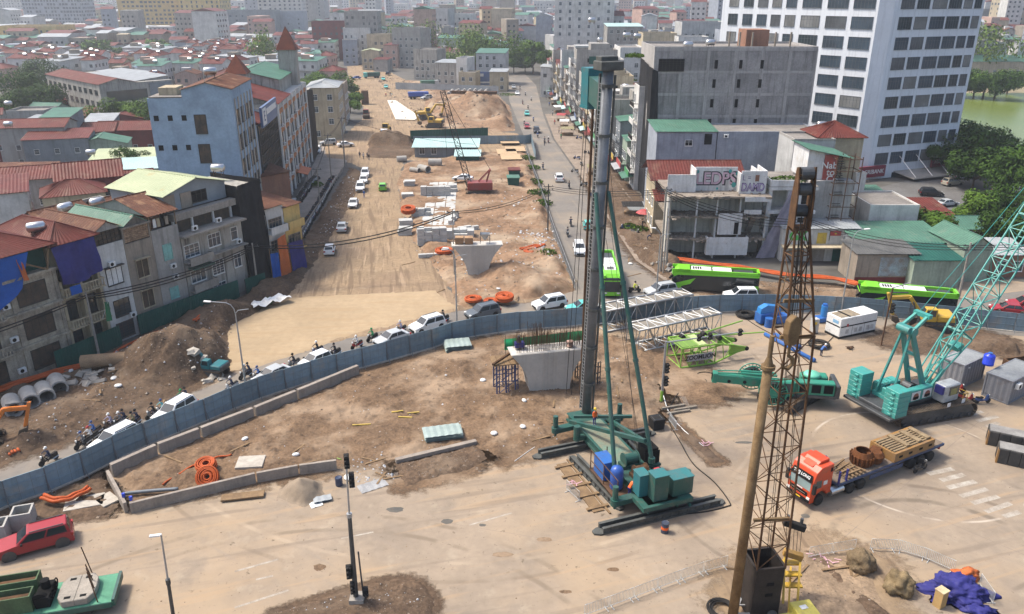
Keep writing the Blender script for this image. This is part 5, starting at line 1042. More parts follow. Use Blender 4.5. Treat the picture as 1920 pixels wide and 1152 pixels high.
# ---------------------------------------------------------------- machine kit
M_RIGGRN=paint('rig_green',(.014,.085,.066),.5,.3);M_DKSTEEL=mat('dark_steel',(.115,.12,.125),(.075,.078,.08),.5,.8,.5,.1,fine=.2);M_BLACK=mat('black_rubber',(.022,.022,.022),(.035,.032,.03),.8,2,bump=.1,fine=.2)
M_TEAL=paint('crane_teal',(.045,.31,.27),.42,.2);M_TEALB=paint('hammer_teal',(.015,.15,.17),.45,.2);M_LIME=paint('lime_green',(.22,.42,.045),.45,.15);M_GRN=paint('drill_green',(.022,.235,.15),.42,.2)
M_GALV=mat('galvanised',(.42,.43,.43),(.33,.33,.33),.45,1.2,.5,.05,fine=.15);M_RUST=mat('rust',(.155,.085,.045),(.085,.05,.03),.85,1.5,.2,.2,fine=.35);M_RUSTL=mat('rusty_pipe',(.26,.175,.09),(.16,.10,.05),.75,1.1,.1,.15,fine=.3,streak=.4)
M_YEL=paint('machine_yellow',(.55,.34,.03),.5,.25);M_BLUE=paint('machine_blue',(.02,.12,.40),.45,.15);M_ROPE=mat('wire_rope',(.05,.045,.04),None,.7,3,.4,0,fine=.1);M_SKID=mat('skid_steel',(.13,.135,.125),(.085,.085,.08),.65,1,.3,.1,fine=.25)
M_TRACK=mat('track_steel',(.17,.13,.095),(.09,.075,.06),.85,1.5,.2,.2,fine=.35);M_ORANGE_P=paint('truck_orange',(.56,.06,.012),.35,.16);M_REDP=paint('old_red',(.26,.04,.03),.55,.3);M_TYRE=mat('tyre',(.03,.029,.028),(.055,.05,.045),.85,2,bump=.1,fine=.2);M_HUB=paint('wheel_hub',(.38,.37,.35),.4,.3);M_LAMP=paint('headlamp',(.75,.75,.72),.15,.05);M_TAIL=paint('tail_lamp',(.35,.01,.01),.25,.05)
M_HIVIS=paint('hi_vis_orange',(.75,.13,.02),.7,.05);M_YELHAT=paint('yellow_plastic',(.75,.5,.03),.4,.05);M_SKIN=paint('skin',(.42,.25,.16),.6,.05)
V=Vector
def lattice(ch,lc,p0,p1,w0,h0,w1,h1,n,up=(0,0,1),rc=.06,rl=.03,rot=0,ends=True,cn=6):
 p0,p1=V(p0),V(p1);t=(p1-p0).normalized();a=t.cross(V(up)).normalized();b=a.cross(t).normalized()
 if rot:q=Matrix.Rotation(rot,3,t);a=q @ a;b=q @ b
 def cs(k):f=k/n;c=p0.lerp(p1,f);w_=w0+(w1-w0)*f;h=h0+(h1-h0)*f;return [c+a*w_/2*sx+b*h/2*sy for sx,sy in ((-1,-1),(1,-1),(1,1),(-1,1))]
 C=[cs(k) for k in range(n+1)]
 for i in range(4):ch.tube([C[0][i],C[n][i]],rc,cn)
 for k in range(n):
  for i in range(4):
   j=(i+1) % 4
   if (k+i) % 2:lc.tube([C[k][i],C[k+1][j]],rl,4,cap=False)
   else:lc.tube([C[k][j],C[k+1][i]],rl,4,cap=False)
   if k or ends:lc.tube([C[k][i],C[k][j]],rl,4,cap=False)
 for i in range(4):lc.tube([C[n][i],C[n][(i+1) % 4]],rl,4,cap=False)
 return C
def rope(mb,pts,r=.022):mb.tube(pts,r,4,cap=False)
def crawler_track(parent,L,wd,h,x0,y0,m_frame=None,shoes=True):      # along local x, centred at (x0, y0)
 r=h/2;nf=MB();nf.prism([(x0-L/2+r,.12),(x0+L/2-r,.12),(x0+L/2-.2,r),(x0+L/2-r,h-.1),(x0-L/2+r,h-.1),(x0-L/2+.2,r)],y0-wd*.36,y0+wd*.36,'y')
 f=nf.build('track_frame',m_frame or M_DKSTEEL,parent)
 per=2*(L-h)+math.pi*h;n=int(per/.26);s=MB();sh=MB()
 for i in range(n):
  d=per*i/n
  if d<L-h:p=(x0-L/2+r+d,h);a=0
  elif d<L-h+math.pi*r:q=(d-(L-h))/r;p=(x0+L/2-r+r*math.sin(q),r+r*math.cos(q));a=q
  elif d<2*(L-h)+math.pi*r:p=(x0+L/2-r-(d-(L-h)-math.pi*r),0);a=math.pi
  else:q=(d-2*(L-h)-math.pi*r)/r;p=(x0-L/2+r-r*math.sin(q),r-r*math.cos(q));a=math.pi+q
  s.cbox((p[0],y0,p[1]+.02),(.235,wd,.07),0,0,a);s.cbox((p[0]+.08*math.cos(a)+.05*math.sin(a),y0,p[1]+.02-.08*math.sin(a)+.05*math.cos(a)),(.05,wd*.98,.06),0,0,a)
 o=s.build('track_shoes',M_TRACK,parent);o['kind']='stuff'
 for i in range(max(3,int(L/1.0))):x=x0-L/2+r+(L-h)*i/max(1,int(L/1.0)-1) if False else x0-L/2+r+(L-h)*i/(max(3,int(L/1.0))-1);MB().cyl((x,y0-wd*.44,.3),.22,wd*.88,10,'y').build('roller',M_DKSTEEL,parent)
def person(label,loc,rz=0,pose='stand',shirt=None,legs=None,hat=None,group=None):
 if ('p',pose) not in WIN:
  J={'stand':dict(hip=(0,0,.92),kn=(.0,.02,.5),an=(0,.0,.08),to=(0,-.16,.03),ch=(0,0,1.30),sh=(0,0,1.42),el=(.05,.02,1.12),ha=(.06,-.12,.88),hd=(0,-.03,1.68)),
             'ride':dict(hip=(0,.1,.80),kn=(.08,-.30,.72),an=(.06,-.12,.33),to=(.06,-.3,.28),ch=(0,.0,1.15),sh=(0,-.04,1.30),el=(.14,-.25,1.12),ha=(.12,-.5,1.06),hd=(0,-.10,1.56)),
             'bend':dict(hip=(0,.15,.90),kn=(.0,.05,.48),an=(0,.1,.08),to=(0,-.08,.03),ch=(0,-.15,1.15),sh=(0,-.28,1.22),el=(.06,-.4,1.0),ha=(.04,-.5,.80),hd=(0,-.45,1.36))}[pose]
  vs=[J['hip'],J['ch'],J['sh']];rs=[(.15,.12),(.17,.125),(.13,.1)];es=[(0,1),(1,2)]
  nk=V(J['sh'])+(V(J['hd'])-V(J['sh']))*.45;vs+=[tuple(nk),tuple(V(J['hd'])+V((0,0,-.04))),tuple(V(J['hd'])+V((0,0,.09)))];rs+=[(.06,.06),(.095,.105),(.085,.095)];es+=[(2,3),(3,4),(4,5)]
  for s in (-1,1):
   k=len(vs);vs+=[(s*.1,J['hip'][1],J['hip'][2]-.06),(s*(.1+J['kn'][0]),J['kn'][1],J['kn'][2]),(s*(.1+J['an'][0]),J['an'][1],J['an'][2]),(s*(.11+J['to'][0]),J['to'][1],J['to'][2])];rs+=[(.095,.1),(.065,.07),(.045,.045),(.04,.035)];es+=[(0,k),(k,k+1),(k+1,k+2),(k+2,k+3)]
   k=len(vs);vs+=[(s*.19,J['sh'][1],J['sh'][2]-.03),(s*(.22+J['el'][0]*.6),J['el'][1],J['el'][2]),(s*(.2+J['ha'][0]*.5),J['ha'][1],J['ha'][2]),(s*(.2+J['ha'][0]*.5),J['ha'][1]-.07,J['ha'][2]-.03)];rs+=[(.06,.06),(.045,.045),(.035,.035),(.03,.02)];es+=[(2,k),(k,k+1),(k+1,k+2),(k+2,k+3)]
  me=bpy.data.meshes.new('person');me.from_pydata(vs,es,[]);o=bpy.data.objects.new('p',me);COL.objects.link(o);md=o.modifiers.new('s','SKIN');o.modifiers.new('u','SUBSURF').levels=1
  for i,r_ in enumerate(rs):me.skin_vertices[0].data[i].radius=r_
  me.skin_vertices[0].data[0].use_root=True
  bpy.context.view_layer.update();m2=bpy.data.meshes.new_from_object(o.evaluated_get(bpy.context.evaluated_depsgraph_get()));bpy.data.objects.remove(o);m2.name='person'
  hipz,shz=J['hip'][2],J['sh'][2];m2.materials.clear()
  for k in range(3):m2.materials.append(None)
  hv,hdv=V(J['ha']),V(J['hd'])
  for p in m2.polygons:
   c=p.center;q=V((abs(c.x),c.y,c.z));hand=(q-V((.2+J['ha'][0]*.5,J['ha'][1]-.04,J['ha'][2]))).length<.1;arm=abs(c.x)>.17 and c.z>hipz-.05
   p.material_index=0 if (c.z>shz+.06 or hand) else (1 if (c.z>hipz-.02 or arm) and not (pose=='ride' and c.z<hipz and c.y<-.05 and abs(c.x)<.2) else 2);p.use_smooth=True
  h=MB();hd=V(J['hd']);h.lathe([(.135,.0),(.14,.06),(.115,.15),(.06,.19),(0,.2)],(hd.x,hd.y+.01,hd.z-.0),12);h.cbox((hd.x,hd.y-.13,hd.z+.02),(.16,.1,.02));f=MB();f.cbox((hd.x,hd.y-.108,hd.z-.03),(.03,.03,.045));
  WIN[('p',pose)]=(m2,h.mesh('helmet',M_YELHAT,True),f.mesh('nose',M_SKIN))
 m2,hm_,fm_=WIN[('p',pose)];o=link('person',m2,None,loc,rz);tag(o,label,'person',group)
 for i,mm in enumerate((M_SKIN,shirt or M_HIVIS,legs or M_PURTARP)):o.material_slots[i].link='OBJECT';o.material_slots[i].material=mm
 hh=link('helmet',hm_,o);hh.material_slots[0].link='OBJECT';hh.material_slots[0].material=hat or M_YELHAT;link('nose',fm_,o)
 return o
# ---------------------------------------------------------------- the pile driving rig in the middle
RIG=V((6.9,67.7,0));RA_=R(200.5);RM=Matrix.Translation(RIG) @ Matrix.Rotation(RA_,4,'Z');RI=RM.inverted()
def loc(u,v,z):x,y=G(u,v,z);return RI @ V((x,y,z))
t=rig=thing('pile_rig','tall green walking pile driving rig with a dark round mast and long steel skids','pile rig',RIG,RA_)
def skid(x0,y0,x1,y1,nm='skid'):
 s=MB();a=V((x0,y0,0));b=V((x1,y1,0));L=(b-a).length;s.M=Matrix.Translation(a) @ Matrix.Rotation(math.atan2(y1-y0,x1-x0),4,'Z')
 s.prism([(-.25,-.45),(L+.25,-.45),(L+.7,-.2),(L+.7,.2),(L+.25,.45),(-.25,.45),(-.7,.2),(-.7,-.2)],.0,.16,'z');s.box(0,L,-.36,-.28,.16,.55);s.box(0,L,.28,.36,.16,.55);s.box(-.05,L+.05,-.46,-.2,.55,.62);s.box(-.05,L+.05,.2,.46,.55,.62)
 n=int(L/.75)
 for i in range(n+1):
  for sy in (-1,1):s.box(L*i/n-.03,L*i/n+.03,min(sy*.37,sy*.46),max(sy*.37,sy*.46),.161,.549)
 s.build(nm,M_SKID,t)
skid(-5.6,3.2,5.8,3.2);skid(-5.4,15.0,5.4,15.0);skid(3.1,4.9,2.6,12.4);skid(-3.1,4.4,-2.7,11.4)
bd=MB();bd.box(3.9,4.9,5.0,12.6,.01,.1);bd.box(3.6,3.75,4.6,13.2,.01,.14)
for y in (5.4,7,8.6,10.2,12):bd.box(3.3,5.3,y,y+.28,.1,.2)
bd.build('plank_mat',M_WOOD,t)
dk=MB();dk.box(-1.25,1.25,-.6,15.2,1.0,1.62);dk.box(-1.4,1.4,-.7,15.3,1.62,1.7);dk.box(-1.42,-1.3,-.7,15.3,.85,1.1);dk.box(1.3,1.42,-.7,15.3,.85,1.1);dk.build('deck',M_RIGGRN,t)
MB().box(-1.15,1.15,1.5,9.2,1.705,1.73).build('deck_plate',mat('worn_deck',(.15,.24,.19),(.23,.19,.13),.8,.7,fine=.3),t)
for x in (-3.4,3.4):
 for y in (1.2,13.4):
  o_=MB();o_.bar((math.copysign(1.2,x),y,1.3),(x,y,1.25),.7,.45);o_.cyl((x,y,1.0),.38,.55,14);o_.build('outrigger',M_RIGGRN,t)
  j_=MB();j_.cyl((x,y,1.5),.24,1.25,12);j_.cyl((x,y,.62),.12,.4,10);j_.build('jack',M_RIGGRN if y<5 else M_RIGGRN,t)
for x in (-2.0,2.0):
 j_=MB();j_.bar((math.copysign(1.2,x),3.2,1.2),(x*1.05,3.2,1.2),.5,.4);j_.cyl((x*1.05,3.2,1.0),.32,1.5,12);j_.build('jack',M_RIGGRN,t)
top=loc(1142,112,35.0);base=V((-.5,-.2,1.7));ax=(top-base).normalized()
def on(z):return base+ax*((z-base.z)/ax.z)
m_=MB();m_.tube([base,on(34.2)],.45,16);m_.build('mast',mat('mast_grey',(.20,.21,.225),(.14,.15,.16),.5,.8,.3,.05,fine=.15,streak=.3),t,smooth=True)
r_=MB()
for dx in (-.42,.42):r_.bar(on(2)+V((dx,-.55,0)),on(33.9)+V((dx,-.55,0)),.13,.2)
r_.bar(on(2)+V((-.6,.1,0)),on(33.8)+V((-.6,.1,0)),.12,.16);r_.build('guide_rail',M_SKID,t)
ld=MB()
for dy in (-.05,.4):ld.bar(on(2.2)+V((.72,dy,0)),on(33.7)+V((.72,dy,0)),.045)
for i in range(89):z=2.4+i*.35;ld.bar(on(z)+V((.72,-.05,0)),on(z)+V((.72,.4,0)),.03)
ld.build('ladder',M_GALV,t)
for z in (5,9,13,17,21,25,29,33):
 MB().cyl(on(z)+V((0,0,-.12)),.6,.24,16).build('collar',M_SKID,t)
hd=MB();c=on(34.2);hd.cbox(c+V((0,0,.35)),(2.0,1.5,.7));hd.cbox(c+V((0,-.3,.85)),(1.5,1.0,.4));hd.cyl(c+V((-.5,-.95,.3)),.4,.2,12,'x');hd.cyl(c+V((.3,-.95,.3)),.4,.2,12,'x');hd.build('mast_head',M_SKID,t,bevel=.05)
hc=loc(1110,165,32.0);hz_=hc.z
hm_=MB();hm_.M=Matrix.Translation(hc);hm_.box(-.75,-.6,-.7,.7,-1.5,1.5);hm_.box(.6,.75,-.7,.7,-1.5,1.5);hm_.box(-.6,.6,.55,.7,-1.5,1.5);hm_.box(-.6,.6,-.7,-.58,-1.5,-.2);hm_.box(-.75,.75,-.75,.75,1.5,1.75);hm_.box(-.8,.8,-.8,.8,-1.75,-1.5);hm_.box(-.6,.6,-.5,.5,-1.45,-.4);hm_.build('hammer_frame',M_TEALB,t)
MB().bar(hc+V((0,.3,0)),on(hz_)+V((0,-.3,0)),1.0,2.2).build('hammer_slide',M_RIGGRN,t)
MB().cyl(hc+V((0,0,-1.4)),.42,2.4,12).build('motor',M_DARK,t)
for u0,v0,u1,v1,rr_,mm in ((1112,196,1086,800,.13,M_RUST),(1120,196,1096,798,.11,M_RUST),(1126,196,1104,640,.06,M_ROPE),(1102,196,1071,760,.03,M_ROPE),(1098,196,1060,790,.03,M_ROPE)):
 a=loc(u0,v0,30.3);y0=(RM @ a).y;wz=HZ(u1,v1,y0-.3);b=RI @ V((XY(u1,v1,y0-.3),y0-.3,max(wz,.1)));MB().tube([a,b],rr_,6).build('kelly_pipe' if rr_>.1 else 'wire_rope',mm,t)
# two rear stays and the cross braces
def stay(ua,va,za,ub,vb,zb):
 a=on(za)+V((.6 if ua<1130 else-.6,.3,0));b=loc(ub,vb,zb);s=MB();s.tube([a,a.lerp(b,.5),b],[.17,.19,.19],10);s.cyl(b+V((0,0,-.3)),.3,.5,10);s.build('stay',M_RIGGRN,t);
 for f in (.33,.62):p=a.lerp(b,f);q=a.lerp(b,f+.012);MB().tube([p,q],.25,10).build('stay_flange',M_RIGGRN,t)
 return b
b1=stay(1115,310,24.2,1153,890,2.0);b2=stay(1148,330,24.2,1222,862,2.4)
br=MB();br.bar((2.0,1.4,2.0),b2+V((.4,-.6,1.6)),.3,.35);br.bar((-1.6,2.2,2.0),b2+V((.2,-.4,1.4)),.28,.3);br.bar((1.4,1.0,2.2),(-3.2,4.0,2.9),.26);br.build('cross_brace',M_RIGGRN,t)
for k in range(3):MB().tube([on(20+k*3)+V((-.6,.4,0)),V((-1.6+k*.2,8.6,2.3))],.02,4).build('wire_rope',M_ROPE,t)
wn=MB();wn.cyl((-.6,9.6,2.4),.45,1.2,16,'x');wn.cyl((-.68,9.6,2.4),.6,.08,16,'x');wn.cyl((.6,9.6,2.4),.6,.08,16,'x');wn.box(-.8,.9,9.1,10.1,1.73,2.0);wn.build('winch',M_RIGGRN,t)
wn=MB();wn.cyl((-.5,11.4,2.3),.42,1.0,16,'x');wn.cyl((-.58,11.4,2.3),.55,.08,16,'x');wn.cyl((.5,11.4,2.3),.55,.08,16,'x');wn.box(-.8,.8,10.9,11.9,1.73,2.0);wn.build('winch',M_RUST,t)
en=MB();en.box(-2.9,-1.6,8.0,9.4,1.2,2.7);en.cyl((-2.3,8.2,2.7),.12,.6,8);en.box(-3.0,-1.5,9.4,9.5,1.3,2.5);en.build('engine',M_DARK,t);MB().box(-3.1,-1.45,7.8,9.7,1.0,1.2).build('engine_bed',M_RIGGRN,t)
# side platform with blue tank and cabinets
sp=MB();sp.box(1.45,3.1,8.0,13.2,1.0,1.12)
for x,y in ((1.5,8.1),(3.05,8.1),(3.05,10.6),(3.05,13.1),(1.5,13.1)):sp.bar((x,y,1.1),(x,y,3.0),.07)
for z in (2.0,3.0):sp.bar((3.05,8.1,z),(3.05,13.1,z),.06)
sp.build('side_platform',M_TANKLEG,t);MB().box(1.7,2.9,8.4,10.3,1.13,2.9).build('blue_cabinet',M_BLUE,t,bevel=.03)
MB().lathe([(.0,0),(.5,.02),(.56,.15),(.56,1.7),(.45,2.0),(.12,2.15),(0,2.17)],(2.3,11.5,1.13),18).build('air_tank',paint('tank_blue',(.025,.09,.36),.35,.1),t,smooth=True)
for x,y,w_,d_,h_ in ((1.2,13.6,.9,1.1,2.0),(.2,14.6,1.3,1.1,2.3),(-1.9,14.4,1.9,1.3,1.6)):
 c_=MB().box(x-w_/2,x+w_/2,y-d_/2,y+d_/2,1.72,1.72+h_).build('cabinet',M_TEALB if w_<1 else M_RIGGRN,t,bevel=.03);MB().box(x-w_/2-.04,x+w_/2+.04,y-d_/2-.04,y+d_/2+.04,1.725+h_,1.78+h_).build('cabinet_lid',paint('cabinet_teal',(.03,.16,.165),.5,.2),c_)
rd=MB();rd.box(-2.6,2.0,13.7,15.6,1.3,1.7);rd.bar((-2.4,14,1.3),(-2.4,15.6,.9),.2);rd.build('rear_deck',M_RIGGRN,t)
MB().box(-1.2,-.7,12.3,12.7,1.73,2.9).build('control_panel',M_SIGN[1],t);MB().box(-.6,-.1,12.0,12.6,1.73,2.2).build('control_seat',M_WHITEP,t)
x,y=G(1115,800,1.7);person('worker in orange vest and yellow helmet at the foot of the mast',(x,y+.3,1.7),.6)
x,y=G(1277,918,1.72);person('worker in orange bending over the controls at the back of the rig',(x,y,1.72),-.8,'bend')
x,y=G(1181,930,1.12);person('worker in orange vest beside the blue air tank',(x,y,1.12),2.2,'bend',hat=M_HIVIS)
x,y=G(1246,998);o=thing('oil_drum','dark blue oil drum with an orange band standing behind the rig','drum',(x,y,0));MB().lathe([(0,0),(.3,0),(.3,.3),(.315,.31),(.3,.33),(.3,.62),(.315,.63),(.3,.65),(.3,.92),(.27,.9),(0,.9)],n=18).build('drum',paint('drum_blue',(.02,.035,.075),.45),o,smooth=False);MB().cyl((0,0,.34),.307,.24,18).build('band',M_HIVIS,o)
# ---------------------------------------------------------------- foreground lattice boom, its rope blocks, the standing casing pipe
t=thing('lattice_crane','rusty lattice crane boom in the foreground with a hook block, yellow base below','crane',(17.1,43.3,0))
ch,lc=MB(),MB();K=R(45);o0=V((0,0,4.3));mid=V((-.15,.3,21.0));tp=V((-.55,.7,27.4))
q=MB();b0=[V((math.cos(K+i*math.pi/2+.15)*1.42,math.sin(K+i*math.pi/2+.15)*1.42,0)) for i in range(4)]
for i in range(4):
 a,b=b0[i],b0[(i+1) % 4];q.add([a+V((0,0,-.2)),b+V((0,0,-.2)),b+V((0,0,4.35)),a+V((0,0,4.35))],[(0,1,2,3)]);n_=(a+b).normalized()*.08;q.add([a-n_+V((0,0,-.2)),b-n_+V((0,0,-.2)),b-n_+V((0,0,4.35)),a-n_+V((0,0,4.35))],[(0,1,2,3)]);q.bar(a+V((0,0,4.3)),b+V((0,0,4.3)),.16)
q.build('boom_box',mat('box_steel',(.055,.045,.04),(.035,.03,.027),.7,1,.2,.1),t)
for i,(a,b) in enumerate(((b0[2],b0[3]),(b0[2],b0[3]),(b0[3],b0[0]))):p=a.lerp(b,.55)+(a+b).normalized()*.02;MB().cbox(p+V((0,0,3.0-i*.9)),(.5,.05,.22),math.atan2((b-a).y,(b-a).x)).build('slot',M_DARK,t)
lattice(ch,lc,o0,mid,2.0,2.0,1.75,1.75,9,(0,1,0),.075,.035,.15);lattice(ch,lc,mid,tp,1.75,1.75,.85,.85,4,(0,1,0),.075,.04,.15)
ch.build('chord',M_RUST,t);lc.build('lacing',M_RUST,t)
for z,w_ in ((23.2,1.5),(21.0,1.8),(8.0,2.0)):p=V((-.15,.3,z)).lerp(V((-.4,.55,z)),.5 if z>22 else 0);g=MB();g.bar(p+V((-w_/2-.2,-w_/2,0)),p+V((w_/2+.2,-w_/2+.3,-.1)),.16,.2);g.build('crossbeam',M_RUSTL,t)
h=MB()
for s in (-.42,.42):h.prism([(-.5,27.2),(.55,27.2),(.45,29.6),(.15,31.2),(-.2,31.3),(-.45,29.4)],s-.04-.55,s+.04-.55,'x')
h.M=Matrix.Translation((0,.75,0));h2=MB();h2.M=Matrix.Translation(tp+V((0,0,0)))
for s in (-.5,.42):h2.prism([(-.55,-.2),(.5,-.2),(.5,1.6),(.2,3.4),(-.2,3.5),(-.5,1.8)],s,s+.08,'x')
h2.box(-.5,.5,-.5,.45,-.15,-.05);h2.box(-.45,.45,-.3,.3,3.0,3.1);h2.build('boom_head',M_RUST,t)
for z,y in ((.9,.2),(2.2,0),(3.1,-.05)):MB().cyl(tp+V((-.34,y,z)),.36,.68,14,'x').build('sheave',M_DKSTEEL,t)
rp=MB()
for dx in (-.18,-.06,.06,.18):rope(rp,[tp+V((dx,-.6,.6)),V((-.75+dx,-.9,22.3))],.02)
for dx in (1.6,1.75):rope(rp,[tp+V((.3,-.4,2.8)),V((dx,1.4,5.9))],.022)
for dx in (.2,.35):rope(rp,[tp+V((.1,.3,2.8)),V((dx,.2,4.4))],.02)
rp.build('hoist_rope',M_ROPE,t)
hb=thing('hook_block','rusty hook block with a big hook hanging in front of the lattice boom','hook',(16.35,42.3,0));b=MB();b.M=Matrix.Rotation(.5,4,'Z');b.prism([(-.28,20.7),(.28,20.7),(.5,21.5),(.42,22.3),(0,22.6),(-.42,22.3),(-.5,21.5)],-.24,.24,'y');b.build('block',M_RUSTL,hb,bevel=.05)
MB().tube([(0,0,20.8),(0,0,20.2),(.0,0,20.0),(.3,.1,19.75),(.36,.12,19.4),(.1,.05,19.1),(-.25,-.05,19.2),(-.38,-.1,19.5)],[.1,.1,.11,.13,.14,.13,.1,.05],8).build('hook',M_RUSTL,hb,smooth=True)
x,z=XY(1490,985,45),HZ(1490,985,45)
sb=thing('pulley_block','black pulley block hanging on ropes above the yellow machine','pulley block',(x,45,z));b=MB();b.cbox((0,0,0),(1.5,.4,.5),-.25,0,.22);b.build('block',M_BLACK,sb,bevel=.05);MB().cyl((-.5,.1,.35),.12,.4,8).build('pin',M_DKSTEEL,sb);MB().cyl((.45,0,.15),.12,.4,8).build('pin',M_DKSTEEL,sb)
x2,z2=XY(1487,1040,45),HZ(1487,1040,45);rp=MB()
for dx in (-.6,-.3,.0,.3,.6):rope(rp,[(dx*.9,0,-.2-dx*.22),(x2-x+dx*.8,.1,z2-z+.2)],.018)
rp.build('wire_rope',M_ROPE,sb)
yb=thing('piling_machine','yellow piling machine carriage under the pulley block, cut by the frame','machine',(0,0,0));b=MB();b.cbox((x2,45,z2),(1.35,.45,.5),-.25,0,.2);b.build('sheave_block',paint('rope_yellow',(.36,.2,.04),.6,.4),yb,bevel=.05)
x3,y3=G(1478,1110,1.5);f=MB()
for dx in (-.55,.55):f.bar((x2+dx,45,z2-.2),(x3+dx*.9,y3-.6,1.0),.14,.2)
for k in range(3):f.bar((x2-.6,45-.4*k,z2-.7-.65*k),(x2+.6,45-.4*k,z2-.7-.65*k),.5,.12)
f.bar((x2+.2,45.5,z2-1.5),(x3-.4,y3-1.5,.8),.12);f.build('carriage',M_YEL,yb)
b=MB();xb,yb_=G(1505,1128,1.6);b.cbox((xb,yb_-.6,.8),(1.5,1.6,1.5),.2);b.cbox((xb-1.3,yb_-1.2,.6),(1.6,1.4,1.0),.2);b.build('engine_cover',paint('pale_yellow',(.55,.47,.09),.5,.2),yb,bevel=.06)
b=MB();b.cbox((xb-.1,yb_-.5,1.58),(.5,.35,.03),.3);b.build('plate',M_WHITEP,yb);b=MB();b.cbox((xb-2.6,yb_-1.5,.45),(1.6,1.2,.8),.2);b.cyl((xb-2.0,yb_-.6,.6),.35,.5,12,'y');b.build('pump',M_DKSTEEL,yb)
fr=MB();px_,py_=G(1395,1130,.6)
for k in range(2):fr.bar((px_-1.0+k*1.0,py_-1.2,.5),(px_+.6+k*1.0,py_+1.6,.6),.12)
for k in range(4):fr.bar((px_-.9+k*.45,py_-1.0+k*.8,.55),(px_+.1+k*.45,py_-1.0+k*.8,.55),.1)
fr.build('steel_frame',M_GALV,yb)
xp,yp=G(1373,1160);t=thing('casing_pipe','tall rusty steel casing pipe standing upright left of the lattice boom','pipe',(xp,yp,0));zt=HZ(1440,690,yp);xt=XY(1440,690,yp)-xp
MB().tube([(0,0,-.2),(xt,0,zt)],[.34,.29],14).build('pipe',M_RUSTL,t,smooth=True);f=MB();f.cyl((xt,0,zt-.05),.42,.22,16);f.cyl((xt,0,zt+.17),.3,.5,14,r2=.16);f.cyl((xt+.01,0,zt+.6),.15,1.5,10);f.tube([(xt+.02,0,zt+2.0),(xt+.12,.05,zt+3.3),(xt+.5,.4,zt+6)],.03,5);f.build('flange',M_RUSTL,t)
# ---------------------------------------------------------------- teal crawler crane
t=thing('crawler_crane','teal crawler crane with black tracks, counterweight stacks and raised lattice boom','crawler crane',(41,71.9,0),R(17));
crawler_track(t,9.4,1.2,1.5,0.6,-2.7,M_DKSTEEL);crawler_track(t,9.4,1.2,1.5,0.6,2.7,M_DKSTEEL)
u=MB();u.box(-2,2.6,-2.1,2.1,.6,1.3);u.cyl((0,0,1.3),1.3,.35,24);u.build('car_body',M_DKSTEEL,t)
S=Matrix.Rotation(R(8),4,'Z')
def sb_(*boxes,nm,m,bevel=.03):
 b=MB(S)
 for x in boxes:b.box(*x)
 return b.build(nm,m,t,bevel=bevel)
sb_((-5.9,3.0,-1.7,1.7,1.66,2.0),nm='upper_frame',m=M_DKSTEEL);sb_((-6.4,-4.0,-2.9,2.9,1.35,1.62),nm='counterweight_tray',m=M_DKSTEEL)
for y in (-2.2,2.2):
 for k in range(5):c_=sb_((-5.9,-4.3,y-.8,y+.8,1.64+k*.56,2.18+k*.56),nm='counterweight',m=M_TEAL)
 for k in range(5):sb_((-6.03,-5.905,y-.35,y+.1,1.8+k*.56,2.0+k*.56),nm='lifting_lug',m=M_TEAL)
sb_((-4.2,-3.6,-1.4,1.4,1.7,2.4),(-4.2,-3.9,-.3,.3,2.4,3.2),nm='weight_frame',m=M_TEAL)
h1=sb_((-3.9,.6,-1.75,-1.0,2.02,3.3),(-3.9,-1.2,.6,1.75,2.02,3.2),nm='machine_house',m=M_TEAL,bevel=.05);sb_((-3.4,.4,-.95,.55,2.02,2.7),nm='winch_bay',m=M_DARK)
for k in range(2):
 b=MB(S);b.box(-2.4+k*1.6,-1.2+k*1.6,-1.80,-1.755,2.2,3.1);o=b.build('side_plate',M_WHITEP,h1);b=MB(S);b.cyl((-1.8+k*1.6,-1.815,2.6),.38,.01,14,'y');b.build('emblem',paint('emblem_brown',(.28,.08,.05),.5),o);b=MB(S);b.box(-2.2+k*1.6,-1.4+k*1.6,-1.83,-1.816,2.3,2.6);b.build('emblem_bar',M_DARK,o)
for x in (-2.6,-.9):b=MB(S);b.cyl((x,-.55,2.75),.45,1.0,16,'y');b.build('winch_drum',M_DKSTEEL,t)
for i in range(4):b=MB(S);b.box(-3.8+i*.55,-3.35+i*.55,.7,1.6,3.21,3.28);b.build('vent_panel',M_TEAL,t)
cb_=sb_((.9,3.1,-2.9,-1.6,1.7,3.6),nm='cab',m=paint('cab_grey',(.40,.42,.42),.45,.15),bevel=.1);b=MB(S);b.box(1.5,2.95,-2.935,-2.905,2.45,3.4);b.box(3.105,3.13,-2.75,-1.75,2.2,3.4);b.build('window',M_GLASS,cb_);b=MB(S);b.box(1.7,2.6,-2.955,-2.94,2.5,3.2);b.build('curtain',paint('curtain',(.28,.26,.09),.8),cb_);b=MB(S);b.box(.6,.92,-2.8,-1.9,2.7,3.5);b.build('sun_sheet',M_PURTARP,cb_);b=MB(S);b.box(.5,3.9,-3.4,-2.95,1.4,1.5);b.build('catwalk',M_DKSTEEL,t)
rl=MB(S)
for x in (3.2,3.9):rl.bar((x,-3.3,1.5),(x,-3.3,2.5),.04);rl.bar((x,-1.8,1.5),(x,-1.8,2.5),.04)
rl.bar((3.9,-3.3,2.5),(3.9,-1.8,2.5),.04);rl.bar((3.2,-3.3,2.5),(3.9,-3.3,2.5),.04);rl.build('rail',M_YEL,t)
for x in (.9,3.0):b=MB(S);b.box(x,x+.45,-3.44,-3.405,1.5,2.0);b.build('notice',M_WHITEP,t)
ap=V((-2.6,0,9.3));g=MB(S)
for y in (-.95,.95):g.bar((.6,y,2.0),ap+V((0,y*.55,0)),.34,.42)
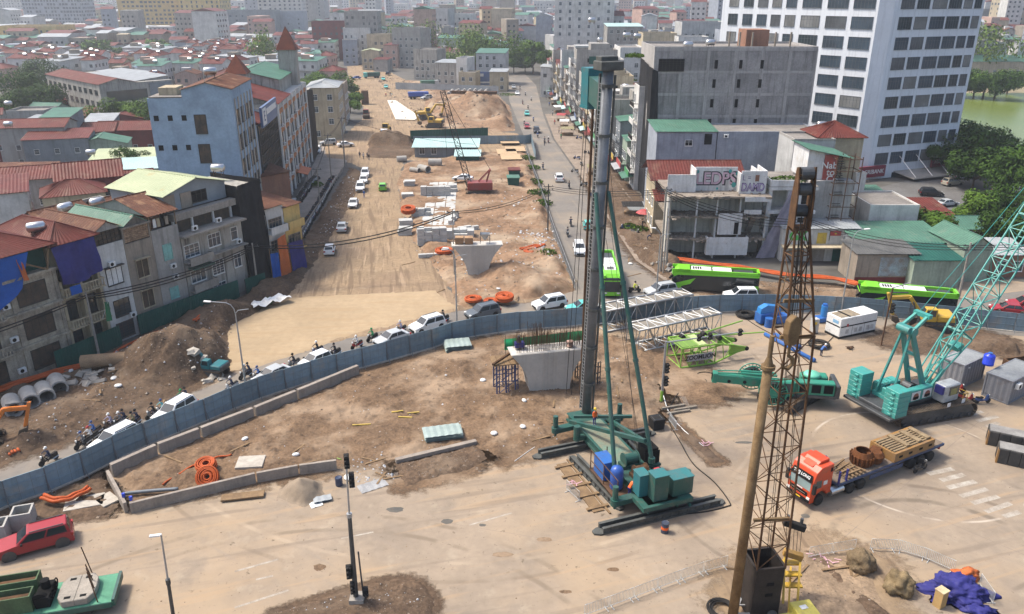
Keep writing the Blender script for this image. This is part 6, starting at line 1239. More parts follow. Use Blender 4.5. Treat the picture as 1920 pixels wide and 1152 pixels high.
for f in (.35,.62):
 p=V((.6,0,2)).lerp(ap,f);g.bar(p+V((0,-.8,0)),p+V((0,.8,0)),.26)
g.build('gantry_leg',M_TEALB if False else paint('crane_teal_dark',(.035,.24,.22),.45,.2),t);g=MB(S)
for y in (-.9,.9):g.bar((-4.2,y,2.5),ap+V((0,y*.5,-.1)),.2)
g.build('gantry_strut',MATS['crane_teal_dark'],t);g=MB(S);g.cyl(ap+V((0,-.9,0)),.45,1.8,14,'y');g.cyl(ap+V((-.5,-.7,.2)),.35,1.4,14,'y');g.build('gantry_sheaves',MATS['crane_teal_dark'],t)
g=MB(S);g.bar(ap+V((0,-.7,.2)),ap+V((1.8,-.6,1.3)),.25,.3);g.bar(ap+V((0,.7,.2)),ap+V((1.8,.6,1.3)),.25,.3);g.bar(ap+V((1.8,-.9,1.3)),ap+V((1.8,.9,1.3)),.5,.4);g.build('equalizer',M_TEAL,t)
E_=R(56.5);ft=V((1.9,0,2.3));bd_=V((math.cos(E_),0,math.sin(E_)));ch,lc=MB(S),MB(S)
lattice(ch,lc,ft,ft+bd_*6.2,.9,.35,2.1,1.9,4,(0,1,0),.1,.05);lattice(ch,lc,ft+bd_*6.3,ft+bd_*19.5,2.1,1.9,2.1,1.9,8,(0,1,0),.1,.05);lattice(ch,lc,ft+bd_*19.6,ft+bd_*32,2.1,1.9,2.1,1.9,8,(0,1,0),.1,.05)
ch.build('boom_chord',M_TEAL,t);lc.build('boom_lacing',M_TEAL,t);g=MB(S)
for y in (-.6,.6):g.bar(ft+V((0,y,0)),ft+bd_*2.2+V((0,y*1.2,0)),.3,.4)
g.build('boom_foot',M_TEAL,t);g=MB(S)
for y in (-.5,.5):g.tube([V((.9,y,3.6)),ft+bd_*9+V((-1.6,y,.6))],[.09,.09],6);rope(g,[ap+V((1.8,y,1.3)),ft+bd_*32+V((-1.3,y,0))],.035)
g.build('backstop',M_TEAL,t);g=MB(S);g.cbox(ft+bd_*5.2+V((.5,0,-.6)),(.9,1.2,.5),0,0,-.4);g.build('foot_winch',M_TEAL,t)
# ---------------------------------------------------------------- green drilling machine with two big hose reels
t=thing('drill_carrier','green crawler drilling machine with two big spoked hose reels and a folded mast','drilling machine',(28.9,73.4,0),R(39))
crawler_track(t,6.4,.9,1.15,.8,-1.6);crawler_track(t,6.4,.9,1.15,.8,1.6);MB().box(-1.6,2.6,-1.2,1.2,.5,1.1).build('car_body',M_DKSTEEL,t)
S=Matrix.Rotation(R(172-39),4,'Z')       # upper structure: +x towards the folded mast
b=sb_((-4.4,1.2,-1.5,1.5,1.25,1.6),nm='upper_frame',m=M_DKSTEEL);sb_((-4.2,-.2,.55,1.5,1.6,3.0),nm='machine_house',m=M_GRN,bevel=.08);sb_((-3.9,-1.2,-1.5,-.3,1.6,2.9),nm='engine_house',m=M_GRN,bevel=.15);sb_((-4.75,-4.25,-1.5,1.5,1.3,2.8),nm='counterweight',m=M_DKSTEEL,bevel=.1)
for i in range(3):sb_((-4.0+i*1.2,-3.1+i*1.2,1.505,1.55,1.9,2.8),nm='grille',m=M_DARK,bevel=0)
c_=sb_((-.2,1.3,.7,1.7,1.3,3.0),nm='cab',m=M_GRN,bevel=.12);sb_((0,1.2,1.705,1.73,1.9,2.85),nm='cab_window',m=M_GLASS,bevel=0)
b=MB(S);b.lathe([(.9,2.95),(.75,3.25),(0,3.4)],(-2.2,-.4,0),14);b.build('dome_cover',paint('mint',(.16,.55,.38),.45,.1),t,smooth=True)
bm_=MB(S);bm_.bar((1.0,0,2.0),(7.6,.2,2.4),.75,.9);bm_.bar((7.4,.2,2.4),(7.9,.2,2.45),.9,1.1);bm_.build('folded_mast',M_GRN,t,bevel=.04);b=MB(S);b.box(7.91,7.95,-.15,.5,2.05,2.8);b.build('mast_opening',M_DARK,t)
for x in (2.8,4.6,6.2):b=MB(S);b.cyl((x,-.42+.055*0,2.15),.16,.02,10,'y');b.M=S;b.build('mast_hole',M_DARK,t);b=MB(S);b.cyl((x,.5,2.15),.18,.06,10,'y');b.build('mast_hole',M_DARK,t)
b=MB(S)
for y in (-.25,.3):b.tube([(1.4,y,3.0),(5.0,y,3.05)],.14,8);b.tube([(5.0,y,3.05),(7.4,y,2.95)],.07,8)
b.build('ram',M_GRN,t)
for (x,y,z) in ((1.9,1.75,1.9),(3.6,-1.3,2.0)):
 w_=MB(S);M_=S @ Matrix.Translation((x,y,z)) @ Matrix.Rotation(R(90),4,'X');w_.M=M_
 for zz in (-.35,.35):
  w_.torus((0,0,zz),1.35,.07,28,6);w_.torus((0,0,zz),.5,.06,18,5)
  for i in range(20):a=2*math.pi*i/20;w_.bar((.5*math.cos(a),.5*math.sin(a),zz),(1.35*math.cos(a),1.35*math.sin(a),zz),.07,.04)
 w_.cyl((0,0,-.35),.42,.7,16);w_.build('hose_reel',M_GRN,t);d_=MB(M_);d_.lathe([(.55,-.3),(1.0,-.3),(1.0,.3),(.55,.3)],n=24);d_.build('hose_coil',M_BLACK,t)
 b=MB(S);b.bar((x,y*.8,z),(x-.6,y*.35,1.6),.18);b.build('reel_bracket',M_GRN,t)
x,y=G(1495,758);person('worker in orange vest and yellow helmet behind the lattice boom near the drill',(x,y+.4,.6),.3)
# ---------------------------------------------------------------- lime green lattice boom section with the maker's plate
A=V((19.2,81.0,0));d=V((.955,.295,0)).normalized();n=V((-.36,.93,0)).normalized();n=V((-d.y,d.x,0))
t=thing('boom_section','lime green lattice boom butt section with a grey ZOOMLION plate lying on the ground','boom section',A,math.atan2(d.y,d.x));ch,lc=MB(),MB();W_,H_=3.3,2.5
P=[(0,0,.12),(0,W_,.12),(0,W_,H_),(0,0,H_)];Q=[(4.4,0,.12),(4.4,W_,.12),(4.4,W_,H_),(4.4,0,H_)]
for i in range(4):ch.tube([P[i],Q[i]],.11,8);lc.tube([P[i],P[(i+1) % 4]],.07,6);lc.tube([Q[i],Q[(i+1) % 4]],.07,6)
tips=[(8.6,.55,1.2),(8.6,W_-.55,1.2)]
for k,y in enumerate((0,W_)):
 ch.tube([(4.4,y,.12),tips[k]],.11,8);ch.tube([(4.4,y,H_),(6.8,y*.9+.15,H_-.5),tips[k]],.11,8)
 for i in range(4):x0,x1=i*1.1,(i+1)*1.1;lc.tube([(x0,y,.12 if i % 2 else H_),(x1,y,H_ if i % 2 else .12)],.055,6);lc.tube([(x1,y,.12),(x1,y,H_)],.05,6)
 lc.tube([(5.6,y*.96+.05,.45),(5.2,y,H_)],.05,6);lc.tube([(5.6,y*.96+.05,.45),(6.6,y*.9+.15,H_-.5)],.05,6)
for i in range(4):x0,x1=i*1.1,(i+1)*1.1;lc.tube([(x0,0,.12),(x1,W_,.12)],.05,6);lc.tube([(x1,0,H_),(x1,W_,H_)],.05,6)
lc.tube([P[0],P[2]],.05,6);lc.tube([(5.8,.2,H_-.3),(5.8,W_-.2,H_-.3)],.06,6);lc.tube([(7,.3,1.9),(7,W_-.3,1.9)],.06,6)
ch.build('chord',M_LIME,t);lc.build('lacing',M_LIME,t);MB().box(.2,3.0,.3,W_-.3,H_-.02,H_+.03).build('mesh_deck',paint('lime_mesh',(.15,.27,.04),.8,.2),t);MB().box(2.3,3.3,.2,W_-.2,H_+.035,H_+.09).build('walkway',paint('pale_lime',(.45,.55,.22),.6),t)
g=MB()
for y in (.4,W_-.4):g.prism([(6.4,.7),(8.7,1.0),(8.7,1.45),(6.4,2.1)],y-.06,y+.06,'y')
g.build('gusset_plates',M_LIME,t)['kind']='stuff'
for y in (.4,W_-.4):MB().cyl((8.75,y-.15,1.22),.25,.3,10,'y').build('pin_boss',M_BLACK,t)
pl=MB().box(.7,4.0,-.2,-.13,.85,1.65).build('name_plate',paint('plate_grey',(.33,.33,.34),.5,.1),t);text('ZOOMLION',.72,M_BLACK,pl,(2.35,-.21,1.27),(R(90),0,0),.004,bold=.03)
for x,y in ((1.6,2.9),(4.4,2.9),(5.6,1.5)):MB().cyl((x,y-.3,H_+.05),.3,.6,12,'y').build('roller',M_BLACK,t)
g=MB();g.tube([(4.5,W_,H_),(10.8,W_+1.5,2.7)],.09,6);g.tube([(4.6,W_-1,H_),(11.5,1.2,2.6)],.08,6);g.build('pendant_bar',M_LIME,t)
# ---------------------------------------------------------------- two galvanised box trusses
for k,(A,B,n_,lb) in enumerate((((15.0,85.1,0),(26.0,90.4,0),9,'nearer galvanised steel box truss lying beside the lime boom section'),((11.9,91.2,0),(23.9,97.0,0),9,'farther galvanised box truss lying along the blue hoarding'))):
 A=V(A);B=V(B);d=(B-A).normalized();t=thing('steel_truss',lb,'truss',A,math.atan2(d.y,d.x),'steel trusses by the hoarding');ch,lc=MB(),MB();L=(B-A).length
 lattice(ch,lc,(0,1.3,1.55),(L,1.3,1.55),2.5,2.8,2.5,2.8,n_,(0,0,1),.13,.06);ch.build('chord',M_GALV,t,smooth=True);lc.build('bracing',M_GALV,t)
 MB().box(.3,L-.3,.35,2.3,2.86,2.92).build('deck',mat('truss_deck',(.27,.245,.205),(.20,.18,.15),.9,.8,fine=.3),t)
# ---------------------------------------------------------------- generator, containers, cabinet, pipes, power packs
t=thing('generator','white generator container with a dark stripe near the blue hoarding','generator',(40.4,89.2,0),math.atan2(2.4,5.5))
MB().box(0,6,0,2.4,.28,2.7).build('housing',M_WHITEP,t,bevel=.05);MB().box(.02,5.98,.02,2.38,0,.27).build('base',M_BLACK,t);g=MB();g.box(.1,6.01,-.02,-.004,1.5,1.66);g.box(-.02,-.004,.1,2.3,1.5,1.66);g.build('stripe',M_DARK,t)
g=MB();g.box(.25,1.4,.3,2.1,2.705,2.73);g.box(1.75,3.3,.2,2.2,2.705,2.73);g.build('roof_grille',mat('roof_rust',(.32,.26,.18),(.2,.17,.13),.8,1.5),t);MB().box(1.45,1.7,.2,2.2,2.706,2.76).build('exhaust_slot',M_DARK,t)
for x in (1.2,2.6,3.4,4.6,5.3):
 b=MB()
 for i in range(5):b.box(x-.25,x+.25,-.03,-.004,.6+i*.12,.66+i*.12)
 b.build('louvre',paint('louvre',(.42,.40,.38),.6),t)
for x in (2.0,4.0):MB().box(x-.02,x+.02,-.015,-.004,.3,1.48).build('door_seam',M_SLATEF,t)
MB().box(-.03,-.004,.4,1.3,1.9,2.3).build('sign_print',paint('print_blue',(.22,.42,.62),.5),t);MB().box(1.0,1.3,-.035,-.022,1.52,1.9).build('badge',M_SIGN[1],t)
def container(label,loc_,rz,L,W_,H_,m):
 t=thing('container',label,'container',loc_,rz,'grey site containers');prof=[]
 c=MB();c.box(0.08,L-.08,.08,W_-.08,.1,H_-.05)
 for (a,b) in (((.1,0,0),(L-.1,0,0)),((L,.1,0),(L,W_-.1,0)),((L-.1,W_,0),(.1,W_,0)),((0,W_-.1,0),(0,.1,0))):
  a,b=V(a),V(b);n_=int((b-a).length/.14);nn=(b-a).cross(V((0,0,1))).normalized();vs=[];fs=[]
  for i in range(n_+1):p=a.lerp(b,i/n_)-nn*(.05 if (i//2) % 2 else 0.0);vs+=[p+V((0,0,.12)),p+V((0,0,H_-.1))]
  for i in range(n_):fs.append((2*i,2*i+2,2*i+3,2*i+1))
  c.add(vs,fs)
 c.build('shell',m,t,fixn=False);f=MB()
 for x in (0,L):
  for y in (0,W_):f.box(x-.07,x+.07,y-.07,y+.07,0,H_)
 for z in (.02,H_-.12):
  for y in (0,W_):f.box(.071,L-.071,y-.06,y+.06,z,z+.12)
  for x in (0,L):f.box(x-.06,x+.06,.071,W_-.071,z,z+.12)
 f.build('frame',m,t);r_=MB();n_=int(L/.25)
 for i in range(n_):r_.box(.1+i*(L-.2)/n_,.1+(i+.5)*(L-.2)/n_,.08,W_-.08,H_-.05,H_-.01)
 r_.build('roof',M_GREYTIN,t);return t
M_CONT=paint('container_grey',(.20,.205,.225),.5,.2)
c1=container('grey corrugated site container with a blue water tank on its roof',(48.4,76.0,0),R(14)+R(20),4.6,2.6,2.9,M_CONT)
c2=container('second grey site container with an air conditioner, cut by the right edge',(51.6,72.6,0),R(34),6,2.6,2.7,M_CONT);aircon(c2,'f',6,2.6,1.0,1.7);
for x in (.8,3.6):MB().box(x,x+.3,-.12,-.07,2.3,2.45).build('lamp',M_WHITEP,c1)
x,y=G(1852,684,2.9);o=thing('blue_tank','bright blue plastic water tank standing on the grey container','water tank',(x,y,2.92));MB().lathe([(0,0),(.55,0),(.57,.2),(.55,.22),(.57,.6),(.55,.62),(.57,1.0),(.5,1.15),(.2,1.25),(.2,1.33),(0,1.34)],n=20).build('drum',paint('plastic_blue',(.02,.05,.55),.35,.03),o,smooth=True);MB().cyl((0,0,1.34),.22,.05,14).build('lid',M_BLUE,o)
for k,(u0,v0,u1,v1,lb) in enumerate(((1434,630,1527,680,'nearer blue steel pipe lying near the drilling machine'),(1452,630,1500,655,'farther blue steel pipe lying beside the first'))):
 a=V((*G(u0,v0),.25));b=V((*G(u1,v1),.25));o=thing('blue_pipe',lb,'pipe',a,0,'blue steel pipes');MB().tube([(0,0,0),b-a],.23,14).build('pipe',M_BLUE,o,smooth=True);MB().tube([(b-a)*.93,(b-a)*.99],.27,14).build('collar',M_BLUE,o)
for lb,u,v,s in (('large blue hydraulic power pack standing against the hoarding',1440,605,1.0),('upright blue pump with a motor on top near the generator',1540,603,.6)):
 x,y=G(u,v);o=thing('power_pack',lb,'machine',(x,y,0),.3)
 if s==1:MB().box(-1.6,1.4,-.6,.8,.2,1.5).build('tank',M_BLUE,o,bevel=.05);MB().prism([(-1.6,1.5),(1.5,1.5),(1.2,2.2),(-.6,2.6),(-1.5,2.2)],-.4,.5,'y').build('hood',paint('mid_blue',(.03,.2,.5),.4,.1),o);MB().cyl((-.8,-1.2,0),.5,1.2,14).build('vessel',M_BLUE,o);MB().box(.6,2.4,-1.0,.3,.1,1.1).build('pump_case',M_BLUE,o,bevel=.04)
 else:MB().box(-.8,.8,-.6,.6,.1,.7).build('base',M_BLUE,o,bevel=.04);MB().cyl((.2,0,.7),.42,1.5,14).build('motor',paint('mid_blue',(0,0,0)),o);MB().cyl((.2,0,2.2),.3,.25,12).build('cap',M_BLUE,o)
x,y=G(1525,625);o=thing('switch_cabinet','pale grey switch cabinet with a yellow label left of the generator','cabinet',(x,y,0),.3);MB().box(-.4,.4,-.35,.35,.15,2.0).build('case',M_CONT if False else paint('cabinet_grey',(.48,.47,.45),.5),o,bevel=.02);MB().box(-.25,.05,-.37,-.352,1.3,1.65).build('label_plate',M_YELHAT,o);MB().box(-.42,.42,-.37,.37,0,.15).build('foot',M_DKSTEEL,o)
# ---------------------------------------------------------------- orange flatbed truck with a load of steel
A=V((24.0,55.7,0));B=V((38.9,63.7,0));d=(B-A).normalized();L=17.0
t=thing('flatbed_truck','orange tractor unit with a blue flatbed trailer loaded with rusty steel','truck',A,math.atan2(d.y,d.x));W2=1.25
cab=MB();pr=[(0,.55),(0,1.7),(.12,2.45),(.45,3.35),(1.0,3.75),(2.35,3.8),(2.4,1.0),(1.9,.95),(1.75,1.25),(1.4,1.42),(1.05,1.42),(.7,1.25),(.55,.95),(.5,.55)];cab.prism(pr,-W2,W2,'y');cabo=cab.build('cab',M_ORANGE_P,t,bevel=.05)
MB().prism([(1.0,3.74),(1.3,4.0),(2.3,4.05),(2.35,3.78)],-.75,.75,'y').build('roof_fairing',M_ORANGE_P,cabo,bevel=.04);MB().prism([(.62,3.58),(.72,3.5),(1.35,3.86),(1.3,3.93)],-.5,.5,'y').build('roof_hatch',M_ORANGE_P,cabo);MB().prism([(1.32,3.9),(1.36,3.88),(1.5,3.99),(1.46,4.01)],-.32,.32,'y').build('hatch_vent',M_DARK,cabo)
MB().add([(.10,-1.12,1.78),(.10,1.12,1.78),(.14,1.05,2.42),(.14,-1.05,2.42),(-.02,-1.12,1.72),(-.02,1.12,1.72),(.08,1.05,2.42),(.08,-1.05,2.42)],[(4,5,6,7),(0,3,2,1),(4,0,1,5),(7,6,2,3),(4,7,3,0),(5,1,2,6)]).build('windscreen',glass('truck_glass',(.12,.16,.16),.05),cabo)
vis=MB().add([(.02,-1.15,2.5),(.02,1.15,2.5),(.28,1.0,3.05),(.28,-1.0,3.05)],[(0,1,2,3)]).build('visor',M_DARK,cabo);text('TREJ LONG',.34,M_WHITEP,vis,(.125,0,2.8),(R(63),0,R(-90)),.008,bold=.02)
gr=MB();gr.box(-.05,-.004,-.9,.9,1.15,1.5);gr.box(-.07,-.004,-1.2,1.2,.62,.9);gr.build('grille',M_DARK,cabo);MB().box(-.06,-.051,-.7,.7,1.3,1.34).build('grille_bar',M_STEEL,cabo);MB().box(-.075,-.071,-.3,.3,.7,.82).build('number_plate',M_YELHAT,cabo);MB().box(-.02,-.004,-.35,.35,1.56,1.66).build('badge',M_WHITEP,cabo)
for s in (-1,1):
 MB().box(-.08,.1,min(s*.9,s*1.2),max(s*.9,s*1.2),.92,1.12).build('headlight',M_LAMP,cabo);b=MB();b.prism([(.35,1.85),(1.15,1.85),(1.15,2.55),(.5,2.6)],s*1.251,s*1.262,'y');b.build('side_window',M_GLASS,cabo);MB().box(.0,.25,min(s*1.3,s*1.55),max(s*1.3,s*1.55),1.6,2.5).build('mirror',M_BLACK,cabo);MB().box(1.35,1.8,min(s*1.252,s*1.265),max(s*1.252,s*1.265),2.0,2.4).build('sticker',M_WHITEP,cabo);MB().box(2.0,2.25,min(s*1.252,s*1.265),max(s*1.252,s*1.265),3.1,3.5).build('air_slot',M_DARK,cabo)
 tk=MB();tk.cyl((2.6,s*.95,.75),.36,1.5,16,'x');tk.build('fuel_tank',M_STEEL,t)
ch_=MB();ch_.box(.6,7.2,-.45,.45,.7,1.0);ch_.build('chassis',M_DKSTEEL,t)
def wheel(parent,x,y,r=.5,wd=.32,nm='wheel'):
 k=('whl',r,wd)
 if k not in WIN:WIN[k]=(MB().lathe([(r*.55,-wd/2),(r*.92,-wd/2),(r,-wd*.36),(r,wd*.36),(r*.92,wd/2),(r*.55,wd/2)],n=20,axis='y').mesh('tyre',M_TYRE,True),MB().lathe([(0,-wd*.30),(r*.2,-wd*.42),(r*.3,-wd*.3),(r*.56,-wd*.42),(r*.56,wd*.42),(r*.3,wd*.3),(r*.2,wd*.42),(0,wd*.3)],n=14,axis='y').mesh('rim',M_HUB))
 o=link(nm,WIN[k][0],parent,(x,y,r));link('rim',WIN[k][1],o);return o
for x in (1.2,5.0,6.3,12.9,14.2,15.5):
 for s in (-1,1):wheel(t,x,s*1.05,.52,.34 if x<2 else .5)
tr=MB();tr.box(3.3,17.2,-1.28,1.28,1.2,1.42);tr.box(3.3,17.2,-.5,-.35,.9,1.2);tr.box(3.3,17.2,.35,.5,.9,1.2);tr.build('trailer_bed',paint('trailer_blue',(.03,.055,.13),.6,.3),t);pl=MB()
for i in range(14):pl.box(3.35+i*.985,4.28+i*.985,-1.2,1.2,1.425,1.47)
pl.build('deck_planks',mat('deck_wood',(.24,.185,.135),(.17,.13,.10),.9,1.2,bump=.2,fine=.3),t);g=MB()
for x in (3.4,4.3):
 for s in (-1.15,1.15):g.bar((x,s,1.45),(x,s,2.6),.14)
g.build('stakes',M_PURTARP,t)['kind']='stuff';MB().box(7.2,11.5,-1.32,-1.285,.7,1.1).build('side_guard',MATS['trailer_blue'],t);g=MB()
for s in (-1,1):g.box(16.8,17.0,s*.9-.2,s*.9+.2,.8,1.0)
g.build('tail_lamp',M_TAIL,t)
def cargo(nm,lb,mb,m):o=thing(nm,lb,'steel load',A,math.atan2(d.y,d.x));mb.build('body',m,o,bevel=0);return o
b=MB()
for i in range(5):b.cbox((5.0+i*.35,-.2,1.58+i*.02),(.22,2.0,.12),.15*i-.3)
for i in range(4):b.cbox((5.4,-.8+i*.5,1.72),(2.2,.16,.12),.08*i)
cargo('timber_pile','small heap of timber beams on the trailer right behind the cab',b,M_WOOD)
b=MB();b.lathe([(.9,1.5),(.95,2.3),(.7,2.75),(.62,2.75),(.8,2.3),(.8,1.5)],(7.7,.1,0),18)
for i in range(18):a=2*math.pi*i/18;b.bar((7.7+.92*math.cos(a),.1+.92*math.sin(a),1.6),(7.7+1.02*math.cos(a),.1+1.02*math.sin(a),2.4),.12)
b.lathe([(.6,1.5),(.75,2.2),(.5,2.5)],(8.9,-.3,0),12);b.cbox((9.6,.3,1.9),(1.0,.8,.7),.3);cargo('rusty_crown','rusty toothed casing crown on the middle of the trailer',b,M_RUSTL if False else mat('dark_rust',(.19,.075,.03),(.11,.045,.02),.85,1.5,.2,.3,fine=.35))
b=MB();b.box(10.2,15.6,-1.3,-1.05,1.48,2.35);b.box(10.2,15.6,1.05,1.3,1.48,2.35);b.box(15.4,15.6,-1.05,1.05,1.48,2.35);b.box(10.2,10.4,-1.05,1.05,1.48,2.3)
ld=cargo('ochre_load','ochre steel frame loaded on the rear of the trailer',b,paint('ochre',(.30,.155,.04),.6,.4));g=MB()
for i in range(7):g.box(10.4,15.4,-1.0+i*.3,-.82+i*.3,2.3,2.42)
for x in (12,13.6,14.8):g.box(x,x+.5,-1.0,1.0,2.43,2.55)
g.build('planks',mat('pale_timber',(.30,.225,.135),(.19,.135,.08),.85,1.3,fine=.25),ld)
for x in (11,12.3,13.7,15):MB().box(x-.22,x+.22,-1.33,-1.301,1.8,2.0).build('slot',M_DARK,ld)
mb_pt=A+d*13.2+V((d.y,-d.x,0))*1.9
# ---------------------------------------------------------------- yellow excavator, and the others of the works
def excavator(label,loc_,rz,m,s=1.0,arm=(.9,-1.2),group=None,swing=0):
 t=thing('excavator',label,'excavator',loc_,rz,group);t.scale=(s,s,s);crawler_track(t,3.9,.6,.85,0,-1.05);crawler_track(t,3.9,.6,.85,0,1.05);MB().box(-1.2,1.2,-.8,.8,.35,.8).build('undercarriage',M_DKSTEEL,t)
 Q=Matrix.Rotation(swing,4,'Z');b=MB(Q);b.box(-2.0,1.2,-1.25,1.25,.95,1.25);b.build('turntable',M_DKSTEEL,t);b=MB(Q);b.box(-2.1,-.2,-1.25,1.25,1.26,2.0);b.build('engine_cover',m,t,bevel=.12);b=MB(Q);b.box(-2.3,-1.8,-1.2,1.2,1.0,1.9);b.build('counterweight',M_DKSTEEL,t,bevel=.15)
 b=MB(Q);b.prism([(-.15,1.26),(1.3,1.26),(1.35,1.9),(1.0,2.75),(-.1,2.75)],.3,1.25,'y');c=b.build('cab',m,t,bevel=.06);b=MB(Q);b.prism([(.05,1.9),(1.15,1.9),(.95,2.6),(.05,2.6)],1.255,1.27,'y');b.prism([(.05,1.9),(1.15,1.9),(.95,2.6),(.05,2.6)],.28,.295,'y');b.add([(1.37,.4,1.9),(1.37,1.15,1.9),(1.06,1.15,2.65),(1.06,.4,2.65)],[(0,1,2,3)]);b.build('window',M_GLASS,c)
 p0=V((1.0,-.2,1.5));p1=V((2.6,-.2,3.6));p2=V((4.6,-.2,3.3));e1=R(-95)+arm[1]*0;p3=p2+V((-.6,0,-2.0));b=MB(Q)
 b.bar(p0,p1,.42,.5,(0,1,0));b.bar(p1+V((-.1,0,-.05)),p2,.4,.42,(0,1,0));b.build('boom',m,t,bevel=.05);b=MB(Q);b.bar(p2+V((.25,0,.6)),p3,.34,.38,(0,1,0));b.build('stick',m,t,bevel=.04);b=MB(Q);b.tube([p0+V((.6,.3,0)),p0.lerp(p1,.75)+V((0,.3,0))],.08,6);b.tube([p1+V((.2,0,.4)),p2+V((.2,0,.6))],.08,6);b.build('ram',M_DKSTEEL,t)
 b=MB(Q);b.prism([(p3.x+.25,p3.z+.1),(p3.x-.5,p3.z-.05),(p3.x-.75,p3.z-.6),(p3.x-.35,p3.z-.85),(p3.x+.15,p3.z-.5)],-.7,.3,'y');b.build('bucket',m if s<.9 else M_TRACK,t,bevel=.04);return t
x,y=G(1742,618);excavator('yellow excavator with its arm folded, working by the blue hoarding at right',(x,y,.1),R(170),M_YEL,1.15)
x,y=G(402,701);excavator('small teal mini excavator at the foot of the dark earth heap',(x,y,gz_at(x,y)),R(165),M_TEALB,.72)
x,y=G(-8,830);excavator('orange excavator arm reaching in from the left edge',(x-.6,y-1,gz_at(x,y)*.6),R(25),paint('excavator_orange',(.6,.17,.02),.45,.15),.95)
x,y=G(800,225);excavator('yellow excavator digging at the far sand heap',(x,y,gz_at(x,y)),R(20),M_YEL,1.3,group='far excavators')
x,y=G(815,240);excavator('second yellow excavator nearer the green hoarding',(x,y,gz_at(x,y)),R(170),M_YEL,1.3,group='far excavators')
x,y=G(716,133);excavator('yellow excavator at the far bend of the road',(x,y,0),R(60),M_YEL,1.4,group='far excavators')
# old red crawler crane of the works
x,y=G(893,365);t=thing('crawler_crane','old dark red crawler crane with a black lattice boom on the orange dirt','crawler crane',(x,y,.1),R(185));crawler_track(t,4.4,.7,.95,0,-1.5);crawler_track(t,4.4,.7,.95,0,1.5);MB().box(-1.4,1.4,-1.2,1.2,.4,1.0).build('car_body',M_DKSTEEL,t)
MB().box(-3.4,1.8,-1.5,1.5,1.1,2.7).build('house',M_REDP,t,bevel=.06);MB().box(1.81,1.84,-1.2,.2,1.7,2.5).build('window',M_GLASS,t);g=MB();g.bar((-2.2,-.6,2.7),(-3.0,-.5,5.2),.2);g.bar((-2.2,.6,2.7),(-3.0,.5,5.2),.2);g.bar((-3.0,-.7,5.2),(-3.0,.7,5.2),.25);g.bar((-.5,.5,2.7),(-3.0,.5,5.2),.15);g.bar((-.5,-.5,2.7),(-3.0,-.5,5.2),.15);g.build('gantry',M_REDP,t)
tipz=HZ(830,172,y+9);tip=V((XY(830,172,y+9)-x,9,tipz-.1));tip=Matrix.Rotation(-R(185),4,'Z') @ tip;ch,lc=MB(),MB();lattice(ch,lc,(1.4,0,1.8),tip,1.1,1.0,1.0,.9,12,(0,1,0),.09,.05);ch.build('boom_chord',M_BLACK,t);lc.build('boom_lacing',M_BLACK,t);g=MB()
for s in (-.3,.3):rope(g,[(-3.0,s,5.2),tip+V((0,s,.3))],.04)
rope(g,[tip,V((tip.x-.5,tip.y,6))],.04);g.build('rope',M_ROPE,t)
# ---------------------------------------------------------------- blue hoarding, one panel at a time
M_HOARD=mat('hoarding_blue',(.20,.275,.32),(.165,.225,.265),.5,.3,bump=.05,fine=.15,objvar=.16,streak=.3,stain=((.30,.26,.21),.5,.54,.72,.6));M_HPOST=paint('hoarding_post',(.13,.15,.165),.6,.3)
FP_=PX((-60,982),(0,954),(128,910),(203,870),(269,839),(336,811),(394,787),(447,763),(505,741),(610,708),(706,683),(810,653),(858,636),(960,620),(1085,611),(1140,605),(1250,592),(1330,586),(1420,584),(1500,586),(1600,591),(1700,600),(1800,611),(1930,625),(2010,634))
def resample(pts,step):
 out=[V((*pts[0],0))];acc=0
 for a,b in zip(pts,pts[1:]):
  a,b=V((*a,0)),V((*b,0));L=(b-a).length;q=step-acc
  while q <= L:out.append(a.lerp(b,q/L));q+=step
  acc=L-(q-step)
 return out
HP=resample(FP_,3.05);HH=2.45
t=thing('site_hoarding','long blue grey steel hoarding curving along the road round the site','hoarding',HP[0])
pm={}
for i,(a,b) in enumerate(zip(HP,HP[1:])):
 k=round((b-a).length,2)
 if k not in pm:
  p=MB();p.box(.03,k-.03,-.02,.02,.12,HH);p.box(.03,k-.03,-.03,.03,HH+.002,HH+.05);p.box(.0,k,-.09,-.021,HH*.36,HH*.36+.05);p.box(.0,k,-.09,-.021,HH*.72,HH*.72+.05);q=MB();q.box(-.05,.05,-.12,.0,-.1,HH+.02);q.bar((0,-.1,HH*.55),(0,-.75,0),.05)
  l_=MB();[l_.box(k*f-.012,k*f+.012,-.028,-.0205,.14,HH-.02) for f in (.33,.66)]
  pm[k]=(p.mesh('panel',M_HOARD),q.mesh('post',M_HPOST),l_.mesh('seam',M_HPOST))
 an=math.atan2((b-a).y,(b-a).x);o=link('panel',pm[k][0],t,a-HP[0],an);o.rotation_euler.x=rnd.uniform(-.035,.035);link('seam',pm[k][2],o);link('post',pm[k][1],t,a-HP[0],an)
f=MB()
for a,b in zip(HP,HP[1:]):f.bar(a+V((0,0,.06)),b+V((0,0,.06)),.5,.16)
f.build('footing',M_CONC2,None);bpy.data.objects[-1] if False else None
o=bpy.data.objects['footing'];o.parent=t;o.location=-HP[0]
# chalk marks on the hoarding
a,b=HP[24],HP[25]
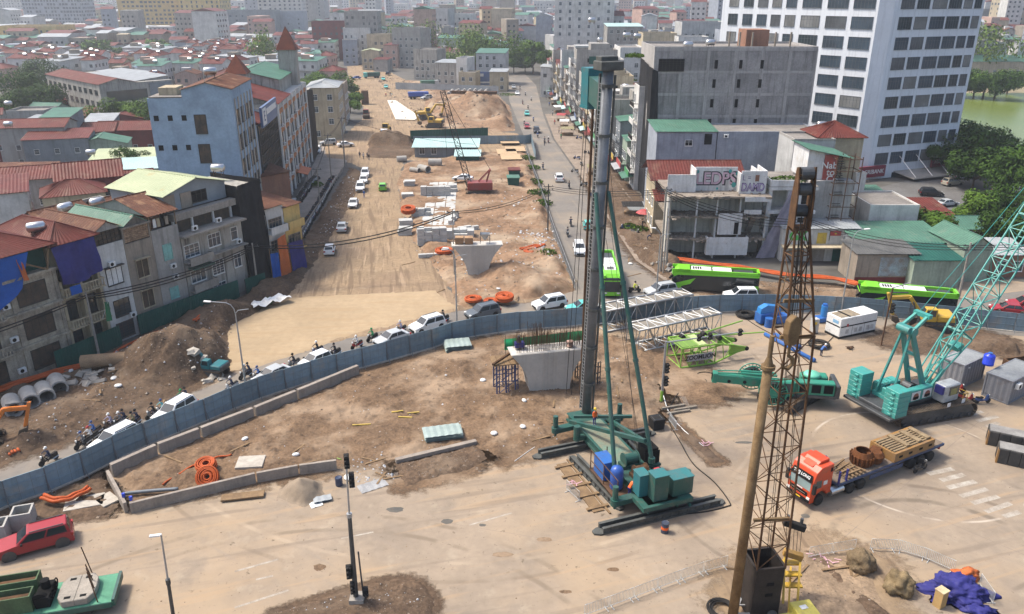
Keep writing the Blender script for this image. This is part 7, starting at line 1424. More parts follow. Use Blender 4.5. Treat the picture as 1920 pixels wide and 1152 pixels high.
# ---------------------------------------------------------------- low concrete walls
M_CWALL=mat('cast_concrete',(.33,.285,.24),(.25,.215,.185),.9,.6,bump=.2,streak=.3,fine=.2)
def low_wall(label,pts,h,th=.28):
 P=[V((*p,0)) for p in pts];t=thing('low_wall',label,'wall',P[0]);b=MB()
 for i,(p,q) in enumerate(zip(P,P[1:])):e=(q-p).normalized()*(th/2);b.bar(p-P[0]+V((0,0,h/2-.1))+(e if i else V((0,0,0))),q-P[0]+V((0,0,h/2-.1))-e*0,th,h+.2)
 b.build('wall',M_CWALL,t,bevel=.02);return t
low_wall('low cast concrete wall running along the foot of the blue hoarding',PX((672,705),(560,752),(480,785),(380,824),(300,855),(212,895)),1.35,.45)
low_wall('low concrete wall closing the left end of the soil enclosure',PX((205,900),(238,962)),1.0)
low_wall('low concrete wall along the front of the soil enclosure',PX((246,962),(480,905),(560,890),(632,880)),1.0)
low_wall('short concrete edge under the stack of pale green sheets',PX((742,868),(893,832)),.4,.5)
# ---------------------------------------------------------------- bridge piers
M_PIER=mat('pier_concrete',(.47,.44,.395),(.40,.375,.335),.8,.4,bump=.08,streak=.2,fine=.1);M_REBAR=mat('rebar',(.11,.062,.035),(.075,.045,.028),.85,2,.2,0,fine=.2)
def pier(label,loc_,rz,wb,wt,h,dp,bars=True):
 t=thing('bridge_pier',label,'bridge pier',loc_,rz,'flared bridge piers');n=14;prof=[(-wb/2,-.5)]+[(-wb/2-(wt-wb)/2*(k/n)**2.3,h*k/n) for k in range(n+1)]
 prof=prof+[(-x,z) for x,z in prof[::-1]]
 b=MB();nn=len(prof);b.prism(prof,-dp/2,dp/2,'y');o=b.build('body',M_PIER,t);g=MB()
 for i in range(6):x=-.75+i*.3;g.box(x-.055,x+.055,-dp/2-.06,-dp/2-.005,-.5,h-.02)
 g.build('rib',M_PIER,t);ch_=MB();ch_.box(-wt/2+.1,wt/2-.1,-dp/2+.1,dp/2-.1,h+.003,h+.03);ch_.build('cap_surface',mat('fresh_concrete',(.58,.55,.50),(.5,.47,.42),.85,1),t);return t
a=V((-.2,74.2));
x,y=G(1030,738);P1c=V((x-.2,y+1.0,0));pr=pier('flared concrete bridge pier bristling with rebar left of the pile rig',P1c,R(12),4.4,8.4,4.9,2.3)
rb_=MB();rr_=random.Random(4)
for i in range(70):
 for y in (-.7,.1,.75):
  if rr_.random()<.25:continue
  x=-3.6+7.2*i/69;rb_.bar((x,y,4.9),(x+rr_.uniform(-.05,.05),y,6.4+rr_.uniform(-.2,.5)+(.9 if 14<i<30 else 0)),.035)
o=rb_.build('rebar',M_REBAR,pr);o['kind']='stuff'
x,y=G(972,655,5);o=thing('pump_unit','dark blue grout pump standing among the rebar on the pier','pump',(P1c.x-3.0,P1c.y-.3,4.93),.2);MB().box(-.5,.5,-.35,.35,.25,.8).build('body',M_PURTARP,o,bevel=.04);MB().cyl((-.1,0,.8),.25,.7,10,r2=.12).build('hopper',M_DKSTEEL,o);[MB().bar((x_,y_,0),(x_,y_,.3),.06).build('leg',M_DKSTEEL,o) for x_ in (-.4,.4) for y_ in (-.3,.3)]
o=thing('sack_pile','small pile of tan cement sacks on the pier top','sacks',(P1c.x+2.3,P1c.y+.3,4.93),.2);[MB().lathe([(0,0),(.3,.02),(.36,.1),(.3,.2),(0,.22)],(.1*(i%2),.15*(i%3)-.1,i*.17),10).build('sack',WALLS['pink'],o,smooth=True) for i in range(4)]
# blue shoring towers under the left wing
for k,(dx,lb,s) in enumerate(((-4.6,'blue steel shoring tower with a plywood deck left of the rebar pier',1),(4.5,'dark shoring frame half hidden behind the right side of the rebar pier',.8))):
 c_=V((P1c.x+dx*.98,P1c.y+dx*.2+.3,0));o=thing('shoring_tower',lb,'scaffold',c_,R(12),'shoring round the pier');f=MB();hh_=3.7*s
 for x in (-1.1,-.1,.9):
  for y in (-.9,.9):f.bar((x,y,0),(x,y,hh_),.13);f.bar((x+.28,y,0),(x+.28,y,hh_),.09);[f.bar((x,y,z),(x+.28,y,z+.3),.05) for z in (.4,1.0,1.6,2.2,2.8)]
 for y in (-.9,.9):
  for z in (.2,1.7,3.1*s):f.bar((-1.1,y,z),(1.2,y,z),.07)
  f.bar((-1.1,y,.2),(.9,y,1.7),.05);f.bar((.9,y,.2),(-1.1,y,1.7),.05)
 f.build('frame',paint('shoring_blue',(.03,.055,.17),.55,.3) if s==1 else M_DKSTEEL,o);
 if s==1:
  d=MB();[d.box(-1.5+i*.62,-.92+i*.62,-1.2,1.2,hh_,hh_+.12) for i in range(5)];d.build('plywood_deck',M_WOOD,o);MB().bar((-1.6,-1.3,hh_+.3),(1.8,1.2,hh_+.9),.22).build('edge_beam',M_RUST,o)
gn=thing('safety_net','bright green safety net hung behind the rebar pier','net',(P1c.x,P1c.y,0));NG=mat('green_net',(.02,.27,.11),(.015,.2,.08),.8,1.5,bump=.5);cloth('net',NG,gn,(-4.6,1.6,3.9),(4.6,2.8,3.6),(4.8,3.2,5.6),(-4.6,2.0,5.0),24,8,.3,3);[MB().bar((x,2.1+x*.13,3),(x,2.1+x*.13,5.7),.05).build('pole',M_TANKLEG,gn) for x in (-4.5,-1.5,1.5,4.6)]
x,y=G(895,522);P2=V((x,y+.8,0));pr2=pier('second flared pier with hopper and crates on top, beside the block stacks',P2,R(6),3.0,7.6,5.2,2.2)
o=thing('hopper','grey concrete hopper on legs on top of the second pier','hopper',(P2.x+1.2,P2.y+.1,5.23));MB().add([(-.75,-.6,1.5),(.75,-.6,1.5),(.75,.6,1.5),(-.75,.6,1.5),(-.15,-.15,.55),(.15,-.15,.55),(.15,.15,.55),(-.15,.15,.55)],[(0,1,5,4),(1,2,6,5),(2,3,7,6),(3,0,4,7),(4,5,6,7)]).build('funnel',M_GALV,o,fixn=False);[MB().bar((x_,y_,0),(x_,y_,1.5),.06).build('leg',M_DKSTEEL,o) for x_ in (-.7,.7) for y_ in (-.55,.55)]
for i,(dx,lb) in enumerate(((-2.6,'left brown plywood crate on the second pier'),(-1.2,'right brown plywood crate on the second pier'))):o=thing('crate',lb,'crate',(P2.x+dx,P2.y-.1,5.23),.1*i,'crates on the pier');MB().box(-.6,.6,-.6,.6,.0,.95).build('body',mat('crate_ply',(.34,.20,.11),(.25,.15,.085),.85,1),o);MB().box(-.63,.63,-.63,.63,.95,1.02).build('lid',mat('crate_lid',(.44,.28,.16),None,.85,1),o)
# ---------------------------------------------------------------- stacks of concrete blocks and slabs
M_BLK=mat('pale_block',(.50,.50,.48),(.42,.42,.40),.85,.8,bump=.1,fine=.15,objvar=.1)
BM=MB().box(-.6,.6,-.3,.3,0,.58).mesh('block',M_BLK,bevel=.02)
def stack(label,u,v,nx,ny,nz,rz,seed,group='stacks of pale concrete blocks'):
 x,y=G(u,v);t=thing('block_stack',label,'block stack',(x,y,.1),rz,group);r=random.Random(seed)
 for k in range(nz):
  for j in range(ny):
   for i in range(nx):
    if k>nz-2 and r.random()<.3:continue
    if 0<i<nx-1 and 0<j<ny-1 and k<nz-1:continue
    link('block',BM,t,(i*1.24+r.uniform(-.05,.05),j*.66+r.uniform(-.04,.04),k*.6),r.uniform(-.03,.03))
stack('tidy back stack of pale concrete blocks behind the long slab row',795,372,5,2,4,.03,1);stack('big loose stack of pale concrete blocks in front of the slab row',790,462,4,3,5,.15,2);stack('stack of pale blocks beside the second pier',842,452,4,3,3,.05,3);stack('low outer course of blocks at the foot of the loose stack',792,484,4,1,2,.2,4)
SM=MB().box(-.95,.95,-1.0,1.0,0,.42).mesh('slab',M_BLK,bevel=.02)
stack('loose pile of pale blocks left of the slab rows',778,410,3,2,3,.1,5);stack('long low course of blocks right of the slab rows',845,425,5,1,2,1.4,6);stack('small pile of blocks at the back by the white car',842,365,2,2,3,.2,7);stack('scattered blocks by the hopper pier',868,440,3,2,2,.5,8);x0,y0=G(800,425);x1,y1=G(815,342);t=thing('slab_row','three long rows of pale concrete slabs laid between the block stacks','slab row',(x0,y0,.12),math.atan2(y1-y0,x1-x0)-math.pi/2);L=math.hypot(x1-x0,y1-y0);n=int(L/2.06)
for j in range(3):
 for i in range(n):link('slab',SM,t,(j*2.05,i*2.06,0))
for k,(u,v,nz,lb) in enumerate(((768,352,6,'leaning stack of thin grey slabs by the dirt road, farthest'),(765,372,4,'leaning stack of thin grey slabs by the dirt road, middle'),(762,425,5,'leaning stack of thin grey slabs under the overhead cable'),(760,440,5,'nearest stack of thin grey slabs by the dirt road'))):
 x,y=G(u,v);t=thing('slab_stack',lb,'slab stack',(x,y,.1),.15,'thin slab stacks');m=MB().box(-1.2,1.2,-.9,.9,0,.22).mesh('slab',M_BLK) if k==0 else m
 for q in range(nz):link('slab',m,t,(rnd.uniform(-.15,.15),rnd.uniform(-.12,.12),q*.26),rnd.uniform(-.06,.06))
# sheet stacks near the pier and on the kerb
def sheets(label,u,v,n,w_,d_,rz,z,m):
 x,y=G(u,v,z);t=thing('sheet_stack',label,'sheet stack',(x,y,z),rz,'stacks of pale green sheets')
 for q in range(n):
  s=MB();corr(s,(-w_/2,-d_/2,0),(w_/2,-d_/2,0),(w_/2,d_/2,.01),(-w_/2,d_/2,.01),.6,.04);o=s.build('sheet',m,t,fixn=False);o.location=(rnd.uniform(-.08,.08),rnd.uniform(-.08,.08),q*.11);o.rotation_euler.z=rnd.uniform(-.05,.05)
M_SHEET=mat('pale_sheet',(.36,.43,.40),(.28,.34,.31),.45,.7,.2,.03,fine=.15,objvar=.1)
sheets('stack of pale green steel sheets by the hoarding left of the pier',858,652,7,3.0,2.4,.2,.25,M_SHEET);sheets('stack of pale green steel sheets on the concrete edge in the dirt',830,815,5,3.6,2.0,.25,.45,M_SHEET)
sheets('single grey board lying on the yard by the signal pole',698,912,1,2.5,1.3,.6,.03,mat('grey_board',(.36,.36,.36),(.26,.26,.26),.6,.8));sheets('folded grey tin offcut on the yard near the sand heap',603,937,2,1.5,.8,.35,.1,M_GREYTIN);sheets('small white board on the yard beside the tin offcut',592,946,1,1.0,.9,.5,.03,M_WHITEP)
# ---------------------------------------------------------------- pipes
M_PIPEC=mat('concrete_pipe',(.40,.385,.355),(.33,.315,.29),.9,.8,bump=.15,fine=.15,streak=.2)
def cpipe(label,x,y,rz,r=.85,L=2.6,tilt=0,group='concrete drain pipes',m=None):
 o=thing('concrete_pipe',label,'pipe',(x,y,r-.12+gz_at(x,y)),rz,group);o.rotation_euler=(0,tilt,rz);MB().lathe([(r*.8,-L/2),(r,-L/2),(r,L/2),(r*.8,L/2),(r*.8,-L/2)],n=22,axis='x').build('pipe',m or M_PIPEC,o,fixn=False,smooth=False);return o
for (u,v,lb) in ((22,772,'leftmost of the four concrete pipes below the old houses'),(54,757,'second from left of the four concrete pipes'),(83,748,'third from left of the four concrete pipes'),(107,732,'rightmost of the four concrete pipes')):x,y=G(u,v,.6);cpipe(lb,x,y+.3,R(-52))
x,y=G(205,690,.7);cpipe('long tan earth covered pipe lying at the foot of the earth heap',x,y,R(12),.75,5.4,0,None,mat('muddy_pipe',(.30,.21,.13),(.22,.15,.095),.9,1,bump=.3,fine=.3))
for u,v,r,a,lb in ((816,310,.9,.0,'large concrete pipe lying across the work strip'),(753,300,.8,.3,'concrete pipe at the foot of the dug bank'),(795,322,.85,-.8,'concrete pipe with its dark mouth towards the camera'),(778,322,.6,-.5,'narrow concrete pipe beside the dark mouthed one')):x,y=G(u,v,.5);cpipe(lb,x,y,a,r,3.2 if r>.8 else 2.4,0,'loose concrete pipes of the works')
pt=random.Random(8)
for k in range(22):x,y=G(842+k*3.6+pt.uniform(-1,1),181-(k%3)*3.0);cpipe('concrete pipe in the long pile before the far grey hoarding',x,y,R(92),.7,2.4,0,'far pile of concrete pipes')
M_ORP=mat('orange_duct',(.50,.10,.028),(.36,.078,.024),.5,.8,bump=.1,fine=.15)
def duct(label,pts,r,n=1,z=.15,gap=None):
 P=[V((*G(u,v,z),z)) for u,v in pts];t=thing('orange_duct',label,'duct',P[0],0,'orange cable ducts');gap=gap or r*2.1;Q=[]
 for i in range(len(P)-1):
  for k in range(5):
   f=k/5;p0,p1,p2,p3=P[max(i-1,0)],P[i],P[i+1],P[min(i+2,len(P)-1)]
   Q.append(.5*((2*p1)+(p2-p0)*f+(2*p0-5*p1+4*p2-p3)*f*f+(3*p1-p0-3*p2+p3)*f**3))
 Q.append(P[-1])
 for k in range(n):
  R_=[]
  for i,p in enumerate(Q):tt=(Q[min(i+1,len(Q)-1)]-Q[max(i-1,0)]).normalized();s=V((-tt.y,tt.x,0));R_.append(p-P[0]+s*(k-(n-1)/2)*gap+V((0,0,.06*math.sin(i*1.3+k)+.06*(k % 2))))
  MB().tube(R_,r,7).build('duct',M_ORP,t,smooth=True)
duct('bundle of orange ducts running along the foot of the old houses',[(-20,738),(60,710),(150,686),(210,668),(260,640),(320,617)],.13,5,.5);duct('orange ducts draped below the wrecked house',[(1248,482),(1320,493),(1400,503),(1480,516),(1560,522),(1612,534)],.14,4,.9);duct('orange ducts at the left edge beside the excavator arm',[(-5,818),(12,832),(28,850)],.12,4,.3);duct('thick orange ducts bent over the slabs at the lower left',[(80,932),(110,938),(140,930),(168,915)],.16,2,.7);duct('thin orange pipe lying on the soil inside the enclosure',[(305,909),(350,880),(400,860),(434,853)],.09,1,.35);duct('tangle of orange duct by the street fence',[(976,468),(1000,462),(1020,460),(985,470),(1000,474)],.17,2,.5);duct('short orange duct bend in the dirt left of the street',[(990,528),(1000,530),(1010,520)],.16,2,.5);duct('orange ducts by the green fence below the old houses',[(365,602),(376,594),(392,588),(400,590)],.15,2,1.5)
def coil(label,u,v,Rr,r,n,z=0,tilt=0,layers=2,m=None):
 x,y=G(u,v,z);t=thing('duct_coil',label,'coil',(x,y,z+.1),rnd.uniform(0,3),'coils of duct');t.rotation_euler=(tilt,0,0)
 for k in range(n):
  for l in range(layers):M_=MB();M_.torus((rnd.uniform(-.06,.06),rnd.uniform(-.06,.06),r+l*r*1.9),Rr+k*r*1.9,r,26,6);M_.build('turn',m or M_ORP,t,smooth=True)
coil('flat coil of orange duct by the road',887,564,.55,.10,4,.4);coil('big coil of orange duct by the road, right of two',946,562,.35,.11,5,.6,.1,3);coil('loose small coil of orange duct between the two',920,566,.5,.11,3,.35,0,1);coil('coil of orange duct standing upright in the soil enclosure',391,897,.3,.07,6,.3,.9,3);coil('coil of orange duct lying behind the upright coil',388,878,.35,.08,4,.5,.2,4);coil('orange duct coil below the loose block stack',832,474,.8,.14,3,.5);coil('heap of orange duct on the slab stacks',766,398,.7,.15,3,1.3,.2,3);coil('black hose coil lying by the blue power pack',1398,592,.7,.07,5,.1,0,2,M_BLACK);coil('grey cable coil on the yard in front of the generator',1535,648,.8,.06,5,.1,0,2,M_ROPE);coil('black cable coil at the lower edge beside the casing pipe',1352,1146,.7,.05,4,.05,0,2,M_BLACK)
def hose(label,pts,r=.05,m=None,z=.05):
 P=[V((*G(u,v,z),z)) for u,v in pts];t=thing('hose',label,'hose',P[0]);Q=[]
 for i in range(len(P)-1):
  for k in range(6):
   f=k/6;p0,p1,p2,p3=P[max(i-1,0)],P[i],P[i+1],P[min(i+2,len(P)-1)];Q.append(.5*((2*p1)+(p2-p0)*f+(2*p0-5*p1+4*p2-p3)*f*f+(3*p1-p0-3*p2+p3)*f**3)-P[0])
 MB().tube(Q+[P[-1]-P[0]],r,6).build('hose',m or M_ROPE,t,smooth=True)
hose('long dark hose looping from the rig towards the drill machine',[(1262,966),(1320,960),(1362,950),(1368,942),(1340,905),(1300,870),(1276,830),(1254,790),(1256,765),(1275,735),(1310,725),(1325,715),(1308,702),(1322,698),(1350,704)],.055);hose('thin hose lying in the dirt by the pier',[(900,690),(890,720),(920,745),(960,770),(1000,778)],.04,M_CONC2);hose('white cable along the trench strip',[(1244,742),(1255,775),(1280,805),(1310,830),(1320,838)],.05,M_WHITEP);hose('black cable from the power packs to the generator',[(1378,582),(1420,612),(1480,640),(1540,648),(1570,622)],.045);hose('yellow green hose lying across the dirt field',[(795,680),(740,735),(690,775),(650,810),(615,835),(612,850),(640,862)],.04,M_LIME);hose('grey pipe lying inside the enclosure wall',[(232,926),(280,921),(334,917)],.16,M_GALV if False else paint('pvc_grey',(.15,.17,.19),.4,.1),.35);hose('thin cable across the soil near the rig',[(965,865),(1000,840),(1040,815)],.03,M_WHITEP)
# ---------------------------------------------------------------- shed, cross fence, containers, bins in the work strip
t,w1,h1=pxb('long open work shed with a pale aqua roof under the boom',778,894,276,296,7,'slate','shed',M_AQUATIN,.9,0,'f',None,name='work_shed',cat='shed',o=.7)
t,w1,h1=pxb('small dark green kiosk with an aqua roof right of the shed',855,898,293,305,4,'green','shed',M_AQUATIN,.8,0,'',None,name='kiosk',cat='shed',o=.5);o=[c for c in t.children if c.name.startswith('wall')][0];o.data.materials[0]=M_DKGRN
sheet_fence('dark green sheet fence behind the aqua roofed shed',PX((770,262),(915,256)),2.6,M_DKGRN,M_IRON,2.4,rib=.5);sheet_fence('blue grey hoarding crossing the work strip behind the shed',PX((775,272),(985,270)),2.4,M_HOARD,M_HPOST,2.6,rib=.9);sheet_fence('long grey hoarding before the far houses',PX((742,168),(935,176)),3.0,M_GREYTIN,M_HPOST,3,rib=.9);sheet_fence('blue grey hoarding crossing the mouth of the right street',PX((985,270),(996,268),(1004,300)),2.4,M_HOARD,M_HPOST,2.6,rib=.9)
FS=resample(PX((985,285),(1008,345),(1038,435),(1078,545)),2.3);t=thing('street_fence','low grey mesh fence between the work strip and the right street','fence',FS[0]);q=MB();q.bar((0,0,0),(0,0,1.3),.08);q.bar((0,0,1.25),(2.28,0,1.25),.06);q.bar((0,0,.3),(2.28,0,.3),.06);[q.bar((i*.19,0,.3),(i*.19,0,1.25),.03) for i in range(1,12)];me=q.mesh('fence_bay',M_GALV)
for a,b in zip(FS,FS[1:]):link('fence_bay',me,t,a-FS[0],math.atan2((b-a).y,(b-a).x))
AW=resample(PX((515,520),(560,450),(600,388),(642,322)),3.0);low_wall('thin low pale wall between the alley and the torn-up road',[(p.x,p.y) for p in AW],1.0,.25)
for u,v,m,lb in ((964,335,M_REDTIN,'rusty red topped bin behind the green one'),(962,350,M_GRNTIN,'dark green waste skip on the orange dirt')):x,y=G(u,v);o=thing('waste_skip',lb,'skip',(x,y,.2),.05);MB().prism([(-1.1,.1),(1.1,.1),(1.3,1.9),(-1.3,1.9)],-1.6,1.6,'y').build('body',M_DKGRN,o);MB().box(-1.4,1.4,-1.7,1.7,1.9,2.1).build('lid',m,o)
for k,(u,v) in enumerate(((955,270),(966,285),(950,290),(958,300))):x,y=G(u,v);o=thing('ground_board','tan plywood board laid on the ground by the street fence','board',(x,y,.75),.08,'plywood boards by the fence');MB().box(-2.6,2.6,-3.5,3.5,0,.08).build('board',mat('tan_board',(.50,.36,.22),(.42,.30,.19),.9,.5),o)
x0,y0=G(755,222);sheet('fresh_concrete_strip',PX((726,190),(742,190),(786,220),(778,227),(742,226)),.35,mat('white_concrete',(.66,.61,.52),(.6,.55,.47),.9,.1,fine=.05))
# concrete box culverts, slab and hole at the lower left
for u,v,lb in ((48,985,'open topped concrete box culvert left of the red pickup, nearer the wall'),(0,1010,'open topped concrete box culvert cut by the left edge')):
 x,y=G(u,v);o=thing('concrete_box',lb,'concrete box',(x,y,0),R(18),'concrete box culverts');b=MB();[b.box(*q) for q in ((-.75,.75,-.75,-.6,0,1.5),(-.75,.75,.6,.75,0,1.5),(-.75,-.6,-.6,.6,0,1.5),(.6,.75,-.6,.6,0,1.5))];b.build('walls',M_PIPEC,o);MB().box(-.6,.6,-.6,.6,.05,.3).build('floor',M_DARKDIRT,o)
for u,v,w_,d_,a,lb in ((470,868,2.4,1.9,.1,'square concrete slab with a round stain inside the enclosure'),(158,940,3.0,1.8,.35,'tilted concrete slab under the orange ducts'),(200,935,1.4,1.8,.9,'broken concrete slab by the enclosure corner'),(455,928,3.5,.9,.2,'flat timber board against the enclosure wall')):x,y=G(u,v,.3);o=thing('concrete_slab',lb,'slab',(x,y,.12),a);MB().box(-w_/2,w_/2,-d_/2,d_/2,0,.35 if 'square' in lb else .15).build('slab',M_CONC2 if 'board' not in lb else M_WOOD,o,bevel=.02)
patch('left_kerb_dirt',PX((-60,985),(60,945),(190,885),(205,905),(225,950),(205,965),(60,985),(-20,1020)),M_DARKDIRT,.2,0,.22,edge=.7,seed=61,clods=.3)
patch('sand_heap',PX((515,935),(530,900),(565,890),(605,905),(615,935),(570,950)),mat('grey_sand',(.28,.22,.16),(.22,.175,.13),.95,.6,bump=.3,bscale=8,fine=.15),.12,0,.05,[hp(566,925,2.0,1.5,2.4,.2)],edge=.9,wob=.2,seed=62)
for u,v,c,r,lb in ((636,910,(.03,.045,.09),.32,'blue plastic barrel on the yard beside the signal pole'),(232,932,(.02,.06,.5),.14,'blue cap on the corner of the enclosure wall'),(246,938,(.02,.06,.5),.14,'second blue cap beside the wall corner'),(1230,945,(.03,.03,.03),.12,None)):
 if not lb:continue
 z=0 if r>.2 else 1.0;x,y=G(u,v,z);o=thing('barrel' if r>.2 else 'plastic_cap',lb,'barrel' if r>.2 else 'cap',(x,y,z));MB().lathe([(0,0),(r*.9,0),(r,.1),(r,r*2.4),(r*.9,r*2.6),(r*.8,r*2.5),(0,r*2.3)],n=14).build('body',paint('barrel_%d' % u,c,.4,.1),o)
# ---------------------------------------------------------------- crowd barriers
M_BAR=paint('barrier_white',(.50,.50,.48),.5,.1)
def barrier_run(pts,lb,first=None):
 PP=resample(PX(*pts),2.05);n=0
 for a,b in zip(PP,PP[1:]):
  n+=1;o=thing('crowd_barrier',lb,'barrier',a,math.atan2((b-a).y,(b-a).x),'white crowd barriers')
  if 'bar' not in WIN:
   f=MB();f.tube([(.03,0,.12),(.03,0,1.08),(1.97,0,1.08),(1.97,0,.12)],.025,6);f.tube([(.03,0,.22),(1.97,0,.22)],.022,6);g=MB();[g.tube([(.03+i*.1215,0,.22),(.03+i*.1215,0,1.08)],.017,4,cap=False) for i in range(1,16)];h=MB();h.bar((.2,-.3,.03),(.2,.3,.03),.05);h.bar((.2,0,.03),(.2,0,.22),.04);h2=MB();h2.bar((1.8,-.3,.03),(1.8,.3,.03),.05);h2.bar((1.8,0,.03),(1.8,0,.22),.04);WIN['bar']=[x.mesh(n_,M_BAR) for x,n_ in ((f,'frame'),(g,'bars'),(h,'foot'),(h2,'foot'))]
  for m in WIN['bar']:link(m.name,m,o)
barrier_run([(1095,1158),(1160,1135),(1250,1100),(1320,1075),(1378,1060)],'white crowd barrier in the row crossing in front of the rig');barrier_run([(1382,1062),(1402,1052)],'white crowd barrier between the casing pipe and the boom');barrier_run([(1515,1048),(1560,1040),(1620,1030)],'white crowd barrier right of the pulley block');barrier_run([(1630,1032),(1690,1034),(1760,1060),(1830,1095)],'white crowd barrier round the root balls');barrier_run([(1835,1098),(1856,1122),(1870,1160)],'white crowd barrier beside the blue tarpaulin');barrier_run([(1870,1132),(1925,1160)],'white crowd barrier at the lower right edge');barrier_run([(1002,858),(1024,878)],'white crowd barrier at the front skid of the rig, farthest of three');barrier_run([(1030,888),(1052,908)],'white crowd barrier left of the rig, middle of three');barrier_run([(1062,920),(1088,944)],'white crowd barrier left of the rig, nearest of three');barrier_run([(1254,790),(1272,816)],'white crowd barrier by the trench strip behind the rig')
for u,v,lb in ((1075,905,'pink tape tied to the barriers left of the rig'),(1535,1045,'pink tape lying by the barrier gap at lower right'),(1560,1055,'second knot of pink tape by the barrier gap'),(1326,833,'pink tape bundle at the end of the white cable')):
 x,y=G(u,v,.1);o=thing('warning_tape',lb,'tape',(x,y,.05));b=MB()
 for i in range(9):a=rnd.uniform(0,6.28);p=V((rnd.uniform(-.4,.4),rnd.uniform(-.4,.4),rnd.uniform(0,.15)));q=p+V((math.cos(a)*.5,math.sin(a)*.5,rnd.uniform(-.02,.1)));b.bar(p,q,.07,.012)
 b.build('tape',paint('tape_pink',(.62,.36,.42),.6,.1),o)
# ---------------------------------------------------------------- root balls, tarpaulin, plywood box, counterweight blocks
def lump(name,label,cat,loc_,rx,ry,rz_,m,seed,sub=4,amp=.3,fl=.6):
 bm=bmesh.new();bmesh.ops.create_icosphere(bm,subdivisions=sub,radius=1)
 for v_ in bm.verts:
  p=v_.co;k=1+amp*(mnoise.noise(p*1.6+V((seed,0,0)))+.5*mnoise.noise(p*4.5+V((0,seed,0))))+amp*.25*mnoise.noise(p*12);v_.co=V((p.x*rx*k,p.y*ry*k,max(p.z*rz_*k,-rz_*fl)+rz_*fl))
 me=bpy.data.meshes.new(name);bm.to_mesh(me);bm.free();me.materials.append(m);me.polygons.foreach_set('use_smooth',[sub>2]*len(me.polygons));o=link(name,me,None,loc_);return tag(o,label,cat)
M_ROOT=mat('root_ball',(.24,.175,.105),(.15,.11,.065),.95,1.2,bump=1,bscale=9,fine=.5);x,y=G(1612,1066);lump('root_ball','brown earth root ball with a clean cut top, farther of the two','root ball',(x,y,0),1.0,.95,.95,M_ROOT,1);x,y=G(1683,1106);lump('root_ball','straw coloured shaggy root ball, nearer of the two','root ball',(x,y,0),.95,.95,.9,mat('straw_root',(.29,.215,.12),(.17,.125,.07),.95,2,bump=1,bscale=9,fine=.5),5,4,.4)
x,y=G(1790,1112);o=lump('tarpaulin_heap','crumpled indigo tarpaulin heaped beside the barriers at lower right','tarpaulin',(x,y,0),2.1,1.35,.85,M_PURTARP,8,5,.55,.15);x,y=G(1826,1140);lump('tarpaulin_heap','trailing end of indigo tarpaulin towards the right edge','tarpaulin',(x,y,0),1.3,.8,.4,M_PURTARP,9,4,.6,.1).rotation_euler.z=-.6;x,y=G(1810,1084);lump('tarpaulin_heap','orange sheet showing behind the indigo tarpaulin','tarpaulin',(x,y,0),1.0,.5,.6,M_ORTARP,3,4,.5,.2)
x,y=G(1760,1136);o=thing('plywood_box','tall plywood box standing in front of the indigo tarpaulin','box',(x,y,0),.5);MB().box(-.32,.32,-.3,.3,0,1.35).build('body',mat('plywood',(.48,.32,.14),(.40,.26,.11),.8,1.5,bump=.05,fine=.1),o);MB().box(-.36,.36,-.34,.34,1.35,1.42).build('lid',mat('ply_top',(.62,.49,.30),None,.8,1),o)
for u,v,lb in ((1900,838,'black concrete counterweight block with yellow corners, rear one'),(1920,872,'black concrete counterweight block with yellow corners, front one')):
 x,y=G(u,v);o=thing('counterweight_block',lb,'block',(x,y,0),R(-28),'counterweight blocks');W_=4.6
 for i in range(5):MB().box(-W_/2+i*.92+.01,-W_/2+(i+1)*.92-.01,-.8,.8,0,1.5).build('section',mat('black_block',(.045,.045,.045),(.07,.065,.06),.8,1.2,fine=.2),o,bevel=.06)
 for s in (-1,1):MB().box(s*W_/2-.1*(s>0)-.0*(s<0)-(.02 if s<0 else-.12),s*W_/2+(.12 if s<0 else .14),-.81,-.3,0,1.4).build('corner_mark',paint('ochre',(0,0,0)),o)
 MB().box(-W_/2+.1,W_/2-.1,-.7,.7,1.5,1.55).build('top_sheet',mat('block_top',(.30,.29,.27),(.2,.19,.18),.9,1),o)
for u,v,lb,sy in ((1660,1078,'timber pole between the root balls',0),):pass
x,y=G(1897,690,1.2);o=thing('steel_trough','rusty steel trough with a dark rim behind the grey containers','trough',(56,78,0),R(14));b=MB();[b.box(*q) for q in ((0,7,0,.15,0,1.6),(0,7,2.4,2.55,0,1.6),(0,.15,.15,2.4,0,1.6),(6.85,7,.15,2.4,0,2.6),(0,7,.15,2.4,0,.3))];b.build('body',M_RUST,o)
# flatbed with drums at the lower left
x,y=G(120,1122,1.0);t=thing('flatbed','green flatbed trailer with a winch at the lower left corner','trailer',(x-4.6,y-.9,0),R(15));FB=mat('flatbed_green',(.11,.30,.19),(.08,.22,.14),.6,.6,bump=.05,fine=.15);d_=MB();[d_.box(-4+i*1.5,-2.52+i*1.5,-1.5,1.5,.85,.98) for i in range(8)];d_.build('deck',FB,t);e=MB();e.box(7.9,8.1,-1.5,1.5,.6,1.15);e.box(-4,7.9,-1.56,-1.505,.55,.95);e.box(-4,7.9,1.505,1.56,.55,.95);e.build('edge_rail',M_RIGGRN,t);[wheel(t,x_,s*1.2,.45,.3) for x_ in (-2,0,5,6.2) for s in (-1,1)];[MB().bar((7.0-.25*i,-1.3+i*.9,.98),(7.0-.3*i-.2,-1.3+i*.9,3.6-.35*i+(1.2 if i==3 else 0)),.06).build('stake',M_TANKLEG,t) for i in range(4)]
w_=MB()
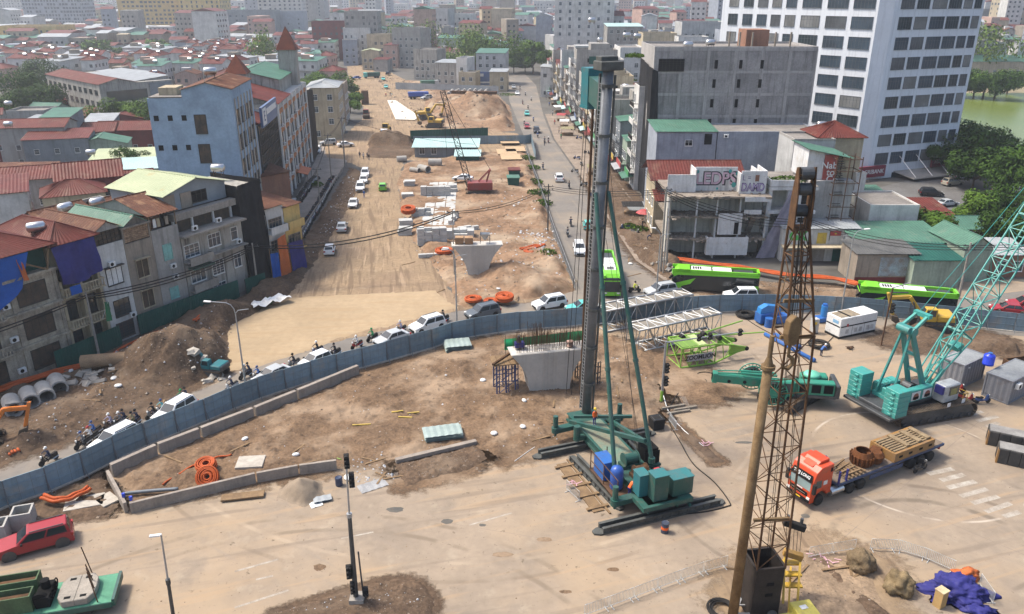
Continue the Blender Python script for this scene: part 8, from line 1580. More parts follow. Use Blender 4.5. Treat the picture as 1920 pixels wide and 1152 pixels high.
for x0 in (.2,):
 for y0 in (-1.2,.5):w_.box(x0,x0+2.8,y0,y0+.08,1.0,2.3);w_.box(x0,x0+2.8,y0+1.0,y0+1.08,1.0,2.3);w_.box(x0,x0+.08,y0+.08,y0+1.0,1.0,2.3);w_.box(x0+2.7,x0+2.8,y0+.08,y0+1.0,1.0,2.3)
w_.build('winch_frame',mat('winch_green',(.10,.16,.08),(.07,.10,.055),.7,1,fine=.3),t);[MB().cyl((.35,y0+.54,1.65),.42,2.5,16,'x').build('winch_drum',M_RUST,t) for y0 in (-1.2,.5)];en=MB();en.box(3.1,4.0,-1.0,.9,1.0,1.8);en.cyl((3.4,-.9,1.6),.5,.3,12,'y');en.cyl((3.6,.2,1.8),.3,.6,10);[en.torus((4.05,-.2+.3*k,1.6),.35,.05,12,5,Matrix.Rotation(1.57,4,'Y')) for k in range(4)];en.build('engine',M_DARK,t)
o=thing('counterweight_slab','grey rounded counterweight slab with square holes lying on the green flatbed','counterweight',(x-4.6,y-.9,.99),R(15));
for k in range(2):b=MB();s=-1 if k==0 else 1;b.prism([(5.6,-1.35),(5.6,1.35),(5.6+s*.8,1.35),(5.6+s*1.15,.8),(5.6+s*1.2,0),(5.6+s*1.15,-.8),(5.6+s*.8,-1.35)],0,.5,'z');b.build('half',mat('cast_grey',(.36,.32,.27),(.26,.235,.20),.85,1,fine=.25),o,bevel=.04);[MB().box(5.6+s*.5-.2,5.6+s*.5+.2,yy_-.12,yy_+.12,.5,.51).build('hole',M_DARK,o) for yy_ in (-.95,.95)]
# ---------------------------------------------------------------- rubble, stones and litter scattered on the dirt
def scatter(name,label,regions,m,seed,zf=0):
 r=random.Random(seed);b=MB()
 for pts,n,s0,s1 in regions:
  P=PX(*pts);xs=[p[0] for p in P];ys=[p[1] for p in P];k=0;tr=0
  X=np.array([r.uniform(min(xs),max(xs)) for _ in range(n*3)]);Y=np.array([r.uniform(min(ys),max(ys)) for _ in range(n*3)]);ok=poly_dist(X,Y,P)>0
  for x,y in list(zip(X[ok],Y[ok]))[:n]:
   s=r.uniform(s0,s1)*(1 if r.random()<.85 else 1.7);z=zf+gz_at(x,y);q=[V((r.uniform(.6,1),0,0)),V((0,r.uniform(.6,1),0)),V((-r.uniform(.6,1),0,0)),V((0,-r.uniform(.6,1),0)),V((r.uniform(-.3,.3),r.uniform(-.3,.3),r.uniform(.5,.9))),V((0,0,-.5))];R__=Matrix.Rotation(r.uniform(0,6.3),3,'Z')
   b.add([R__ @ (p*s)+V((x,y,z)) for p in q],[(0,1,4),(1,2,4),(2,3,4),(3,0,4),(1,0,5),(2,1,5),(3,2,5),(0,3,5)])
 o=b.build(name,m);tag(o,label,'rubble',None,'stuff')
FIELD=[(300,900),(420,815),(680,705),(900,650),(1080,640),(1200,660),(1230,760),(1090,815),(960,850),(720,850),(560,880)];LEFTD=[(0,860),(60,760),(190,680),(300,640),(440,590),(430,680),(300,745),(120,830)]
scatter('stones','loose pale stones and clods scattered over the dirt of the site',[(FIELD,1500,.03,.10),(LEFTD,1100,.04,.14),([(745,870),(895,835),(880,880),(760,910)],260,.03,.09),([(510,1150),(745,1090),(810,1130),(800,1152)],240,.02,.07),([(1390,1100),(1520,1030),(1640,1060),(1650,1150)],260,.02,.07),([(770,470),(990,290),(1060,520),(900,570)],900,.06,.18),([(560,520),(650,330),(680,350),(600,470)],420,.06,.18),([(1140,330),(1260,460),(1290,530),(1200,490)],420,.06,.2),([(1290,525),(1440,532),(1600,550),(1500,552)],420,.06,.2),([(700,140),(940,185),(965,245),(760,240)],420,.2,.7),([(1400,560),(1640,610),(1720,640),(1560,640)],60,.03,.08),([(0,950),(190,890),(220,950),(60,980)],240,.03,.1)],mat('stone_mix',(.30,.235,.175),(.17,.125,.09),.95,1.2,bump=.3,fine=.3,stain=((.42,.39,.35),1.9,.6,.66,.8)),1)
scatter('litter','white scraps of plastic and plaster scattered on the dirt',[(FIELD,90,.05,.12),(LEFTD,120,.06,.18),([(770,470),(990,330),(1060,520),(900,570)],110,.1,.3),([(560,520),(650,330),(680,350),(600,470)],70,.08,.22),([(640,860),(720,850),(740,900),(660,920)],60,.05,.14),([(510,1150),(745,1100),(800,1140)],20,.04,.09),([(960,440),(1050,430),(1060,500),(1000,470)],60,.15,.4)],mat('litter_white',(.6,.6,.6),(.4,.42,.45),.7,2),2)
scatter('stones','pebbles and crumbs of dirt strewn on the paved yard',[([(0,1000),(600,900),(1000,860),(1100,950),(1380,1050),(800,1152),(0,1152)],420,.015,.05),([(1250,700),(1700,640),(1900,800),(1900,1050),(1550,1000),(1400,800)],260,.015,.05)],M_DIRT,6)
# concrete chunks that can be told apart
ck=MB().add([(-.5,-.3,0),(.55,-.35,0),(.5,.35,0),(-.45,.3,0),(-.4,-.3,.35),(.5,-.25,.25),(.4,.3,.4),(-.5,.25,.3)],[(0,3,2,1),(4,5,6,7),(0,1,5,4),(1,2,6,5),(2,3,7,6),(3,0,4,7)]).mesh('concrete_chunk',M_CONC2)
for i in range(46):
 u,v=rnd.choice(((390,705),(370,715),(165,705),(180,715),(140,722),(400,718),(190,700))) if i<30 else rnd.choice(((1240,500),(1262,515),(1225,480),(1340,520)))
 u+=rnd.uniform(-26,26);v+=rnd.uniform(-9,9);x,y=G(u,v);o=link('concrete_chunk',ck,None,(x,y,gz_at(x,y)-.05),rnd.uniform(0,6));o.scale=[rnd.uniform(.5,1.6)]*2+[rnd.uniform(.6,1.4)];o.rotation_euler=(rnd.uniform(-.5,.5),rnd.uniform(-.5,.5),rnd.uniform(0,6));tag(o,'broken concrete chunk lying in the '+('dark earth below the old houses' if i<30 else 'rubble before the wrecked house'),'rubble','broken concrete chunks')
for k,(u,v) in enumerate(((1262,765),(1285,768),(1272,775))):x,y=G(u,v);o=thing('timber_baulk',f'grey timber baulk on the yard by the dirt edge, {("farthest","middle","nearest")[k]} of three','timber',(x,y,.02),.3,'timber baulks');MB().box(-1.3,1.3,-.12,.12,0,.22).build('baulk',mat('grey_timber',(.30,.26,.21),(.22,.19,.15),.9,1.2,fine=.3),o)
for (u,v,a,L) in ((678,797,.1,1.8),(745,772,.3,1.2),(775,776,.2,1.2),(760,785,-.1,1.4)):x,y=G(u,v,.4);o=thing('yellow_batten','yellow timber batten lying loose on the dirt field','batten',(x,y,gz_at(x,y)+.02),a,'yellow battens');MB().box(-L/2,L/2,-.07,.07,0,.1).build('batten',paint('batten',(.55,.38,.07),.7,.2),o)
x,y=G(120,700,.1);
o=thing('white_sheeting','crumpled white plastic sheeting at the left edge of the graded dirt','sheeting',(*G(508,575),.8),.7);cloth('sheet',M_WHITEP,o,(-2.8,-1,0),(2.8,-.7,0),(2.6,.9,.2),(-2.6,.7,.2),16,8,.5,2)
x,y=G(1195,385,1.5);o=thing('fallen_tin','pale blue tin sheet propped at the foot of the netted corner','tin sheet',(x,y,1.2),.5,None,.5);s=MB();corr(s,(-2.2,-1.2,0),(2.2,-1.2,0),(2.2,1.2,.01),(-2.2,1.2,.01),.4,.05);s.build('sheet',M_GREYTIN,o,fixn=False)
x,y=G(1207,420);o=thing('parasol','red street parasol over a stall on the right pavement','parasol',(x,y,.13));MB().lathe([(1.6,2.0),(.8,2.5),(0,2.7)],n=8).build('canopy',M_SIGN[1],o,fixn=False);MB().bar((0,0,0),(0,0,2.6),.05).build('pole',M_GALV,o)
# faded road paint, manholes and dark wet patches on the yard
M_FADE=mat('worn_paint',(.46,.42,.36),(.285,.235,.185),.9,1.1,bump=.05,fine=.3)
for i,(a,b,w_) in enumerate([((1740,889),(1787,879),.55),((1764,901),(1808,890),.55),((1777,915),(1829,903),.55),((1801,931),(1851,917),.5),((1823,944),(1872,931),.5),((1848,960),(1895,944),.5),((1882,969),(1912,960),.5),((1832,790),(1870,781),.5),((1848,800),(1873,793),.5),((1812,780),(1842,772),.5),((480,1087),(512,1080),.18),((440,1140),(541,1107),.18),((440,1072),(522,1049),.18),((880,985),(960,962),.15),((640,1010),(700,998),.15),((1400,700),(1450,694),.3)]):
 p,q=V((*G(*a),.006)),V((*G(*b),.006));n=(q-p).cross(V((0,0,1))).normalized()*w_/2;struct('road_marking',MB().quad(p-n,q-n,q+n,p+n).mesh('road_marking',M_FADE))
M_WET=mat('wet_patch',(.10,.095,.085),(.14,.125,.105),.6,1,bump=.1,fine=.2)
for u,v,a,b in ((741,956,.72,.42),(838,978,.52,.36),(599,1064,.5,.4),(1510,968,.4,.3),(1020,1012,.7,.3),(943,1040,.9,.3),(1150,1068,.5,.25),(905,985,.3,.2),(700,1095,.4,.2),(1395,830,.8,.25),(1060,1110,.5,.2)):
 x,y=G(u,v);rr=random.Random(u);pts=[(x+a*math.cos(k*.45)*rr.uniform(.8,1.1),y+b*math.sin(k*.45)*rr.uniform(.8,1.1),.008) for k in range(14)];struct('wet_patch',MB().quad(*pts).mesh('wet_patch',M_WET if v<1000 else M_DIRT))
# loose planks, bars and bags lying about
PLK=MB().box(-1,1,-.09,.09,0,.06).mesh('plank',M_WOOD);BAG=MB().lathe([(0,0),(.3,.02),(.36,.1),(.3,.2),(0,.22)],n=9).mesh('bag',M_WHITEP,True)
lr=random.Random(77)
for (u0,v0,u1,v1,n,ar) in ((300,880,620,820,9,'in the soil near the enclosure'),(640,860,740,900,7,'on the yard by the signal pole'),(900,700,1200,830,12,'in the dirt round the rig'),(760,330,1040,560,26,'on the orange dirt of the work strip'),(60,770,330,700,12,'in the dark earth below the old houses'),(1150,380,1290,525,14,'in the rubble of the right pavement'),(1390,1090,1640,1060,8,'in the mud by the root balls')):
 for k in range(n):
  u,v=lr.uniform(u0,u1),lr.uniform(v0,v1);x,y=G(u,v);b=lr.random()<.25;o=link('bag' if b else 'loose_plank',BAG if b else PLK,None,(x,y,gz_at(x,y)+.01),lr.uniform(0,6));s_=lr.uniform(.6,1.4);o.scale=(s_,1,1);tag(o,('white plastic bag dropped ' if b else 'loose timber plank lying ')+ar,'bag' if b else 'plank','loose planks and bags')
# ---------------------------------------------------------------- cars
CP={k:paint('car_'+k,c,.28,.06) for k,c in dict(white=(.74,.75,.75),silver=(.42,.44,.45),grey=(.10,.115,.13),black=(.018,.018,.02),green=(.16,.50,.04),teal=(.10,.48,.43),red=(.30,.018,.025),blue=(.03,.08,.35),beige=(.40,.36,.29)).items()}
M_CARGL=glass('car_glass',(.018,.022,.026),.05)
KIND={ # length, half width, belt z, roof z, hood start.. cabin bottom x range, cabin top x range
 'sedan':(4.6,.88,.92,1.45,(-1.75,1.15),(-1.05,.35)),'hatch':(3.9,.84,.95,1.52,(-1.85,1.05),(-1.55,.25)),'suv':(4.7,.93,1.06,1.72,(-2.2,1.2),(-1.95,.45)),'pickup':(5.3,.93,1.12,1.82,(-2.5,1.2),(-2.3,.35))}
def car(kind,pm_,label,loc_,rz,group='cars on the roads'):
 key=('car',kind)
 if key not in WIN:
  L,W_,bz,rz_,cb_,ct=KIND[kind];h=L/2;r=.34 if kind in ('suv','pickup') else .31;xr,xf=-h+.85,h-.88;q=r+.09
  def arch(x):return [(x+q*math.cos(a),.36+(q)*math.sin(a)*.95) for a in (0,.6,1.2,1.94,2.54,3.14)]
  low=.26;pr=[(-h,.38),(-h+.06,bz-.15),(-h+.15,bz),(cb_[0],bz+.02),(cb_[1],bz+.02),(h-.35,bz-.14),(h-.06,bz-.3),(h,.45),(h-.08,low)]+[p for p in arch(xf)]+[p for p in arch(xr)]+[(-h+.1,low)]
  b=MB();n=len(pr);b.prism(pr,-W_,W_,'y')
  c=MB();yt=W_-.2;z0=bz+.02;c.add([(cb_[0],-W_+.05,z0),(cb_[1],-W_+.05,z0),(cb_[1],W_-.05,z0),(cb_[0],W_-.05,z0),(ct[0],-yt,rz_),(ct[1],-yt,rz_),(ct[1],yt,rz_),(ct[0],yt,rz_)],[(4,5,6,7),(0,1,5,4),(1,2,6,5),(2,3,7,6),(3,0,4,7)])
  P=[V(p) for p in c.v];g=[]
  def gl(i,j,k,l,s0,s1,t0,t1):
   a,bb,cc,dd=P[i],P[j],P[k],P[l];nn=(bb-a).cross(dd-a).normalized()
   ctr=(a+bb+cc+dd)/4;nn=nn if nn.dot(ctr-V((0,0,1.0)))>0 else-nn
   pts=[a.lerp(bb,s).lerp(dd.lerp(cc,s),t_)+nn*.014 for s,t_ in ((s0,t0),(s1,t0),(s1,t1),(s0,t1))];m=MB();m.quad(*pts);return m
  rf=MB();
  if kind in ('suv','pickup'):
   for s in (-1,1):rf.bar((ct[0]+.2,s*(yt-.08),rz_+.05),(ct[1]-.15,s*(yt-.08),rz_+.05),.05)
  WIN[key]=dict(body=b.mesh('body',CP['white'],False,.07),cabin=c.mesh('roof',CP['white'],False,.05),win=[('windscreen',gl(1,2,6,5,.06,.94,.08,.95)),('rear_window',gl(3,0,4,7,.08,.92,.2,.92)),('side_window',gl(0,1,5,4,.06,.46,.1,.92)),('side_window',gl(0,1,5,4,.50,.93,.1,.92)),('side_window',gl(2,3,7,6,.07,.50,.1,.92)),('side_window',gl(2,3,7,6,.54,.94,.1,.92))],rails=rf.mesh('roof_rail',M_DKSTEEL) if rf.v else None,r=r,xs=(xr,xf),L=L,W=W_,bz=bz)
  d=WIN[key];d['win']=[(n_,m.mesh(n_,M_CARGL,fixn=False)) for n_,m in d['win']]
  lm,tm,bp,mi=MB(),MB(),MB(),MB();lm.box(h-.28,h-.05,-W_+.02,-W_+.38,bz-.34,bz-.18);tm.box(-h-.005,-h+.2,-W_-.004,-W_+.28,bz-.28,bz-.06);bp.box(h-.05,h+.015,-W_*.62,W_*.62,.34,.56);mi.box(.75,.9,-W_-.2,-W_-.02,bz+.0,bz+.14)
  d['lamps']=[('headlight',lm,M_LAMP),('tail_light',tm,M_TAIL),('mirror',mi,M_BLACK)];d['lamps']=[(n_,m.mesh(n_,mm)) for n_,m,mm in d['lamps']];d['grille']=bp.mesh('grille',M_DARK)
 d=WIN[key];t=thing('car' if kind != 'pickup' else 'pickup_truck',label,'car' if kind != 'pickup' else 'pickup',loc_,rz,group)
 for n_ in ('body','cabin'):o=link('body' if n_=='body' else 'roof',d[n_],t);o.material_slots[0].link='OBJECT';o.material_slots[0].material=pm_
 for n_,m in d['win']:link(n_,m,t)
 for n_,m in d['lamps']:link(n_,m,t);o=link(n_,m,t);o.scale=(1,-1,1)
 link('grille',d['grille'],t)
 if d['rails']:link('roof_rail',d['rails'],t)
 for x in d['xs']:
  for s in (-1,1):wheel(t,x,s*(d['W']-.1),d['r'],.2)
 return t
def hd(u0,v0,u1,v1):a,b=G(u0,v0),G(u1,v1);return math.atan2(b[1]-a[1],b[0]-a[0])
def put(kind,c,label,u,v,u1,v1,z=.02,group='cars on the roads'):   # (u, v) ground point under the middle, facing (u1, v1)
 x,y=G(u,v);return car(kind,CP[c],label,(x,y,z+(gz_at(x,y) if z>.05 else 0)),hd(u,v,u1,v1),group)
put('suv','white','white car with only its roof showing behind the hoarding, leftmost on the road',218,836,170,862);put('suv','white','white SUV behind the hoarding below the motorbikes, second from left',330,782,280,812);put('sedan','silver','silver car almost hidden behind the hoarding below two riders',512,712,450,740);put('hatch','white','white hatchback behind the hoarding right of the graded dirt edge',592,686,540,708);put('sedan','silver','silver car roof just showing behind the hoarding',735,642,680,660);put('suv','white','white SUV with a black glass roof on the road past the tan dirt',802,618,740,636);put('suv','grey','dark grey SUV passing the orange duct coils',905,594,850,606);put('suv','white','white SUV at the foot of the mast side of the road',1030,577,980,586);put('sedan','teal','pale teal taxi behind the mast',1092,584,1040,590);put('suv','silver','silver SUV with a black roof in front of the long green bus',1238,553,1190,560);put('suv','white','white car roof in front of the green bus',1388,562,1320,562);put('sedan','red','dark red car at the right edge behind the hoarding, front one',1890,588,1850,584);put('suv','red','dark red SUV at the right edge behind the hoarding',1922,580,1880,577)
DR='cars on the dirt road'
put('hatch','white','white hatchback on the dirt road, nearest to the hoarding',619,476,624,455,.06,DR);put('sedan','silver','beige silver sedan on the dirt road, second from the front',642,433,646,418,.06,DR);put('sedan','white','white sedan on the dirt road facing the camera',663,388,658,400,.06,DR);put('suv','white','white SUV on the dirt road beside the man in blue',676,358,674,370,.06,DR);put('sedan','white','white sedan behind the SUV on the dirt road',682,343,680,356,.06,DR);put('suv','white','white car at the back of the dirt road queue',685,331,683,342,.06,DR);put('hatch','green','bright green taxi alone on the dirt road',718,357,719,345,.06,DR)
put('sedan','white','white car parked behind the red crawler crane',868,347,830,345,.3,None);put('suv','silver','silver car parked in the alley by the motorbikes',549,392,545,410)
CX='cars crossing by the dug bank'
put('suv','white','white car turning out of the alley',596,287,590,300,.06,CX);put('suv','silver','silver car at the left of the crossing cars',616,273,560,276,.06,CX);put('sedan','white','white sedan in the crossing, right of the silver one',648,276,700,272,.06,CX);put('sedan','black','black car in the crossing by the roller',712,268,660,270,.06,CX);put('suv','white','white SUV at the right of the crossing cars',735,263,780,259,.06,CX)
FR='cars far up the torn-up road'
for k_,c,lb,u,v,u1,v1 in (('sedan','teal','teal taxi far up the dirt road, nearer one',724,167,722,180),('sedan','teal','teal taxi far up the dirt road, farther one',719,152,717,162),('sedan','blue','blue car far up the dirt road at left',668,150,650,151),('suv','black','dark car far up the road by the houses',728,142,740,136),('suv','silver','silver van near the far grey hoarding',800,188,780,190)):put(k_,c,lb,u,v,u1,v1,.3,FR)
ST='cars on the right street'
for k_,c,lb,u,v,u1,v1 in (('suv','white','white SUV driving up the middle of the right street',1048,339,1043,322),('suv','white','white taxi car with dark bonnet coming down by the ropes',1086,474,1090,492),('hatch','teal','teal taxi hidden behind the pile mast',1102,428,1098,412),('suv','black','black SUV leading down the right street',1006,249,1010,262),('hatch','red','dark red car beside the black SUV',988,241,990,255),('sedan','white','white car turning at the corner of the cross hoarding',991,265,986,258),('hatch','teal','teal taxi further up the right street',988,217,990,230),('sedan','white','white car far up the right street at left',970,178,972,190),('sedan','silver','silver car far up the right street',963,166,964,176)):put(k_,c,lb,u,v,u1,v1,.02,ST)
PK='cars parked by the bank'
for i,(k_,c,lb,u,v,a) in enumerate((('suv','beige','beige SUV parked under the bank canopy',1785,348,.3),('suv','black','black pickup like car by the bank entrance',1745,368,-.2),('suv','silver','silver car at the back of the bank parking lot',1800,336,.3),('sedan','blue','blue and white car between the shrubs by the bank',1700,392,.5),('sedan','white','white car parked at the right of the lot, front',1870,372,.2),('sedan','white','white car parked at the right of the lot, middle',1880,363,.2),('suv','white','white car parked at the right of the lot, rear',1890,354,.2),('suv','grey','dark car at the far right of the lot',1885,345,.2),('sedan','silver','silver car beside the round parking tree',1775,387,.3),('sedan','black','dark car behind the red roofed shed',1750,400,.2))):x,y=G(u,v);car(k_,CP[c],lb,(x,y,.03),a,PK)
p=car('pickup',CP['red'],'dark red pickup with a canopy and roof rails at the left edge of the yard',(-36.8,49.9,.01),R(209),None)
b=MB();b.box(-2.62,-2.35,-.85,.85,.45,.6);b.build('bumper',M_STEEL,p);[MB().box(-2.64,-2.5,s*.62-.12,s*.62+.12,.62,.85).build('bumper_end',M_STEEL,p) for s in (-1,1)];[MB().lathe([(.42,-.03),(.5,-.03),(.5,.03),(.42,.03)],(x,s*.94,.36),16,'y').build('fender_flare',M_DKSTEEL,p) for x in WIN[('car','pickup')]['xs'] for s in (-1,1)];MB().box(-1.2,1.0,-1.05,-.94,.3,.36).build('side_step',M_STEEL,p)
x,y=G(1745,425);t,w1,h1=pxb('low building with a faded red tin roof behind the parking lot',1715,1800,418,452,12,'brown','shed',M_REDTIN,1.4,0,'',None,name='low_building',cat='building');t,w1,h1=pxb('small building with a green roof under the parking trees',1800,1890,430,462,8,'brown','gable_x',M_GRNTIN,1.2,0,'',None,name='low_building',cat='building');t,w1,h1=pxb('tent like green roofed stall beside the concrete pole at right',1795,1850,465,528,9,'green','gable_y',M_GRNTIN,1.6,.1,'',None,name='low_building',cat='building');t,w1,h1=pxb('low orange shopfront at the right edge of the road',1850,1925,478,520,6,'brick','shed',M_GREYTIN,.8,0,'f',None,name='low_building',cat='building')
# ---------------------------------------------------------------- buses
M_BUSG=paint('bus_green',(.19,.56,.03),.3,.05);M_BUSB=glass('bus_black',(.012,.014,.015),.12)
def bus(label,loc_,rz):
 t=thing('bus',label,'bus',loc_,rz,'green electric buses');L=12
 MB().box(-6,6,-1.25,1.25,.32,2.95).build('body',M_BUSB,t,bevel=.14);g=MB()
 for s in (-1,1):
  y0,y1=(s*1.256,s*1.275) if s>0 else (s*1.275,s*1.256)
  g.prism([(5.95,2.95),(5.95,2.2),(5.2,2.55),(-5.95,2.72),(-5.95,2.95)],y0,y1,'y');g.prism([(5.9,.35),(5.9,1.15),(2.7,2.2),(3.4,1.3),(4.6,.9),(4.75,.35)],y0,y1,'y');g.prism([(-5.95,.35),(-5.95,1.5),(-4.6,1.5),(-3.9,1.2),(-4.4,.35)],y0,y1,'y')
 g.box(-6.0,6.0,-1.2,-.95,2.955,3.35);g.box(-6.0,6.0,.95,1.2,2.955,3.35);g.prism([(5.98,2.1),(6.04,2.1),(6.04,2.6),(5.2,3.4),(3.6,3.4),(3.6,2.96),(5.5,2.96)],-1.2,1.2,'y');g.box(-6.02,-5.7,-1.2,1.2,2.96,3.35);g.box(6.003,6.03,-1.2,1.2,.4,.95);g.box(-6.03,-6.003,-1.2,1.2,.4,1.3);g.build('green_panels',M_BUSG,t,bevel=.0)
 for x0,x1 in ((.6,3.4),(-2.2,.4)):MB().box(x0,x1,-.85,.85,2.96,3.32).build('roof_unit',M_WHITEP,t,bevel=.06)
 r=MB();[r.box(2.0+i*.32,2.2+i*.32,-.5,.5,3.325,3.34) for i in range(4)];r.build('roof_vent',M_DARK,t);b=MB();b.box(-5.2,-2.5,-.85,.85,2.96,3.1);b.build('battery_tray',M_DKSTEEL,t)
 ad=MB().box(-.6,2.3,-1.29,-1.257,.85,2.05).build('advert_panel',paint('advert_blue',(.22,.42,.68),.4,.05),t);k=MB();[k.box(.3+i*.28,.5+i*.28,-1.3,-1.291,.9,1.3+.25*math.sin(i*1.7)+.2) for i in range(4)];k.build('advert_print',M_SLATEF,ad)
 MB().box(6.035,6.06,-1.1,1.1,1.0,2.5).build('windscreen',M_CARGL,t);[MB().box(6.03,6.08,s*.9-.22,s*.9+.22,.7,.9).build('headlight',M_LAMP,t) for s in (-1,1)];[MB().bar((5.9,s*1.3,2.5),(6.4,s*1.45,2.0),.12,.3).build('mirror',M_BLACK,t) for s in (-1,1)]
 for x in (-3.2,3.4):[wheel(t,x,s*1.12,.48,.3) for s in (-1,1)]
 return t
x,y=G(1340,549);bus('green and black city bus standing along the road in front of the wreck',(x,y+.7,.02),hd(1420,556,1265,546));x,y=G(1700,588);bus('green and white roofed bus farther right, half hidden by the hoarding',(x,y+1.0,.02),hd(1785,598,1612,582));x,y=G(1146,537);bus('green bus coming down the right street behind the pile mast',(x-.4,y+1,.02),hd(1136,500,1158,580))
# ---------------------------------------------------------------- motorbikes and riders
BK={k:paint('bike_'+k,c,.35,.1) for k,c in dict(black=(.02,.02,.022),blue=(.03,.07,.2),red=(.3,.03,.03),white=(.55,.57,.6),brown=(.13,.09,.07),grey=(.2,.2,.2)).items()}
def bike_meshes():
 tw,bd,st,hb,lp,ex=MB(),MB(),MB(),MB(),MB(),MB();tw.lathe([(.20,-.05),(.27,-.055),(.295,0),(.27,.055),(.20,.05)],n=14,axis='x');tw.lathe([(0,-.03),(.2,-.02),(.2,.02),(0,.03)],n=8,axis='x')
 bd.prism([(-.62,.98),(-.72,.52),(-.55,.30),(-.15,.34),(.1,.30),(.55,.36),(.85,.55),(.80,.72),(.15,.66),(-.05,.42),(-.35,.45),(-.5,.95)],-.13,.13,'x');st.prism([(-.02,.66),(.0,.80),(.35,.78),(.75,.86),(.8,.74),(.1,.64)],-.14,.14,'x');hb.tube([(-.36,-.42,1.02),(-.1,-.55,1.04),(.1,-.55,1.04),(.36,-.42,1.02)],.025,5);hb.tube([(0,-.55,1.04),(0,-.78,.3)],.04,5);lp.cbox((0,-.66,.92),(.2,.1,.16));ex.tube([(.16,.2,.3),(.17,.85,.42)],.055,6)
 return [('body',bd,BK['black'],.03),('seat',st,M_BLACK,.02),('handlebar',hb,M_DKSTEEL,0),('headlight',lp,M_LAMP,0),('exhaust',ex,M_STEEL,0)],tw
BM_,TW_=bike_meshes();BMS=[(n_,m.mesh(n_,mm,False,bv)) for n_,m,mm,bv in BM_];TWM=TW_.mesh('wheel',M_TYRE)
def motorbike(label,loc_,rz,c='black',group='motorbikes on the road',full=True):
 t=thing('motorbike',label,'motorbike',loc_,rz,group)
 for n_,m in BMS:
  o=link(n_,m,t)
  if n_=='body' and c != 'black':o.material_slots[0].link='OBJECT';o.material_slots[0].material=BK[c]
 for y in (-.72,.60):link('wheel',TWM,t,(0,y,.295))
 return t
SH={k:paint('cloth_'+k,c,.85,.1) for k,c in dict(navy=(.02,.03,.07),black=(.018,.018,.02),grey=(.16,.16,.17),white=(.6,.6,.6),green=(.02,.24,.08),blue=(.06,.15,.4),teal=(.15,.4,.42),lilac=(.36,.33,.45),khaki=(.25,.22,.12),yellow=(.6,.65,.06),red=(.4,.04,.04),tan=(.38,.30,.22)).items()}
def rider(u,v,u1,v1,shirt,c,where,hat='white',n=1,z=.02,group='riders on the curved road',shirt2='navy'):
 x,y=G(u,v);a=hd(u,v,u1,v1)+math.pi/2;motorbike(f'{c} motorbike ridden {where}',(x,y,z),a,c,group.replace('riders','motorbikes'))
 HT={'white':M_WHITEP,'black':M_BLACK,'green':SH['green'],'blue':BK['blue'],'red':SH['red'],'yellow':M_YELHAT}
 person(f'rider in {shirt}, {hat} helmet, {where}',(x,y,z),a,'ride',SH[shirt],SH['black' if shirt != 'black' else 'navy'],HT[hat],group)
 if n==2:d_=V((math.sin(a),-math.cos(a),0))*-.45;person(f'passenger in {shirt2} riding pillion {where}',(x+d_.x,y+d_.y,z+.05),a,'ride',SH[shirt2],SH['navy'],HT['black'],group)
RD=[(94,868,60,885,'navy','black','alone at the left end of the hoarding','white',1),(158,838,120,858,'grey','black','leading the pair by the first white roof','blue',1),(172,828,130,850,'white','black','beside the grey rider near the first white roof','red',1),(178,818,140,838,'blue','brown','just above the white shirted rider','blue',1),(210,803,170,822,'lilac','brown','leading the cluster before the second white car','white',1),(228,800,190,820,'grey','black','in the middle of the cluster before the second white car','white',2),(252,800,215,820,'khaki','brown','at the back of the cluster before the second white car','black',2),(290,783,250,802,'black','grey','just left of the white SUV windscreen','black',1),(307,776,270,795,'teal','white','touching the white SUV windscreen','blue',1),(344,757,305,775,'green','black','above the white SUV with a backpacked passenger','green',2),(436,732,395,752,'navy','white','under the first street lamp','white',1),(462,709,420,728,'grey','black','right of the first street lamp','white',2),(486,712,445,731,'blue','grey','beside the hidden silver car','blue',1),(552,688,510,706,'black','grey','before the white hatchback','black',1),(596,664,555,682,'black','blue','behind the white hatchback','white',1),(629,668,590,685,'black','black','right of the white hatchback','black',1),(670,653,630,670,'white','red','alone on the middle stretch of the road','white',1),(699,639,660,655,'green','black','on the middle stretch by the tan dirt','green',1),(752,624,710,640,'lilac','black','in front of the white SUV with black roof','white',1),(832,604,800,614,'black','black','behind the white SUV with black roof','black',1),(1189,549,1205,548,'yellow','black','between the street and the silver SUV','black',1)]
for r_ in RD:rider(*r_)
for i,r_ in enumerate([(1018,318,1014,305,'navy','blue','in the middle of the right street','black',1),(1067,354,1064,342,'black','black','behind the white SUV on the right street','black',1),(1064,443,1067,458,'grey','black','left of the mast ropes on the right street','grey' if False else 'black',1),(1070,424,1067,410,'navy','black','further up by the ropes on the right street','black',1),(1008,258,1010,268,'blue','black','behind the black SUV on the street','white',1),(1028,268,1030,280,'black','red','right side of the street below the market','white',1),(1021,268,1020,258,'navy','blue','crossing near the market stalls','black',1),(983,235,984,246,'black','black','left side of the upper street','white',1),(1000,228,1002,238,'blue','blue','beside the teal taxi on the upper street','white',1),(990,205,991,214,'grey','black','centre of the upper street','white',1),(980,196,981,205,'black','red','left of the upper street','black',1),(996,190,997,199,'white','black','right of the upper street','white',1),(985,180,986,188,'navy','black','high up the street by the trees','white',1),(975,168,976,176,'black','grey','topmost of the street riders','black',1)]):rider(*r_,group='riders on the right street')
